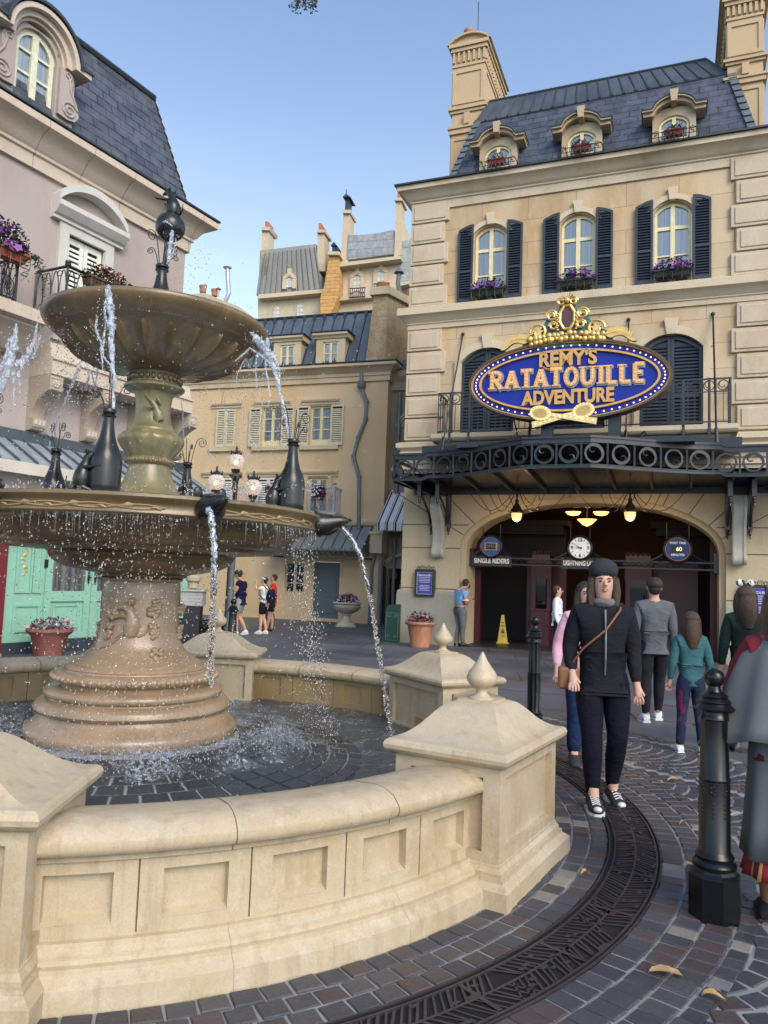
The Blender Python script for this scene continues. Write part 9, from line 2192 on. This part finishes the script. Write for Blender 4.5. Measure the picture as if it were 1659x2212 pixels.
def water_jet(label, streams, depth, blobs=30, group='water jets from the bronze bottles', loc0=None):
    mb = MB(); dp = []
    for pts, rad in streams:
        P_, rs = jetpath(pts, depth, rad); mb.tube(P_, rs, 9)
        for q in range(blobs):
            i = wr_.randrange(3, len(P_)); mb.ball(P_[i]+Vector((wr_.uniform(-1,1), wr_.uniform(-1,1), wr_.uniform(-1,1)))*rs[i]*.9, rs[i]*wr_.uniform(.25,.5), 7, 5, 1, 1, wr_.uniform(1.5,3.5))
        for q in range(blobs):
            i = wr_.randrange(2, len(P_)); dp.append((P_[i]+Vector((wr_.uniform(-.07,.07), wr_.uniform(-.07,.07), wr_.uniform(-.08,.05))), wr_.uniform(.002,.0055), 1.2))
    t = thing('water_jet', label, 'water jet', (0,0,0), 0, group); obj('stream', mb, FOAM, t, smooth=80)
    mb = MB(); drops(mb, dp); tag(obj('drops', mb, DROPM, t, smooth=80), None, None, kind='stuff'); return t
Y1 = FC.y+AX.y-1.13; Y2 = FC.y+AX.y-.31
water_jet('tall frothy white jet rising from the large bottle left of the carved column', [([(245,888),(245,820),(241,740),(240,680),(236,640),(232,616)], [.012,.020,.024,.026,.034,.030,.014]), ([(240,712),(228,690),(226,660),(232,640)], [.012,.012,.012,.006]), ([(222,800),(218,740),(206,708),(211,684)], [.005,.008,.011,.010,.005]), ([(240,790),(222,770),(224,730),(228,700)], [.008,.009,.010,.004])], Y1)
water_jet('white jet arching left from the right rim bottle onto the upper bowl', [([(626,950),(612,880),(598,820),(588,780),(572,750),(552,732)], [.010,.018,.022,.026,.034,.050,.040]), ([(590,790),(566,770),(540,752),(520,770),(508,780)], [.02,.014,.010,.010,.006]), ([(560,745),(548,725),(540,718)], [.03,.02,.008]), ([(588,760),(604,800),(600,850)], [.02,.012,.005]), ([(570,755),(575,800),(583,850),(579,880)], [.012,.010,.007,.004]), ([(530,775),(512,810),(510,840)], [.008,.006,.004]), ([(556,760),(552,800),(556,840)], [.010,.007,.004])], Y2)
water_jet('thin broken ribbons of water falling between the upper bowl and the ochre building', [([(485,835),(478,870),(500,900),(520,950),(524,980)], [.004,.006,.006,.005,.004]), ([(560,830),(568,880),(560,920),(556,960)], [.004,.006,.005,.003]), ([(440,945),(448,975),(468,1000)], [.004,.007,.004]), ([(392,865),(395,900),(396,945),(392,985)], [.005,.008,.007,.005]), ([(536,840),(520,880),(530,930),(560,975)], [.003,.004,.005,.004])], 6.4, 14)
water_jet('spread white splash over the balcony at the far left of the fountain', [([(0,850),(16,800),(32,740),(36,700)], [.03,.04,.045,.03,.012]), ([(36,790),(60,770),(76,735),(80,700)], [.04,.03,.018,.010]), ([(30,800),(30,840),(30,880)], [.02,.010,.004]), ([(70,775),(84,740),(88,725)], [.016,.012,.008]), ([(40,800),(45,850)], [.02,.006]), ([(0,800),(14,770),(20,730)], [.02,.02,.010])], 5.4, 26)
water_jet('slanting white jet falling toward the bottle at the far left back', [([(106,968),(112,940),(122,912),(140,870),(160,820),(172,790),(184,760)], [.006,.010,.012,.006,.014,.022,.018,.008]), ([(184,840),(192,815),(186,775)], [.014,.012,.005]), ([(205,840),(212,800),(222,770),(230,745)], [.006,.012,.010,.004]), ([(196,800),(204,830),(206,850)], [.008,.012,.006])], 6.5, 24)
water_jet('narrow jet feeding the dark ball from the bottle on the upper bowl', [([(364,566),(366,545),(369,520),(372,500)], [.020,.022,.022,.020]), ([(366,560),(376,540),(380,515)], [.006,.007,.005]), ([(352,480),(358,478),(372,488)], [.008,.012,.006])], 5.68, 14)
# spout streams
def spout_stream(label, pts, depths, r0, r1, dn):
    mb = MB(); dp = []; P_ = [at_y(px, py, d) for (px, py), d in zip(pts, depths)]; path = []
    for i in range(len(P_)-1):
        for k in range(12): path.append(P_[i].lerp(P_[i+1], k/12))
    n = len(path); cut = int(n*dn)
    for w_ in range(3):
        off = [Vector((wr_.uniform(-1,1), wr_.uniform(-1,1), 0))*.006 for _ in range(cut)]; mb.tube([path[i]+off[i]*(1+i/n*2) for i in range(cut)], [(r0+(r1-r0)*i/n)*wr_.uniform(.5,1.25) for i in range(cut)], 7)
    for i in range(n):
        for k in range(2+int(4*i/n)): dp.append((path[i]+Vector((wr_.uniform(-1,1), wr_.uniform(-1,1), wr_.uniform(-1,1)))*(.008+.014*i/n), wr_.uniform(.4,1.0)*(.0055+.006*(i > cut*.6)), 1.3))
    t = thing('water_jet', label, 'water jet', (0,0,0), 0, 'water jets from the spouts'); obj('stream', mb, DROPM, t, smooth=80); mb = MB(); drops(mb, dp); tag(obj('drops', mb, DROPM, t, smooth=80), None, None, kind='stuff')
y1 = FC.y+AX.y-1.29*math.sin(R(56))-.22
spout_stream('clear stream falling almost straight from the spout in front of the fountain', [(452,1098),(459,1140),(462,1200),(462,1260),(459,1330),(455,1400),(452,1480)], [y1,y1-.03,y1-.07,y1-.1,y1-.12,y1-.14,y1-.16], .020, .005, .55)
y2 = FC.y+AX.y+.07
spout_stream('clear arching stream from the right hand spout, breaking into drops above the pool', [(738,1140),(757,1160),(778,1200),(792,1260),(803,1310),(814,1380),(824,1440),(834,1510),(846,1600)], [y2]*9, .020, .004, .42)
# drops shed by the lower bowl, spray everywhere, splash in the pool
mb = MB(); dp = []; cx, cy = FC.x+AX.x, FC.y+AX.y
for i in range(2600):
    a = wr_.uniform(-PI, .5) if wr_.random() < .7 else wr_.gauss(-1.45, .22); rr = 1.285+wr_.gauss(0, .02); u = wr_.random()**1.6; z = 1.86-u*1.6; rr += u*.06
    if z < .26 or (a > .0 and wr_.random() < .5): continue
    dp.append(((cx+rr*math.cos(a), cy+rr*math.sin(a), z), wr_.uniform(.0020,.0052), wr_.uniform(1,1.8)))
for i in range(2000):
    a = wr_.gauss(-.28, .10) if i % 2 else wr_.gauss(-1.25,.2); u = wr_.random()**.8; rr = 1.22+.35*u*(1 if i % 2 else .4)+wr_.gauss(0,.03); z = 1.85-u*1.6
    dp.append(((cx+rr*math.cos(a), cy+rr*math.sin(a), max(.25, z)), wr_.uniform(.0022,.006), wr_.uniform(1,1.6)))
drops(mb, dp); tag(obj('falling_drops', mb, DROPM, None, smooth=80), 'curtain of clear drops falling from the rim of the lower bowl', 'water', None, 'stuff')
mb = MB(); dp = []
for i in range(2300):
    a = wr_.uniform(0, 2*PI); rr = abs(wr_.gauss(0, .85)); z = wr_.choice((wr_.uniform(.3,2.0), wr_.uniform(1.9,3.3), wr_.gauss(2.9,.35), wr_.gauss(2.5,.4)))
    if z > 3.4 and wr_.random() < .6: continue
    if rr < .35 or (abs(z-1.85) < .14 and rr < 1.3): continue
    dp.append(((cx+rr*math.cos(a), cy+rr*math.sin(a), z), wr_.uniform(.0018,.0058), 1.1))
for i in range(420):
    p_ = at_y(wr_.gauss(405,38), wr_.uniform(520,860), wr_.uniform(5.6,6.2)); dp.append((p_, wr_.uniform(.002,.0055), 1))
for i in range(900):
    p_ = at_y(wr_.gauss(150,60), wr_.gauss(800,70), wr_.uniform(4.9,6.2)); dp.append((p_, wr_.uniform(.002,.007), 1))
for i in range(700):
    p_ = at_y(wr_.gauss(540,55), wr_.gauss(900,90), wr_.uniform(5.3,6.4)); dp.append((p_, wr_.uniform(.002,.006), 1))
for i in range(500):
    p_ = at_y(wr_.uniform(0,690), 1062+wr_.uniform(-26,8)+.1*wr_.uniform(0,60), wr_.uniform(5.1,6.6)); dp.append((p_, wr_.uniform(.003,.008), 1.2))
drops(mb, dp); tag(obj('water_spray', mb, DROPM, None, smooth=80), 'fine clear spray hanging all round the fountain', 'water', None, 'stuff')
m, nt, b = newmat('splash sheet'); v = mapped(nt); b.inputs['Base Color'].default_value = (.66,.74,.86,1); b.inputs['Roughness'].default_value = .3
A_ = ramp(nt, noise(nt, v, 42, 6, .8), .50, .62); B2 = ramp(nt, noise(nt, v, 3.2, 4, .6), .42, .60); ml_ = nt.nodes.new('ShaderNodeMath'); ml_.operation = 'MULTIPLY'; nt.links.new(A_, ml_.inputs[0]); nt.links.new(B2, ml_.inputs[1])
m2_ = nt.nodes.new('ShaderNodeMath'); m2_.operation = 'MULTIPLY'; m2_.inputs[1].default_value = .75; nt.links.new(ml_.outputs[0], m2_.inputs[0]); nt.links.new(m2_.outputs[0], b.inputs['Alpha']); bumpn(nt, b, noise(nt, v, 60, 4, .7), 1, .02); SHEET = m
mb = MB(); vs = []; fs = []; nr, na = 26, 220
for L_ in range(3):
    o_ = len(vs)
    for i in range(nr+1):
        rr = .765+(1.42-.765)*i/nr
        for k in range(na): a = 2*PI*k/na; hump = .055*L_*math.exp(-((rr-1.06)/.13)**2); vs.append((cx+rr*math.cos(a), cy+rr*math.sin(a), .352-(rr-.75)*.131+hump+wr_.uniform(0,.008+.02*L_*math.exp(-((rr-1.06)/.16)**2))))
    for i in range(nr):
        for k in range(na): fs.append((o_+i*na+k, o_+(i+1)*na+k, o_+(i+1)*na+(k+1)%na, o_+i*na+(k+1)%na))
mb.add(vs, fs); tag(obj('splash_foam', mb, SHEET, None, smooth=80), 'white splashing water over the dark setts round the pedestal', 'foam', None, 'stuff')
mb = MB(); dp = []
for i in range(2600):
    a = wr_.uniform(-PI*1.02, .35); rr = 1.05+wr_.gauss(0, .13); zb_ = .345-(rr-.75)*.131
    dp.append(((cx+rr*math.cos(a), cy+rr*math.sin(a), max(.235, zb_)+wr_.random()**2.5*.13), wr_.uniform(.0018,.0050), wr_.uniform(.8,2.2)))
drops(mb, dp); tag(obj('splash_drops', mb, FOAM, None, smooth=80), 'tiny white drops leaping off the setts round the pedestal', 'water', None, 'stuff')
# wet film running off the lower bowl's lip
mb = MB()
for i in range(230):
    a = wr_.uniform(-PI, .3) if i % 3 else wr_.gauss(-1.4,.2); rr = 1.292; l_ = wr_.random()**2*.15+.015; r_ = wr_.uniform(.0009,.0022)
    mb.tube([(cx+rr*math.cos(a), cy+rr*math.sin(a), 1.872), (cx+(rr+.004)*math.cos(a), cy+(rr+.004)*math.sin(a), 1.872-l_*.5), (cx+rr*math.cos(a), cy+rr*math.sin(a), 1.872-l_)], [r_*1.3, r_, r_*.5], 5)
tag(obj('drip_strands', mb, DROPM, None, smooth=80), 'short water strands dripping from the lip of the lower bowl', 'water', None, 'stuff')
